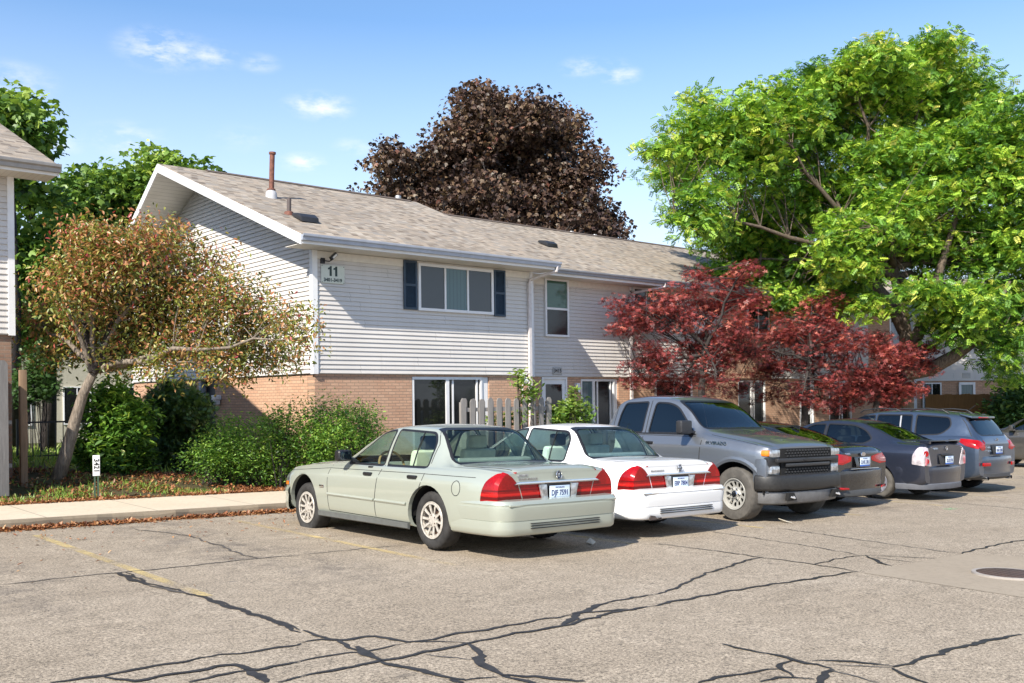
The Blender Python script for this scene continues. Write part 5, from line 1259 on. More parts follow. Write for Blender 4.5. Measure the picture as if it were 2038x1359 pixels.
bt = MB().prism([(-.17, fy + .07, .915), (-.05, fy + .07, .945), (.05, fy + .07, .945), (.17, fy + .07, .915), (.05, fy + .07, .885), (-.05, fy + .07, .885)], (0, .012, 0)).build('emblem', M_TRIM, truck, bevel=.004)
for P in both([(.68, 1.07), (.90, 1.07), (.93, 1.03), (.92, .965), (.68, .955)]): front('headlight', P, fy - .14, .17, M_CLR, .02)
for P in both([(.85, 1.065), (.945, 1.065), (.96, 1.02), (.95, .975), (.84, .98)]): front('indicator', P, fy - .12, .13, M_AMB, .02)
for P in both([(.68, .83), (.88, .83), (.90, .72), (.70, .70), (.68, .72)]): front('fog_light', P, fy - .14, .165, M_CLR, .02)
for P in both([(.60, .955), (.93, .955), (.92, .84), (.60, .84)]): front('headlight_bezel', P, fy - .14, .15, P_STEEL if False else M_BLACK, .012)
for sg in (-1, 1):
    front('side_cheek', [(sg * .885, .84), (sg * .965, .95), (sg * .975, .56), (sg * .93, .52), (sg * .885, .60)], fy - .25, .235, P_STEEL, .03)
bp = [(-.14, .47), (.02, .475), (.04, .495), (.048, .51), (.044, .665), (.036, .685), (.015, .70), (-.08, .705)]
sweep_bumper(bp, .985, 2.24, 2.50, .26, .07, True, 10, .02).build('bumper', plain('bumper_black', (.020, .0195, .019), .5, var=.3, scale=30), truck, autosmooth=40)
sk = [(-.22, .26), (-.06, .265), (.012, .29), (.02, .305), (.036, .40), (.03, .455), (-.02, .468)]
sweep_bumper(sk, .94, 2.24, 2.48, .26, .07, True, 10, .03).build('skid_plate', plain('skid_grey', (.15, .15, .152), .45, .3, var=.2), truck, autosmooth=40)
for sg in (-1, 1):
    MB().prism([(sg * .46, 2.54, .335), (sg * .70, 2.54, .335), (sg * .68, 2.54, .45), (sg * .54, 2.54, .45)], (0, .055, 0)).build('tow_hook_recess', M_WELL, truck, bevel=.01)
    MB().tube([(sg * .56, 2.60, .39), (sg * .60, 2.64, .375), (sg * .64, 2.60, .39)], .014, 8).build('tow_hook', M_GALV, truck)
    if sg > 0: mirror(truck, CT, .97 * sg, 1.0, 1.285, M_BLACK, wid=.27, hgt=.20)
    p, n = CT.side(1.45, 1.135, sg); text_obj('lettering', 'SILVERADO', .075, M_CHROME, truck, frame_mx((p.x + .004 * sg, 1.52, 1.14), (0, sg, 0), (-n.z * sg * sg * 0 + 0, 0, 1)), ext=.003, bold=.002)
    lip = MB(); strip(lip, [CT.side(1.86 + .50 * math.cos(t), .42 + .50 * math.sin(t), sg) for t in np.linspace(.05, math.pi - .05, 30)], .075, .010, dome=.008); lip.build('arch_lip', P_STEEL, truck, smooth=False)
    MB().box(sg * .98 - .07, sg * .98 + .07, -.9, 1.3, .40, .48).build('sill', M_BLACK, truck, bevel=.02)
MB().box(-.95, .95, -3.12, -3.04, .5, .72).build('bumper', M_CHROME, truck, bevel=.03)

# ---------------------------------------------------------------- smaller cars
def small_car(S, rows):
    for k, v in dict(group='cars parked along the kerb', cat='car', step=.06, inmat=M_DARKIN).items(): S.setdefault(k, v)
    return build_car(S)
lampr = lambda f: f.normal.y < -.2 and f.calc_center_median().y < -1.6
# black saloon, low sloping tail
P_BLK = mat_paint('black_paint', (.008, .008, .009), .0, .015, .2)
ML_T = [(2.40, .70, .30, .55, .62, .62, .48, .66, .68), (2.30, .84, .22, .64, .76, .74, .60, .79, .81), (1.9, .90, .20, .72, .84, .85, .66, .89, .92), (1.4, .92, .20, .78, .85, .93, .70, .975, 1.0), (1.0, .925, .20, .80, .84, .955, .70, 1.05, 1.075),
  (.5, .925, .20, .82, .83, .975, .62, 1.27, 1.30), (.1, .925, .20, .83, .83, .985, .57, 1.39, 1.43), (-.3, .925, .20, .84, .83, .995, .56, 1.405, 1.455), (-.8, .925, .20, .85, .83, 1.005, .565, 1.36, 1.41), (-1.3, .925, .20, .86, .82, 1.015, .60, 1.23, 1.28),
  (-1.75, .92, .21, .87, .80, 1.02, .64, 1.085, 1.125), (-2.05, .905, .23, .87, .78, 1.01, .64, 1.04, 1.065), (-2.28, .87, .26, .86, .75, .99, .61, 1.03, 1.05), (-2.37, .84, .30, .84, .72, .965, .58, 1.005, 1.03), (-2.42, .81, .33, .80, .68, .92, .55, .95, .965)]
def std(T, P, **k):
    S = dict(T=T, paint=P, arches=((1.41, .36), (-1.41, .36)), wr=.33, hw=.925, track=.79, rim=.215, tw=.22, wheels=((-.79, 1.41, 0, 0, 0), (.79, 1.41, 0, 0, 0), (-.79, -1.41, 0, 0, 0), (.79, -1.41, 0, 0, 0)), wstyle='cover', wmats=(M_ALU, M_WELL, M_GALV),
      side_glass=[('window', [(.72, .995), (-.10, 1.0), (-.08, 1.345), (.20, 1.335)], [.02, .02, .03, .12], G_MID), ('window', [(-.18, 1.0), (-.98, 1.03), (-1.20, 1.10), (-1.0, 1.25), (-.72, 1.335), (-.16, 1.35)], [.02, .02, .04, .10, .1, .02], G_MID)],
      end_glass=[('windscreen', [(-.66, 1.03), (.66, 1.03), (.52, 1.36), (-.52, 1.36)], .06, G_MID, lambda f: f.calc_center_median().y > .05 and f.normal.y > .1 and f.calc_center_median().z > 1.0), ('rear_window', [(-.60, 1.10), (.60, 1.10), (.49, 1.355), (-.49, 1.355)], .08, G_DARK, lambda f: f.calc_center_median().y < -.7 and f.normal.y < -.08 and f.calc_center_median().z > 1.0 and f.calc_center_median().y > -1.85)],
      seams=[([(-.14, 1.36), (-.14, .9), (-.16, .3)], .009), ([(-1.02, 1.0), (-1.05, .75), (-1.12, .6)], .009), ([(.95, .92), (.93, .3)], .009)], handles=((-.02, .90), (-.92, .93)), handle_mat=P,
      cabin=(1.1, -1.6, .74, .32), seat_y=.0, seat2_y=-.80, seat_z=.54, dash=(.72, .97), shelf=(-1.1, -1.6, 1.02, .6))
    S.update(k); return S
def ql(P): return P, [(-x, z) for x, z in P]
a, b = ql([(.83, .93), (.80, .76), (.60, .745), (.34, .80), (.33, .875), (.55, .915)])
carC, CC, _ = small_car(std(ML_T, P_BLK, name='saloon_car', loc=loc_at(15.35, 11.15), label='shiny black saloon parked right behind the nose of the pickup',
  panels=[('taillight', a, .02, (0, 2), lampr, M_RED2, .006), ('taillight', b, .02, (0, 2), lampr, M_RED2, .006)], top_seams=[([(.62, -1.85), (.6, -2.2), (.58, -2.36)], .009)]), 0)
rb = [(-.08, .22), (0, .24), (.012, .30), (.008, .36), (.022, .45), (.03, .56), (.022, .64), (-.02, .67), (-.08, .675)]
sweep_bumper(rb, .90, -1.80, -2.44, .35, .05, False, 10, .05).build('bumper', P_BLK, carC, autosmooth=40)
sweep_bumper([(-.05, .20), (.015, .22), (.022, .30), (.0, .335)], .88, -1.85, -2.44, .35, .055, False, 10, .05).build('bumper_valance', plain('valance_grey', (.05, .05, .05), .5), carC, autosmooth=40)
for sg in (-1, 1): MB().prism([(sg * .52, -2.485, .335), (sg * .76, -2.43, .335), (sg * .74, -2.43, .375), (sg * .54, -2.485, .365)], (0, -.02, 0)).build('reflector', M_RED2, carC, bevel=.005)
MB().prism([(-.27, -2.43, .87), (.27, -2.43, .87), (.23, -2.46, .69), (-.23, -2.46, .69)], (0, -.012, 0)).build('plate_recess', plain('gloss_black', (.012, .012, .012), .2, coat=1), carC, bevel=.01)
licence_plate(carC, .02, -2.475, .785, 'DXK 3R1')
MB().lathe([(.001, .014), (.045, .014), (.05, .006)], 'y', 20, (0, 0, 0)).build('emblem', M_CHROME, carC, loc=(0, -2.445, .915)).rotation_euler = (0, 0, math.pi)
for o in [x for x in carC.children if x.name.startswith('emblem')]: o.location.y = -2.445; o.scale = (1.5, 1, .75)
text_obj('lettering', 'MALIBU', .045, M_CHROME, carC, frame_mx((-.45, -2.425, .925), (1, 0, 0), (0, .3, 1)), ext=.003)
MB().prism([(0, -1.0, 1.375), (0, -1.20, 1.31), (0, -1.22, 1.375), (0, -1.18, 1.385)], (.02, 0, 0)).build('aerial_fin', P_BLK, carC, bevel=.008)
MB().box(-.45, .45, -2.492, -2.47, .668, .68).build('bumper_strip', M_CHROME, carC, bevel=.004)
for sg in (-1, 1): mirror(carC, CC, .70 * sg, .62, 1.0, P_BLK)

# slate saloon with a rusty arch
M_SILVL = plain('silver_lens', (.50, .45, .47), .2, .2, coat=.6, var=.4, scale=12)
P_SLATE = mat_paint('slate_paint', (.022, .028, .048), .5, .14, .30, (.20, .19, .18))
SN_T = [(2.22, .70, .30, .58, .62, .66, .48, .70, .72), (2.12, .82, .22, .66, .74, .76, .60, .81, .83), (1.7, .88, .20, .76, .81, .88, .66, .93, .96), (1.25, .895, .20, .82, .82, .955, .69, 1.0, 1.03), (.95, .895, .20, .84, .815, .975, .68, 1.09, 1.12), (.5, .895, .20, .86, .81, .99, .61, 1.31, 1.345),
  (.1, .895, .20, .87, .81, 1.0, .57, 1.43, 1.47), (-.3, .895, .20, .88, .81, 1.01, .56, 1.455, 1.51), (-.75, .895, .20, .89, .81, 1.02, .56, 1.42, 1.475), (-1.1, .895, .20, .90, .80, 1.03, .58, 1.32, 1.375), (-1.5, .892, .21, .90, .79, 1.03, .62, 1.16, 1.20), (-1.75, .885, .22, .90, .775, 1.03, .64, 1.085, 1.115),
  (-2.0, .865, .25, .90, .76, 1.02, .63, 1.07, 1.095), (-2.17, .84, .29, .88, .74, 1.0, .61, 1.055, 1.08), (-2.24, .815, .33, .86, .70, .96, .58, 1.01, 1.03)]
a, b = ql([(.81, .96), (.80, .66), (.56, .64), (.62, .80), (.70, .98), (.76, 1.0)])
SS = std(SN_T, P_SLATE, name='saloon_car', loc=loc_at(18.1, 10.82), label='slate saloon with rust patch above its left rear wheel and boot spoiler', arches=((1.34, .35), (-1.34, .35)), wr=.315, hw=.895, track=.77, rim=.20, tw=.20, tyre=M_TYRED, wheels=((-.77, 1.34, 0, 0, 0), (.77, 1.34, 0, 0, 0), (-.775, -1.34, 0, 0, 0), (.77, -1.34, 0, 0, 0)),
  side_glass=[('window', [(.70, 1.015), (-.12, 1.02), (-.10, 1.385), (.20, 1.375)], [.02, .02, .03, .12], G_MID), ('window', [(-.20, 1.02), (-1.02, 1.05), (-1.16, 1.12), (-.98, 1.28), (-.72, 1.375), (-.18, 1.39)], [.02, .02, .06, .10, .1, .02], G_MID)],
  end_glass=[('windscreen', [(-.64, 1.07), (.64, 1.07), (.52, 1.40), (-.52, 1.40)], .06, G_MID, lambda f: f.calc_center_median().y > .05 and f.normal.y > .1 and f.calc_center_median().z > 1.04), ('rear_window', [(-.59, 1.125), (.59, 1.125), (.50, 1.42), (-.50, 1.42)], .08, G_MID, lambda f: f.calc_center_median().y < -.7 and f.normal.y < -.08 and f.calc_center_median().z > 1.06 and f.calc_center_median().y > -1.8)],
  panels=[('taillight', a, .02, (0, 2), lampr, M_SILVL, .006), ('taillight', b, .02, (0, 2), lampr, M_SILVL, .006)], top_seams=[([(.63, -1.78), (.61, -2.1), (.58, -2.18)], .009)], wmats=(plain('grey_cover', (.27, .27, .31), .45, .4, var=.3, scale=18), M_WELL, M_GALV))
for sg in (-1, 1): SS['panels'].append(('taillight', [(-2.26, .65), (-2.02, .68), (-2.03, .84), (-2.10, .985), (-2.26, 1.0)], .02, (1, 2), lambda f, sg=sg: f.normal.x * sg > .3 and f.calc_center_median().x * sg > .5, M_SILVL, .006))
carD, CD, _ = small_car(SS, 0)
for sg in (-1, 1):
    for (x, z, rx, rz_) in ((.765, .875, .062, .055), (.75, .735, .066, .055)):
        p, n = CD.rear(x * sg, z); m = MB().lathe([(.001, .014), (rx * .8, .014), (rx, .008)], 'y', 18).build('lamp_lens', M_RED2, carD); m.location = (x * sg, p.y, z); m.rotation_euler = (0, 0, math.pi + (.35 * sg)); m.scale = (1, 1, rz_ / rx)
    p, n = CD.rear(.755 * sg, .74); MB().box(-.028, .028, -.012, .0, -.075, .06).build('indicator', plain('pink_lens', (.55, .16, .19), .2, coat=1), carD, bevel=.006, loc=(.765 * sg, p.y - .006, .735))
    mirror(carD, CD, .68 * sg, .60, 1.02, P_SLATE)
sweep_bumper([(-.08, .22), (0, .24), (.015, .30), (.012, .44), (.024, .50), (.028, .56), (.02, .62), (-.03, .645), (-.08, .65)], .87, -1.72, -2.25, .33, .05, False, 10, .05).build('bumper', P_SLATE, carD, autosmooth=40)
sweep_bumper([(-.05, .21), (.02, .215), (.03, .25), (.028, .31), (.0, .335)], .87, -1.72, -2.25, .33, .055, False, 10, .05).build('bumper_valance', plain('valance_slate', (.10, .105, .12), .5), carD, autosmooth=40)
MB().prism([(-.30, -2.245, .84), (.30, -2.245, .84), (.26, -2.262, .67), (-.26, -2.262, .67)], (0, -.012, 0)).build('plate_recess', M_DARKIN, carD, bevel=.008)
licence_plate(carD, .06, -2.29, .745, '2LKB 94'); MB().box(-.22, .22, -2.29, -2.25, .83, .86).build('plate_hood', M_TRIM, carD, bevel=.01)
MB().prism([(-.60, -2.02, 1.085), (.60, -2.02, 1.085), (.62, -2.24, 1.095), (-.62, -2.24, 1.095)], (0, 0, .028)).build('spoiler', P_SLATE, carD, bevel=.012)
for sg in (-1, 1): MB().prism([(sg * .52, -2.05, 1.06), (sg * .60, -2.05, 1.06), (sg * .61, -2.22, 1.05), (sg * .53, -2.22, 1.05)], (0, 0, .07)).build('spoiler_foot', P_SLATE, carD, bevel=.008)
e = MB().lathe([(.026, 0), (.04, .0), (.04, .012), (.026, .012)], 'y', 22).build('emblem', M_CHROME, carD); e.location = (0, -2.255, .965); e.rotation_euler = (0, 0, math.pi)
text_obj('lettering', 'SENTRA', .048, M_CHROME, carD, frame_mx((-.44, -2.262, .965), (1, 0, 0), (0, .25, 1)), ext=.003)
rs = MB(); pts = [(-1.34 + .385 * math.cos(t), .335 + .385 * math.sin(t)) for t in np.linspace(.75, 1.75, 14)]
strip(rs, [CD.side(y, z, -1) for y, z in pts], .11, .004)
rs.build('rust_patch', plain('rust', (.46, .17, .06), .85, var=.5, scale=28), carD)

# blue grey sport utility
P_SUV = mat_paint('blue_grey_paint', (.055, .082, .130), .6, .10, .28)
SF_T = [(2.30, .72, .36, .66, .64, .76, .50, .80, .83), (2.20, .86, .28, .76, .78, .88, .62, .94, .97), (1.8, .925, .24, .86, .85, 1.0, .68, 1.05, 1.09), (1.35, .945, .24, .92, .86, 1.07, .72, 1.12, 1.16), (1.05, .945, .24, .94, .855, 1.09, .72, 1.20, 1.235), (.6, .945, .24, .96, .85, 1.11, .66, 1.45, 1.49),
  (.2, .945, .24, .97, .85, 1.12, .62, 1.60, 1.65), (-.2, .945, .24, .98, .85, 1.13, .61, 1.635, 1.70), (-.8, .945, .24, .99, .85, 1.14, .61, 1.64, 1.71), (-1.4, .943, .24, 1.0, .84, 1.15, .61, 1.60, 1.67), (-1.80, .935, .25, 1.01, .82, 1.16, .605, 1.55, 1.62), (-1.98, .925, .27, 1.01, .80, 1.16, .61, 1.46, 1.53), (-2.14, .905, .30, 1.0, .78, 1.14, .64, 1.25, 1.30), (-2.24, .885, .33, .97, .76, 1.07, .62, 1.12, 1.15), (-2.30, .86, .36, .92, .74, .98, .58, 1.02, 1.04)]
def ute(name, loc, paint, label, rz, lamp=True, glass=G_DARK):
    S = std(SF_T, paint, name=name, loc=loc, rz=rz, label=label, arches=((1.35, .40), (-1.35, .40)), wr=.36, hw=.945, track=.80, rim=.23, tw=.235, wheels=((-.80, 1.35, 0, 0, 0), (.80, 1.35, 0, 0, 0), (-.80, -1.35, 0, 0, 0), (.80, -1.35, 0, 0, 0)), wstyle='alloy', wmats=(M_SILV, M_WELL, M_GALV),
      side_glass=[('window', [(.86, 1.15), (.02, 1.155), (.05, 1.565), (.40, 1.545)], [.02, .02, .03, .12], G_MID), ('window', [(-.06, 1.155), (-.86, 1.17), (-.80, 1.575), (-.03, 1.575)], [.02, .02, .03, .02], glass), ('window', [(-.98, 1.175), (-1.50, 1.20), (-1.68, 1.36), (-1.60, 1.53), (-.92, 1.575)], [.02, .12, .12, .06, .02], glass)],
      end_glass=[('windscreen', [(-.70, 1.18), (.70, 1.18), (.57, 1.59), (-.57, 1.59)], .06, G_MID, lambda f: f.calc_center_median().y > .1 and f.normal.y > .1 and f.calc_center_median().z > 1.15), ('rear_window', [(-.62, 1.19), (.62, 1.19), (.57, 1.50), (-.57, 1.50)], [.14, .14, .04, .04], glass, lambda f: f.calc_center_median().y < -1.75 and f.normal.y < -.15 and f.calc_center_median().z > 1.1)],
      seams=[([(-.02, 1.6), (-.02, 1.1), (-.04, .4)], .01), ([(-.92, 1.6), (-.94, 1.1), (-1.0, .75)], .01), ([(1.0, 1.05), (.98, .4)], .01), ([(-1.78, 1.60), (-1.95, 1.42), (-2.12, 1.16)], .012)], handles=((.10, 1.04), (-.80, 1.06)), cabin=(1.15, -1.95, .78, .42), seat_y=.1, seat2_y=-.75, seat_z=.68, dash=(.85, 1.12), shelf=None)
    a, b = ql([(.90, 1.06), (.87, .95), (.72, .87), (.56, .89), (.58, .99), (.74, 1.08)])
    S['panels'] = [('taillight', a, .04, (0, 2), lampr, M_RED2, .008), ('taillight', b, .04, (0, 2), lampr, M_RED2, .008)]
    for sg in (-1, 1): S['panels'].append(('taillight', [(-2.31, .90), (-2.06, .965), (-1.90, 1.06), (-1.94, 1.11), (-2.1, 1.095), (-2.31, 1.07)], .03, (1, 2), lambda f, sg=sg: f.normal.x * sg > .25 and f.calc_center_median().x * sg > .5, M_RED2, .008))
    root, C, _ = small_car(S, 0)
    sweep_bumper([(-.10, .32), (-.01, .34), (.02, .42), (.012, .50), (.04, .58), (.05, .68), (.035, .74), (-.06, .76)], .92, -1.80, -2.30, .36, .05, False, 10, .05).build('bumper', paint, root, autosmooth=40)
    sweep_bumper([(-.12, .27), (-.02, .28), (.03, .33), (.03, .39), (-.02, .42)], .90, -1.82, -2.30, .36, .05, False, 10, .05).build('bumper_valance', plain('valance_black', (.05, .05, .052), .6), root, autosmooth=40)
    for sg in (-1, 1):
        MB().prism([(sg * .50, -2.365, .555), (sg * .74, -2.32, .555), (sg * .74, -2.32, .625), (sg * .50, -2.365, .625)], (0, -.03, 0)).build('reflector', M_RED2, root, bevel=.01)
        MB().tube([(sg * .56, .45, 1.63), (sg * .565, .36, 1.69), (sg * .565, 0, 1.73), (sg * .565, -.40, 1.715), (sg * .56, -.50, 1.66)], .014, 8).build('roof_rail', M_BLACK, root)
        MB().tube([(sg * .56, -.72, 1.66), (sg * .565, -.82, 1.715), (sg * .565, -1.1, 1.73), (sg * .56, -1.42, 1.70), (sg * .555, -1.56, 1.62)], .014, 8).build('roof_rail', M_BLACK, root)
        m = MB(); strip(m, [C.side(y, z, sg) for y, z in dense([(-.62, 1.17), (-.56, 1.57)])], .03, .004); m.build('window_divider', M_GALV, root)
        mirror(root, C, .82 * sg, .72, 1.13, paint, wid=.22, hgt=.17)
        MB().lathe([(.035, -.06), (.04, .06), (.034, .06), (.03, -.04)], 'y', 16, (sg * .55, -2.30, .30)).build('exhaust', M_CHROME, root)
    MB().prism([(-.57, -1.78, 1.585), (.57, -1.78, 1.585), (.55, -2.02, 1.525), (-.55, -2.02, 1.525)], (0, 0, .04)).build('spoiler', paint, root, bevel=.012)
    MB().box(-.22, .22, -2.035, -2.01, 1.53, 1.555).build('brake_light', M_RED2, root, bevel=.004)
    MB().tube([(.02, -2.20, 1.185), (.18, -2.16, 1.22), (.40, -2.145, 1.23)], .012, 6).build('wiper', M_TRIM, root)
    MB().prism([(-.30, -2.30, .98), (.30, -2.30, .98), (.26, -2.33, .78), (-.26, -2.33, .78)], (0, -.012, 0)).build('plate_recess', M_TRIM, root, bevel=.01)
    licence_plate(root, .0, -2.345, .875, 'BNR 0281')
    e = MB().lathe([(.03, 0), (.045, .0), (.045, .012), (.03, .012)], 'y', 22).build('emblem', M_CHROME, root); e.location = (0, -2.285, 1.08); e.rotation_euler = (-.25, 0, math.pi)
    e.scale = (1.4, 1, .8)
    text_obj('lettering', 'AWD', .05, M_CHROME, root, frame_mx((-.43, -2.315, .93), (1, 0, 0), (0, .2, 1)), ext=.003); text_obj('lettering', 'SANTA FE', .034, M_CHROME, root, frame_mx((-.43, -2.325, .86), (1, 0, 0), (0, .2, 1)), ext=.003)
    MB().tube([(.1, -1.62, 1.66), (.12, -1.80, 1.80)], .006, 5).build('aerial', M_TRIM, root)
    return root, C
ute('sport_utility_car', loc_at(20.75, 11.05), P_SUV, 'blue grey sport utility car with roof rails and large red tail lights', 0)
P_DKG = mat_paint('dark_grey_paint', (.045, .044, .043), .5, .25, .34)
ute('sport_utility_car', loc_at(31.9, 11.9), P_DKG, 'dark grey sport utility car cut off by the right edge of the photo', R(4), glass=G_MID)
# ================================================================ plants
RNG = np.random.default_rng(7)
def at(x, y, depth):
    """point seen at pixel (x, y) of the survey photograph at a given depth"""
    d = _v + _cr * ((x - 1019) / F) - _cu * ((y - HY) / F)
    return np.array((0, 0, CH)) + np.array(d) * depth
def mat_leaf(name, stops, trans=.38, rough=.5, gloss=.05):
    t = NT(name)
    a = t.n.new('ShaderNodeAttribute'); a.attribute_name = 'tint'
    c = t.ramp(a.outputs['Fac'], stops)
    d = t.n.new('ShaderNodeBsdfDiffuse'); t.l.new(c, d.inputs[0])
    tr = t.n.new('ShaderNodeBsdfTranslucent'); t.l.new(t.mix(.5, c, t.mix(1.0, c, (1.25, 1.15, .5), 'MULTIPLY')), tr.inputs[0])
    m = t.n.new('ShaderNodeMixShader'); m.inputs[0].default_value = trans; t.l.new(d.outputs[0], m.inputs[1]); t.l.new(tr.outputs[0], m.inputs[2])
    g = t.n.new('ShaderNodeBsdfGlossy'); g.inputs['Roughness'].default_value = rough; g.inputs[0].default_value = (.8, .85, .8, 1)
    m2 = t.n.new('ShaderNodeMixShader'); m2.inputs[0].default_value = gloss; t.l.new(m.outputs[0], m2.inputs[1]); t.l.new(g.outputs[0], m2.inputs[2])
    t.l.new(m2.outputs[0], t.out.inputs[0]); return t.m
def kite(x0, x1, w, ang=0.0, base=(0, 0), up=.05, wm=.45):
    c, s = math.cos(ang), math.sin(ang); out = []
    for a, b, z in ((x0, 0, 0), (x0 + (x1 - x0) * wm, w / 2, up), (x1, 0, 0), (x0 + (x1 - x0) * wm, -w / 2, up)):
        out.append((base[0] + a * c - b * s, base[1] + a * s + b * c, z))
    return out
def T_oval():
    return np.array([(0, 0, 0), (.3, .20, .07), (.68, .17, .05), (1, 0, -.06), (.68, -.17, .05), (.3, -.20, .07), (.5, 0, -.02)]), [(0, 6, 2, 1), (6, 3, 2, 2)[:3], (0, 5, 4, 6), (6, 4, 3)]
def T_star(n=5, w=.24):
    V = []; Fc = []
    for k, a in enumerate(np.linspace(-1.9, 1.9, n)):
        L = 1.0 - .16 * abs(a); V += kite(0, L, w, a, up=.04); Fc.append(tuple(range(4 * k, 4 * k + 4)))
    return np.array(V), Fc
def T_maple():
    V = [(0, 0, 0), (.25, .42, .0), (.55, .5, -.14), (.6, .2, .03), (1.0, .0, -.12), (.6, -.2, .03), (.55, -.5, -.14), (.25, -.42, 0), (.35, 0, .05)]
    return np.array(V), [(0, 8, 2, 1), (8, 3, 2), (8, 5, 4, 3), (8, 6, 5), (0, 7, 6, 8)]
def T_sprig(n=5, w=.15, L=.34):
    V = []; Fc = []; k = 0
    for i in range(n):
        x = .15 + .8 * i / n; dz = -.25 * x * x
        for s in (-1, 1):
            q = kite(0, L * (1 - .25 * i / n), w, s * 1.05, (x, 0), up=.02)
            V += [(a, b, c + dz - abs(b) * .25) for a, b, c in q]; Fc.append(tuple(range(k, k + 4))); k += 4
    return np.array(V), Fc
def T_needle(n=7):
    V = []; Fc = []
    for i in range(n):
        a = -1.0 + 2.0 * i / (n - 1); V += kite(.1 * i / n, .9 - .2 * abs(a), .10, a * .8, up=.02 * (i % 3)); Fc.append(tuple(range(4 * i, 4 * i + 4)))
    return np.array(V), Fc
def leaf_cloud(name, pos, size, tint, tmpl, mat, parent, droop=.25, flat=.5, loc=None):
    """pos (N,3); every leaf gets its own direction; flat = how strongly leaves lie level"""
    V, Fc = tmpl; N = len(pos); K = len(V)
    az = RNG.uniform(0, 2 * np.pi, N); el = RNG.normal(-droop, .45, N)
    d = np.stack([np.cos(az) * np.cos(el), np.sin(az) * np.cos(el), np.sin(el)], 1)
    n = RNG.normal(0, 1, (N, 3)); n /= np.linalg.norm(n, axis=1)[:, None]; n[:, 2] = np.abs(n[:, 2]); n = n * (1 - flat) + np.array((0, 0, 1.)) * flat
    n -= d * np.sum(n * d, 1)[:, None]; n /= np.linalg.norm(n, axis=1)[:, None] + 1e-9
    b = np.cross(n, d)
    s = np.asarray(size)[:, None, None]
    P = (d[:, None, :] * V[None, :, 0:1] + b[:, None, :] * V[None, :, 1:2] + n[:, None, :] * V[None, :, 2:3]) * s + pos[:, None, :]
    P = P.reshape(-1, 3)
    if loc is not None: P = P - np.array(loc)
    li = []; ls = []; lt = []
    base = np.arange(N) * K
    cnt = [len(f) for f in Fc]
    idx = np.concatenate([np.array(f) for f in Fc])
    loops = (base[:, None] + idx[None, :]).reshape(-1)
    tot = np.tile(np.array(cnt), N); starts = np.concatenate([[0], np.cumsum(tot)[:-1]])
    me = bpy.data.meshes.new(name)
    me.vertices.add(len(P)); me.vertices.foreach_set('co', P.astype(np.float32).ravel())
    me.loops.add(len(loops)); me.loops.foreach_set('vertex_index', loops.astype(np.int32))
    me.polygons.add(len(tot)); me.polygons.foreach_set('loop_start', starts.astype(np.int32)); me.polygons.foreach_set('loop_total', tot.astype(np.int32))
    me.update(calc_edges=True)
    at_ = me.attributes.new('tint', 'FLOAT', 'FACE'); at_.data.foreach_set('value', np.repeat(np.asarray(tint, np.float32), len(Fc)))
    me.materials.append(mat)
    o = bpy.data.objects.new(name, me); return link(o, parent)
def clump_points(blobs, nclump, nleaf, rc, zflat=.6, shell=.55, lo=None):
    """blobs: (center, radius, weight) -> leaf positions and the clump centres"""
    w = np.array([b[1] ** 2.2 * b[2] for b in blobs]); w /= w.sum()
    C = []; 
    which = RNG.choice(len(blobs), nclump, p=w)
    for k in which:
        c, r, _ = blobs[k]; v = RNG.normal(0, 1, 3); v /= np.linalg.norm(v)
        C.append(np.array(c) + v * r * RNG.uniform(0, 1) ** shell * np.array((1, 1, .9)))
    C = np.array(C)
    if lo is not None: C = C[C[:, 2] > lo]
    cs = RNG.uniform(.55, 1.35, len(C))
    ci = np.repeat(np.arange(len(C)), np.maximum(1, (nleaf * cs ** 1.6).astype(int)))
    off = RNG.normal(0, 1, (len(ci), 3)); off /= np.maximum(1, np.linalg.norm(off, axis=1) / 1.7)[:, None]
    off[:, 2] = off[:, 2] * zflat - .12 * (off[:, 0] ** 2 + off[:, 1] ** 2) * zflat
    P = C[ci] + off * rc * cs[ci][:, None]
    return P, C, ci
M_BARK = plain('bark_grey', (.17, .14, .11), .9, var=.5, scale=7); M_BARKD = plain('bark_dark', (.035, .028, .025), .92, var=.4, scale=9); M_BARKP = plain('bark_pale', (.24, .19, .145), .9, var=.5, scale=9)
def bark(name, c):
    t = NT(name); n = t.noise(t.obj((9, 9, 1.8)), 3.2, 6, .7); n2 = t.noise(t.obj(), 2.0, 3)
    t.set(color=t.mix(t.rng(n, .35, .68), tuple(x * .45 for x in c), t.mix(n2, c, tuple(x * 1.35 for x in c))), rough=.92, spec=.15); t.bump(n, .9, .03); return t.m
M_BARK = bark('furrowed_bark', (.16, .125, .095)); M_BARKP = bark('mottled_bark', (.27, .225, .18))
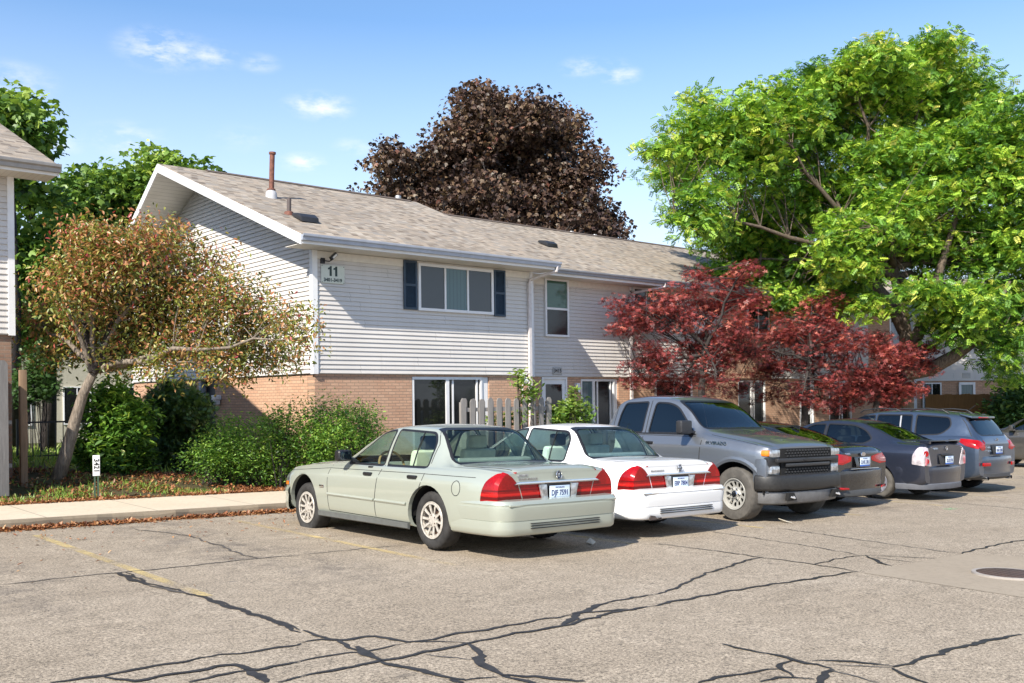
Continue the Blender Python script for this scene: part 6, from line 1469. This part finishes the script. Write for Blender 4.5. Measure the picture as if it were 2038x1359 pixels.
def limbs(mb, trunk, r0, targets, r1=.02, bend=.25, nmain=9, seed=1):
    """trunk polyline, then main limbs from its upper part to spread-out clumps and twigs to the rest"""
    rg = np.random.default_rng(seed); T = [np.array(p, float) for p in trunk]
    n = len(T); mb.tube([tuple(p) for p in T], [r0 * (1 - .42 * i / (n - 1)) for i in range(n)], 12)
    tg = np.array(targets); main = [int(rg.integers(len(tg)))]
    while len(main) < min(nmain, len(tg)):
        dd = np.min(np.linalg.norm(tg[:, None] - tg[main][None], axis=2), axis=1); main.append(int(np.argmax(dd)))
    nodes = []
    for k in main:
        e = tg[k]; s = T[-1] if rg.random() < .65 else T[-2] * .4 + T[-1] * .6; L = np.linalg.norm(e - s)
        mid = s * .5 + e * .5 + np.array((rg.normal(0, .07), rg.normal(0, .07), rg.uniform(.02, bend))) * L
        pts = []
        for t in np.linspace(0, 1, 9): pts.append(s * (1 - t) ** 2 + mid * 2 * t * (1 - t) + e * t * t + rg.normal(0, .012 * L, 3) * (0 < t < 1))
        rs = [max(r1 * .6, r0 * .50 * (1 - t) ** 1.1 + r1 * t) for t in np.linspace(0, 1, 9)]
        mb.tube([tuple(p) for p in pts], rs, 8); nodes += list(zip(pts[2:], rs[2:]))
    NP = np.array([p for p, _ in nodes]); NR = [r for _, r in nodes]
    used = np.zeros(len(NP))
    for e in tg:
        j = int(np.argmin(np.linalg.norm(NP - e, axis=1) + .3 * np.maximum(0, NP[:, 2] - e[2]) + used * .35)); s = NP[j]; L = np.linalg.norm(e - s); used[j] += 1
        if L < .15 or used[j] > 7: continue
        mid = (s + e) / 2 + np.array((rg.normal(0, .08), rg.normal(0, .08), rg.uniform(.0, .16))) * L
        mb.tube([tuple(s), tuple(s * .3 + mid * .6 + e * .1), tuple(s * .05 + mid * .55 + e * .4), tuple(e)], [min(NR[j], r1 * 1.6), r1 * 1.1, r1 * .75, r1 * .3], 5, False)
def tree(name, label, trunk, r0, blobs, ncl, nlf, rc, lsize, tmpl, lmat, bmat, cat='tree', group=None, tint=(.5, .2), droop=.25, flat=.5, nmain=9, r1=.025, zflat=.6, shell=.55, skip=1, sun_tint=.0, lo=None, seed=1):
    base = tuple(trunk[0]); root = empty(name, base, 0, label, cat, group)
    P, C, ci = clump_points(blobs, ncl, nlf, rc, zflat, shell, lo)
    mb = MB(); limbs(mb, trunk, r0, C[::skip], r1, seed=seed, nmain=nmain)
    mb.v = [(x - base[0], y - base[1], z - base[2]) for x, y, z in mb.v]
    mb.build('trunk', bmat, root, smooth=True)
    ct = RNG.normal(0, 1, len(C))
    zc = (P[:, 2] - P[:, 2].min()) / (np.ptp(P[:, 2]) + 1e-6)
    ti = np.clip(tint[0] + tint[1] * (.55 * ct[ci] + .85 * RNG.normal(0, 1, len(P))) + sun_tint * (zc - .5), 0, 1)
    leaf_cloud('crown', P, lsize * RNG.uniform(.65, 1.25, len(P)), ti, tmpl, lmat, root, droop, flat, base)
    return root
def blobs_px(L, depth, spread=1.2, k=1.0):
    out = []
    for q in L:
        x, y, r = q[:3]; w = q[3] if len(q) > 3 else 1.0; m = depth / F
        out.append((at(x, y, depth + RNG.uniform(-spread, spread)), r * m * k, w))
    return out
def gnd(x, y): return np.array((x, y, gz(x, y) - .05))

# honey locust over the right of the row
L_LOC = mat_leaf('locust_leaf', [(0, (0.041, 0.119, 0.018)), (.3, (0.137, 0.309, 0.029)), (.6, (0.316, 0.511, 0.044)), (.85, (0.521, 0.642, 0.070)), (1, (0.686, 0.665, 0.140))], .34)
tb = at(1800, 812, 32.6); tb[2] = gz(tb[0], tb[1]) - .1
bl = blobs_px([(1745, 190, 125), (1870, 200, 125), (1610, 265, 120), (1490, 310, 100), (1395, 280, 75, 1.2), (1345, 350, 60, 1.3), (1400, 420, 80), (1500, 460, 95), (1620, 400, 110), (1760, 340, 130), (1900, 340, 130), (2010, 280, 130), (2070, 430, 140), (1950, 500, 110), (2030, 610, 95), (1800, 480, 70), (1640, 530, 75), (1530, 560, 62), (1450, 545, 50), (1700, 590, 50), (1985, 690, 60), (1760, 130, 70), (1560, 400, 70), (1930, 600, 60), (1320, 300, 32, 1.5), (1395, 195, 22, 2), (1850, 110, 60), (1945, 640, 50), (2020, 740, 35), (1650, 590, 52), (1560, 575, 54), (1735, 600, 40), (1840, 585, 46), (1905, 640, 50), (1590, 605, 36), (1560, 210, 78, 1.2), (1650, 165, 70, 1.2), (1480, 245, 66, 1.2), (1705, 130, 60), (1690, 480, 85, 1.2), (1780, 430, 85), (1560, 500, 70, 1.2), (1860, 470, 80), (1450, 480, 60), (1720, 545, 60, 1.2), (1420, 540, 36), (1900, 680, 34)], 33, 2.6, .86)
loc_tr = [tuple(tb), tuple(at(1803, 760, 32.6)), tuple(at(1806, 700, 32.6)), tuple(at(1800, 650, 32.6)), tuple(at(1790, 590, 32.7)), tuple(at(1778, 530, 32.8))]
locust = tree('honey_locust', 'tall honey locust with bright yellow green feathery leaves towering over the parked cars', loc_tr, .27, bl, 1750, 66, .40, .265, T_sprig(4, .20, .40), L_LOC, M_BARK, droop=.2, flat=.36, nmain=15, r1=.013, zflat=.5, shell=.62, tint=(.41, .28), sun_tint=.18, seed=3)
big = MB(); b0 = np.array(tb)
def br(pts, rs): big.tube([tuple(np.array(p) - b0) for p in pts], rs, 10)
br([at(1800, 745, 32.5), at(1850, 735, 32.3), at(1900, 708, 32), at(1940, 678, 31.8), at(1975, 630, 31.5), at(2010, 560, 31.3)], [.24, .24, .21, .17, .10, .04])
br([at(1806, 700, 32.6), at(1835, 650, 32.4), at(1850, 600, 32.2), at(1870, 540, 32), at(1900, 440, 32), at(1920, 330, 32)], [.22, .2, .17, .13, .09, .03])
br([at(1800, 660, 32.6), at(1770, 600, 32.8), at(1725, 545, 33), at(1680, 500, 33.2), at(1600, 450, 33.3), at(1500, 400, 33.4)], [.22, .18, .14, .10, .06, .025])
big.build('limb', M_BARK, locust, smooth=True)

# purple maple behind the roof
L_PUR = mat_leaf('purple_leaf', [(0, (0.019, 0.011, 0.013)), (.35, (0.060, 0.034, 0.028)), (.65, (0.125, 0.076, 0.053)), (.85, (0.190, 0.130, 0.071)), (1, (0.216, 0.090, 0.066))], .2, .5, .04)
tb = at(960, 640, 47); tb[2] = -.4
bl = blobs_px([(960, 270, 105), (1060, 275, 95), (880, 310, 85), (790, 370, 75), (1010, 255, 76), (960, 245, 50), (900, 330, 80), (1130, 345, 85), (1165, 405, 62), (980, 380, 140), (1205, 440, 42), (850, 400, 95), (1060, 420, 105), (935, 205, 40, 1.3), (1075, 220, 45), (770, 310, 36), (1120, 250, 40), (960, 470, 150), (1150, 460, 80), (820, 450, 100)], 47, 2.2, .95)
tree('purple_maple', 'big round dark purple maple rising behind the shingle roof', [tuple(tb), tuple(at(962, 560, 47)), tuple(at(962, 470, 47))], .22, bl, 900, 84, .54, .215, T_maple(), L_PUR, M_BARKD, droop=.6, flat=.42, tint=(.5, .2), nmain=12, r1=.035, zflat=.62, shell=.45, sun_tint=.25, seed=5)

# red Japanese maples in front of the row
L_RED = mat_leaf('red_leaf', [(0, (0.044, 0.009, 0.012)), (.35, (0.149, 0.029, 0.030)), (.65, (0.327, 0.058, 0.058)), (.88, (0.560, 0.131, 0.108)), (1, (0.653, 0.215, 0.144))], .30, .5, .05)
for (lab, bp, dp, tr, ncl, sd) in (
    ('spreading red Japanese maple nearest the upstairs single window', [(1285, 630, 62), (1350, 610, 70), (1440, 600, 72), (1465, 548, 34, 1.3), (1300, 705, 58), (1400, 700, 85), (1330, 755, 50), (1460, 680, 72), (1225, 602, 22, 1.5), (1240, 655, 24, 1.2), (1390, 560, 34), (1430, 755, 44), (1265, 755, 20), (1478, 530, 22, 2), (1500, 600, 34), (1215, 620, 14, 2)], 28.4, [(1398, 830), (1396, 780), (1400, 730), (1402, 690)], 330, 2),
    ('red Japanese maple with forked trunk behind the black and slate saloons', [(1560, 665, 70), (1640, 612, 42), (1620, 690, 82), (1540, 735, 60), (1640, 750, 72), (1700, 690, 50), (1660, 650, 50), (1590, 790, 42), (1700, 755, 50), (1500, 700, 40), (1530, 790, 34), (1650, 810, 30), (1480, 770, 30)], 31, [(1600, 850), (1602, 800), (1606, 760), (1612, 720)], 320, 4),
    ('low red Japanese maple against the locust trunk', [(1740, 690, 42), (1790, 715, 46), (1765, 760, 50), (1725, 755, 42), (1700, 790, 30), (1760, 800, 26), (1830, 720, 36), (1850, 690, 22, 1.2), (1800, 770, 40)], 31.6, [(1742, 850), (1745, 800), (1750, 760), (1757, 730)], 190, 6)):
    T0 = [at(x, y, dp) for x, y in tr]; T0[0][2] = gz(T0[0][0], T0[0][1]) - .05
    tree('japanese_maple', lab, [tuple(p) for p in T0], .12, blobs_px(bp, dp, .9, .9), int(ncl * .92), 46, .21, .104, T_star(), L_RED, M_BARKD, droop=.35, flat=.5, tint=(.5, .24), nmain=8, r1=.010, zflat=.52, shell=.6, group='red maples along the row', sun_tint=.15, seed=sd)

# crab apple on the left with drying leaves
L_CRAB = mat_leaf('crab_leaf', [(0, (0.060, 0.081, 0.017)), (.22, (0.156, 0.205, 0.032)), (.42, (0.312, 0.324, 0.057)), (.58, (0.432, 0.254, 0.086)), (.75, (0.480, 0.194, 0.081)), (.9, (0.540, 0.248, 0.103)), (1, (0.432, 0.065, 0.069))], .34, .45, .06)
dp = 17.2; tr = [(116, 968), (132, 900), (150, 835), (165, 785), (188, 738)]
T0 = [at(x, y, dp) for x, y in tr]; T0[0][2] = gz(T0[0][0], T0[0][1]) - .05
bp = [(240, 510, 90), (150, 560, 72), (330, 565, 95), (420, 590, 72), (500, 630, 62), (565, 640, 45, .8), (600, 670, 34, .8), (480, 690, 52), (95, 640, 48), (185, 640, 82), (300, 640, 82), (120, 690, 42), (380, 520, 46), (280, 468, 44), (605, 615, 24, .7), (400, 670, 56), (180, 480, 50), (60, 610, 24, .6), (350, 480, 36), (560, 720, 34, .6), (225, 700, 36), (440, 520, 30, .7), (510, 575, 30, .6), (330, 700, 46), (430, 715, 46), (535, 700, 40), (260, 690, 40), (470, 740, 32)]
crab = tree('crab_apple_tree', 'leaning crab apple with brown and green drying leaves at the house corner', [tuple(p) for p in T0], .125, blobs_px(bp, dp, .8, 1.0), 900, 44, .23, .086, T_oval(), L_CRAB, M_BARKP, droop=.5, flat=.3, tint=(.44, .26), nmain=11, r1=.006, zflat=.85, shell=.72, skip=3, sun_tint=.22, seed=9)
cb_ = MB(); b0 = T0[0]
for pts, rs in (([(186, 742), (225, 705), (300, 680), (380, 662), (470, 700), (520, 745)], [.06, .042, .03, .022, .014, .007]), ([(188, 738), (240, 680), (330, 620), (430, 600), (540, 640), (610, 690)], [.07, .055, .04, .028, .016, .008]), ([(184, 740), (175, 680), (160, 610), (130, 560)], [.07, .055, .04, .02]), ([(190, 735), (225, 640), (260, 560), (270, 480)], [.075, .06, .04, .015])):
    cb_.tube([tuple(at(x, y, dp - .1 + .12 * i) - b0) for i, (x, y) in enumerate(pts)], rs, 8)
cb_.build('limb', M_BARKD, crab, smooth=True)

# trees beyond the lawn on the left
L_BG = mat_leaf('broad_leaf', [(0, (0.025, 0.066, 0.013)), (.4, (0.100, 0.204, 0.031)), (.7, (0.237, 0.372, 0.055)), (1, (0.425, 0.528, 0.099))], .38)
for lab, bp, dp, ncl, sd in (('leafy green tree behind the gable end, tallest of the left background', [(330, 335, 55), (275, 380, 70), (200, 395, 80), (395, 345, 30), (240, 460, 80), (310, 420, 60), (150, 440, 60)], 44, 260, 21),
                            ('shady green tree in the gap between the left house and the crab apple', [(60, 490, 50), (110, 530, 60), (70, 400, 36), (95, 600, 60), (140, 560, 60), (60, 640, 50), (110, 660, 40)], 36, 170, 22),
                            ('dark green tree showing above the roof of the left house', [(12, 215, 30), (30, 255, 32), (-20, 250, 50), (45, 290, 22), (50, 225, 16), (-10, 330, 50)], 33, 110, 23)):
    bl = blobs_px(bp, dp, 1.5, .95); c = np.mean([b[0] for b in bl], 0)
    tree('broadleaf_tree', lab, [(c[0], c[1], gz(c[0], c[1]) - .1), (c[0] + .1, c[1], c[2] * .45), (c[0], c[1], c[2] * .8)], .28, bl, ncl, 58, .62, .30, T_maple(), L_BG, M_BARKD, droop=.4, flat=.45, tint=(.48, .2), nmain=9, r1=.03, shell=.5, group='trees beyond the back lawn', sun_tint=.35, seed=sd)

# shrubs
L_HEDGE = mat_leaf('hedge_leaf', [(0, (0.025, 0.067, 0.011)), (.4, (0.115, 0.258, 0.033)), (.7, (0.299, 0.482, 0.066)), (.9, (0.506, 0.650, 0.121)), (1, (0.690, 0.717, 0.220))], .40, .5, .04)
def shrub(name, label, bp, dp, ncl, nlf, rc, ls, tmpl, mat, tint, droop=.1, flat=.35, stems=6, sd=1, spread=.5, shell=.38, sun=.3, group=None):
    bl = blobs_px(bp, dp, spread, .97); c = np.mean([b[0] for b in bl], 0); base = (c[0], c[1], gz(c[0], c[1]) - .03)
    root = empty(name, base, 0, label, 'shrub', group)
    P, C, ci = clump_points(bl, ncl, nlf, rc, .8, shell)
    g = np.array([gz(x, y) for x, y in P[:, :2]]); k = P[:, 2] > g + .02; P = P[k]; ci = ci[k]
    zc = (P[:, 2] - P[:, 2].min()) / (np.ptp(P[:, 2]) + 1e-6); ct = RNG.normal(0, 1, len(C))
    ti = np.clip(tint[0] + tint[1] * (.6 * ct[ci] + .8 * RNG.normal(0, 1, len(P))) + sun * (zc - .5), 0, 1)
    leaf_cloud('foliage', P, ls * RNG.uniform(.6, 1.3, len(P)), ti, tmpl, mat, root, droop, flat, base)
    mb = MB(); rg = np.random.default_rng(sd)
    for b in bl:
        for _ in range(stems):
            e = b[0] + rg.normal(0, .45, 3) * b[1]; s = np.array((b[0][0] + rg.normal(0, .25 * b[1]), b[0][1] + rg.normal(0, .2 * b[1]), 0)); s[2] = gz(s[0], s[1]) - .03
            m = (s + e) / 2 + rg.normal(0, .06, 3); mb.tube([tuple(np.array(q) - np.array(base)) for q in (s, m, e)], [.012, .009, .004], 5, False)
    mb.build('stem', M_BARKD, root); return root
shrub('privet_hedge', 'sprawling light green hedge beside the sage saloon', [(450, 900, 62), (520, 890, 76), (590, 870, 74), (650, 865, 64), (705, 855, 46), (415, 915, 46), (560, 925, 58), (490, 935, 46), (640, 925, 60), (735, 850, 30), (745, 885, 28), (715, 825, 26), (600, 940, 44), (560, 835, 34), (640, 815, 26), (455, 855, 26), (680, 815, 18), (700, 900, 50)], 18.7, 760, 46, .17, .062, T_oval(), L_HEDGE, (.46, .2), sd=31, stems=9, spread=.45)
shrub('laurel_bush', 'glossy green bush with long leaves right behind the crab apple trunk', [(215, 810, 48), (230, 865, 56), (190, 895, 42), (260, 830, 40), (260, 905, 40), (215, 930, 34), (230, 770, 26)], 18.6, 260, 34, .17, .135, T_oval(), L_HEDGE, (.40, .2), droop=.2, flat=.45, sd=32, spread=.35)
L_YEW = mat_leaf('yew_leaf', [(0, (0.019, 0.048, 0.011)), (.5, (0.053, 0.121, 0.022)), (1, (0.168, 0.264, 0.045))], .15)
shrub('yew_bush', 'dark feathery yew in the shade of the gable end', [(345, 810, 56), (370, 860, 56), (320, 870, 46), (385, 810, 36), (340, 910, 46), (395, 890, 36)], 22, 300, 40, .20, .13, T_needle(), L_YEW, (.45, .2), droop=-.4, flat=.2, sd=33, spread=.4)
shrub('yew_bush', 'dark clipped hedge at the right edge beside the brown fence', [(2000, 815, 34), (2040, 800, 42), (2080, 800, 50), (2020, 845, 30)], 36, 200, 50, .32, .22, T_oval(), L_YEW, (.5, .2), sd=34, spread=.6)
L_WEED = mat_leaf('weed_leaf', [(0, (.04, .10, .015)), (.5, (.15, .28, .035)), (1, (.34, .42, .08))], .4)
shrub('tall_weeds', 'bright green weeds grown tall at the right end of the picket fence', [(1142, 800, 11), (1125, 824, 20), (1165, 826, 12), (1100, 832, 15), (1140, 776, 5), (1150, 832, 18), (1162, 804, 5)], 24.0, 74, 26, .13, .13, T_oval(), L_WEED, (.55, .22), sd=35, spread=.2, stems=3)
shrub('climbing_vine', 'thin yellow green vine climbing over the picket fence', [(1035, 757, 7), (1045, 790, 9), (1040, 822, 9), (1060, 778, 6), (1030, 742, 5), (985, 834, 8), (1015, 832, 8)], 23.3, 38, 22, .12, .12, T_oval(), L_WEED, (.6, .2), sd=36, spread=.1, stems=4)
shrub('evergreen_bush', 'small dark clipped evergreen in front of the beige building', [(80, 735, 20), (80, 765, 22), (82, 700, 12), (60, 770, 20)], 30, 60, 60, .28, .16, T_needle(), L_YEW, (.4, .15), sd=37, spread=.2)

# grass and fallen leaves
def scatter(name, n, fx, fy, size, tmpl, mat, droop, flat, tint, dz, keep=None):
    X = fx(n); Y = fy(n)
    if keep is not None: k = keep(X, Y); X, Y = X[k], Y[k]
    Z = np.array([(gz(x, y) if y > WALK_Y else (lot_z(x) + (.135 if y > CURB_Y + .02 else 0))) for x, y in zip(X, Y)]) + dz
    o = leaf_cloud(name, np.stack([X, Y, Z], 1), size * RNG.uniform(.6, 1.4, len(X)), np.clip(RNG.normal(tint[0], tint[1], len(X)), 0, 1), tmpl, mat, None, droop, flat)
    return tag(o, kind='stuff')
L_GRASS = mat_leaf('grass_blade', [(0, (.07, .14, .018)), (.5, (.2, .33, .04)), (.8, (.33, .42, .07)), (1, (.45, .40, .16))], .3)
pn = lambda X, Y: np.sin(X * 1.7 + 1) * np.cos(Y * 2.3) + .6 * np.sin(X * 4.1 + Y * 3.3) + RNG.normal(0, .35, len(X))
scatter('grass', 15000, lambda n: RNG.uniform(-4, 9.0, n), lambda n: WALK_Y + .12 + np.abs(RNG.normal(0, 1.0, n)), .085, (np.array([(0, -.08, 0), (0, .08, 0), (.6, .05, .04), (1, 0, -.02), (.6, -.05, .04)]), [(0, 1, 2, 4), (4, 2, 3)]), L_GRASS, -1.0, .1, (.5, .22), -.01, lambda X, Y: (pn(X, Y) > .0) & (X < 7.2 + .5 * np.sin(Y * 5)))
scatter('grass', 9000, lambda n: RNG.uniform(3, 16, n), lambda n: RNG.uniform(20, 40, n), .16, (np.array([(0, -.10, 0), (0, .10, 0), (.6, .06, .04), (1, 0, -.02), (.6, -.06, .04)]), [(0, 1, 2, 4), (4, 2, 3)]), L_GRASS, -1.0, .1, (.55, .2), -.01)
L_LITT = mat_leaf('dry_leaf', [(0, (.09, .035, .018)), (.4, (.26, .095, .04)), (.7, (.38, .17, .065)), (1, (.50, .31, .16))], .1)
scatter('leaf_litter', 15000, lambda n: RNG.uniform(-6, 9.5, n), lambda n: CURB_Y - .01 - np.abs(RNG.normal(0, .11, n)), .065, T_oval(), L_LITT, .0, .75, (.5, .25), .012, lambda X, Y: pn(X, Y) > -.9)
scatter('leaf_litter', 12000, lambda n: RNG.uniform(-4, 10.5, n), lambda n: WALK_Y + .05 + np.abs(RNG.normal(0, .22, n)) - .1, .06, T_oval(), L_LITT, .0, .7, (.5, .25), .015, lambda X, Y: pn(X, Y) > -.6)
scatter('leaf_litter', 16000, lambda n: RNG.uniform(-1, 10, n), lambda n: RNG.uniform(16.4, 19.5, n), .07, T_oval(), L_LITT, .0, .65, (.4, .25), .015, lambda X, Y: pn(X, Y) > -.2)
scatter('leaf_litter', 260, lambda n: RNG.uniform(1, 9.5, n), lambda n: 13.9 - np.abs(RNG.normal(0, 1.6, n)), .05, T_oval(), L_LITT, .0, .8, (.55, .25), .008)

# ================================================================ fences, signs, small things
def mat_wood(name, c, c2):
    t = NT(name); n = t.noise(t.obj((6, 6, .5)), 5, 6, .7); n2 = t.noise(t.obj(), 2.2, 4)
    t.set(color=t.mix(t.rng(n, .35, .7), c, t.mix(n2, c2, c)), rough=.9, spec=.15); t.bump(n, .5, .01); return t.m
M_WG = mat_wood('weathered_wood', (.27, .255, .24), (.10, .09, .082)); M_WB = mat_wood('brown_wood', (.27, .15, .065), (.13, .07, .03)); M_WP = mat_wood('post_wood', (.25, .17, .11), (.10, .065, .04))
# shadow-box picket fence in front of the patio
fx0, fx1, fyy = 13.55, 16.2, 17.5
pf = empty('picket_fence', (fx0, fyy, gz(fx0, fyy)), 0, 'weathered grey picket fence screening the patio behind the saloons', 'fence')
def picket(x, y, w, z0, z1):
    j = random.uniform(-.02, .02)
    return MB().prism([(x - w / 2, y, z0), (x + w / 2, y, z0), (x + w / 2, y, z1 - .06 + j), (x + w * .22, y, z1 + j), (x - w * .22, y, z1 + j), (x - w / 2, y, z1 - .06 + j)], (0, .022, 0))
random.seed(8); zb_ = gz(fx0, fyy); off = Vector((fx0, fyy, zb_))
def rel(mb):
    mb.v = [(x - off.x, y - off.y, z - off.z) for x, y, z in mb.v]; return mb
n = 11
for i in range(n):
    x = fx0 + (fx1 - fx0) * i / (n - 1)
    rel(picket(x, fyy - .05, .145, zb_ + .03, 1.58 + (.02 if i in (0, n - 1) else 0))).build('picket', M_WG, pf)
    if i < n - 1: rel(picket(x + (fx1 - fx0) / (n - 1) / 2, fyy + .065, .12, zb_ + .03, 1.57)).build('picket', M_WG, pf)
for z in (zb_ + .3, 1.28): rel(MB().box(fx0 - .03, fx1 + .03, fyy - .026, fyy + .06, z, z + .09)).build('rail', M_WG, pf)
for x in (fx0, fx1): rel(MB().box(x - .045, x + .045, fyy - .02, fyy + .06, zb_ - .2, 1.50)).build('post', M_WG, pf)
# tall fence by the left house
lf = empty('board_fence', (3.95, 17.2, gz(3.95, 17.2)), 0, 'grey board fence with rails at the left edge, in front of the house', 'fence')
off = Vector((3.95, 17.2, gz(3.95, 17.2))); zb_ = off.z
rel(picket(3.97, 17.15, .17, zb_, 2.30)).build('post', mat_wood('shaded_grey_post', (.20, .19, .18), (.08, .075, .07)), lf)  # grey wood colour darkened to carry the shade of the tree
for i in range(7):
    x = 3.95 - .17 - i * .155; rel(picket(x, 17.15 + .03 * (i % 2), .14, zb_, 2.22)).build('board', M_WG, lf)
for i in range(5): rel(MB().box(4.02, 4.045, 17.3 + i * .17, 17.45 + i * .17, zb_, 2.2)).build('board', mat_wood('dark_board', (.10, .095, .10), (.05, .045, .05)) if i == 0 else COL.objects['board.007'].data.materials[0], lf)
for z in (zb_ + .45, zb_ + 1.15): rel(MB().box(3.99, 4.12, 17.22, 18.1, z, z + .06)).build('rail', M_WG, lf)
wp = MB().box(-.055, .055, -.055, .055, -.2, 1.92).build('timber_post', M_WP, loc=(4.46, 17.9, gz(4.46, 17.9)), bevel=.01)
tag(wp, 'square brown timber post standing just right of the grey board fence', 'post')
# brown fence on the right
rfn = empty('board_fence', (38.2, 18.6, -.8), 0, 'brown board fence below the pale row on the right', 'fence'); off = Vector((38.2, 18.6, -.8))
a, b = at(1846, 778, 38.5), at(1985, 786, 38.0)
for i in range(20):
    t = i / 19; x, y = a[0] + (b[0] - a[0]) * t, a[1] + (b[1] - a[1]) * t; dx, dy = (b - a)[:2] / np.linalg.norm((b - a)[:2]); w = .085
    rel(MB().prism([(x - dx * w, y - dy * w, -.9), (x + dx * w, y + dy * w, -.9), (x + dx * w, y + dy * w, 1.52 + random.uniform(-.02, .03)), (x - dx * w, y - dy * w, 1.52 + random.uniform(-.02, .03))], (dy * .02, -dx * .02, 0))).build('board', M_WB, rfn)
for z in (-.4, 1.1): rel(MB().prism([(a[0], a[1], z), (b[0], b[1], z), (b[0], b[1], z + .09), (a[0], a[1], z + .09)], (-dy * .05, dx * .05, 0))).build('rail', M_WB, rfn)
# black railing on the lawn
rl = empty('iron_railing', (6.8, 25.0, gz(6.8, 25)), 0, 'thin black iron railing on the back lawn behind the crab apple', 'railing'); off = Vector((6.8, 25.0, gz(6.8, 25)))
m = MB()
for i in range(15):
    x = 6.1 + i * .17; rel2 = off.z
    m.box(x - .009, x + .009, 24.99, 25.01, off.z, off.z + .92)
m.box(6.1, 8.5, 24.985, 25.015, off.z + .90, off.z + .94); m.box(6.1, 8.5, 24.985, 25.015, off.z + .10, off.z + .13)
for x in (6.1, 7.3, 8.5): m.box(x - .025, x + .025, 24.975, 25.025, off.z - .1, off.z + 1.0)
rel(m).build('bars', M_BLACK, rl)
# stake sign 3421
sx_, sy_ = 5.22, 16.55; sz = gz(sx_, sy_)
ss = empty('stake_sign', (sx_, sy_, sz), R(-14), 'small white sign on two green stakes, reading 3421 downwards', 'sign')
pl = MB().box(-.055, .055, -.012, 0, .38, .72).build('plate', plain('sign_white', (.72, .72, .70), .4, var=.08, scale=20), ss, bevel=.012)
text_obj('lettering', '3421', .108, plain('black_ink', (.012, .012, .012), .5), pl, frame_mx((0, -.0135, .55), (0, 0, -1), (1, 0, 0)), ext=.001, bold=.003, spacing=1.05)
for x in (-.025, .025): MB().box(x - .012, x + .012, -.004, .016, -.1, .5).build('stake', plain('stake_green', (.045, .085, .05), .6), ss)
# pole lamp in the patio
gl = empty('garden_lamp', (16.0, 18.2, -.25), 0, 'thin white pole with twin round lamps behind the picket fence', 'lamp')
MB().tube([(0, 0, 0), (0, 0, 2.25)], .016, 8).build('pole', M_WHITE, gl)
for dx, z in ((-.02, 2.36), (.10, 2.26)):
    MB().lathe([(.001, -.09), (.06, -.075), (.085, -.02), (.08, .04), (.045, .085), (.001, .095)], n=16, c=(dx, 0, z)).build('lamp', M_WHITE, gl, smooth=True)
# odds and ends on the tarmac
bits = (((8.42, 8.35), 'pale scrap of litter lying by the rear of the sage saloon'), ((12.3, 8.2), 'folded cardboard scrap lying under the nose of the pickup'))
for i, ((x, y), lab) in enumerate(bits):
    o = MB().prism([(-.09, -.03, 0), (.08, -.04, .004), (.10, .03, .05), (-.05, .05, .02)], (0, 0, .008)).build('litter_scrap', plain('litter_pale', (.5, .46, .38), .8), loc=(x, y, lot_z(x) + .004)); o.rotation_euler = (0, 0, .6 + i); tag(o, lab, 'litter', 'scraps on the tarmac')
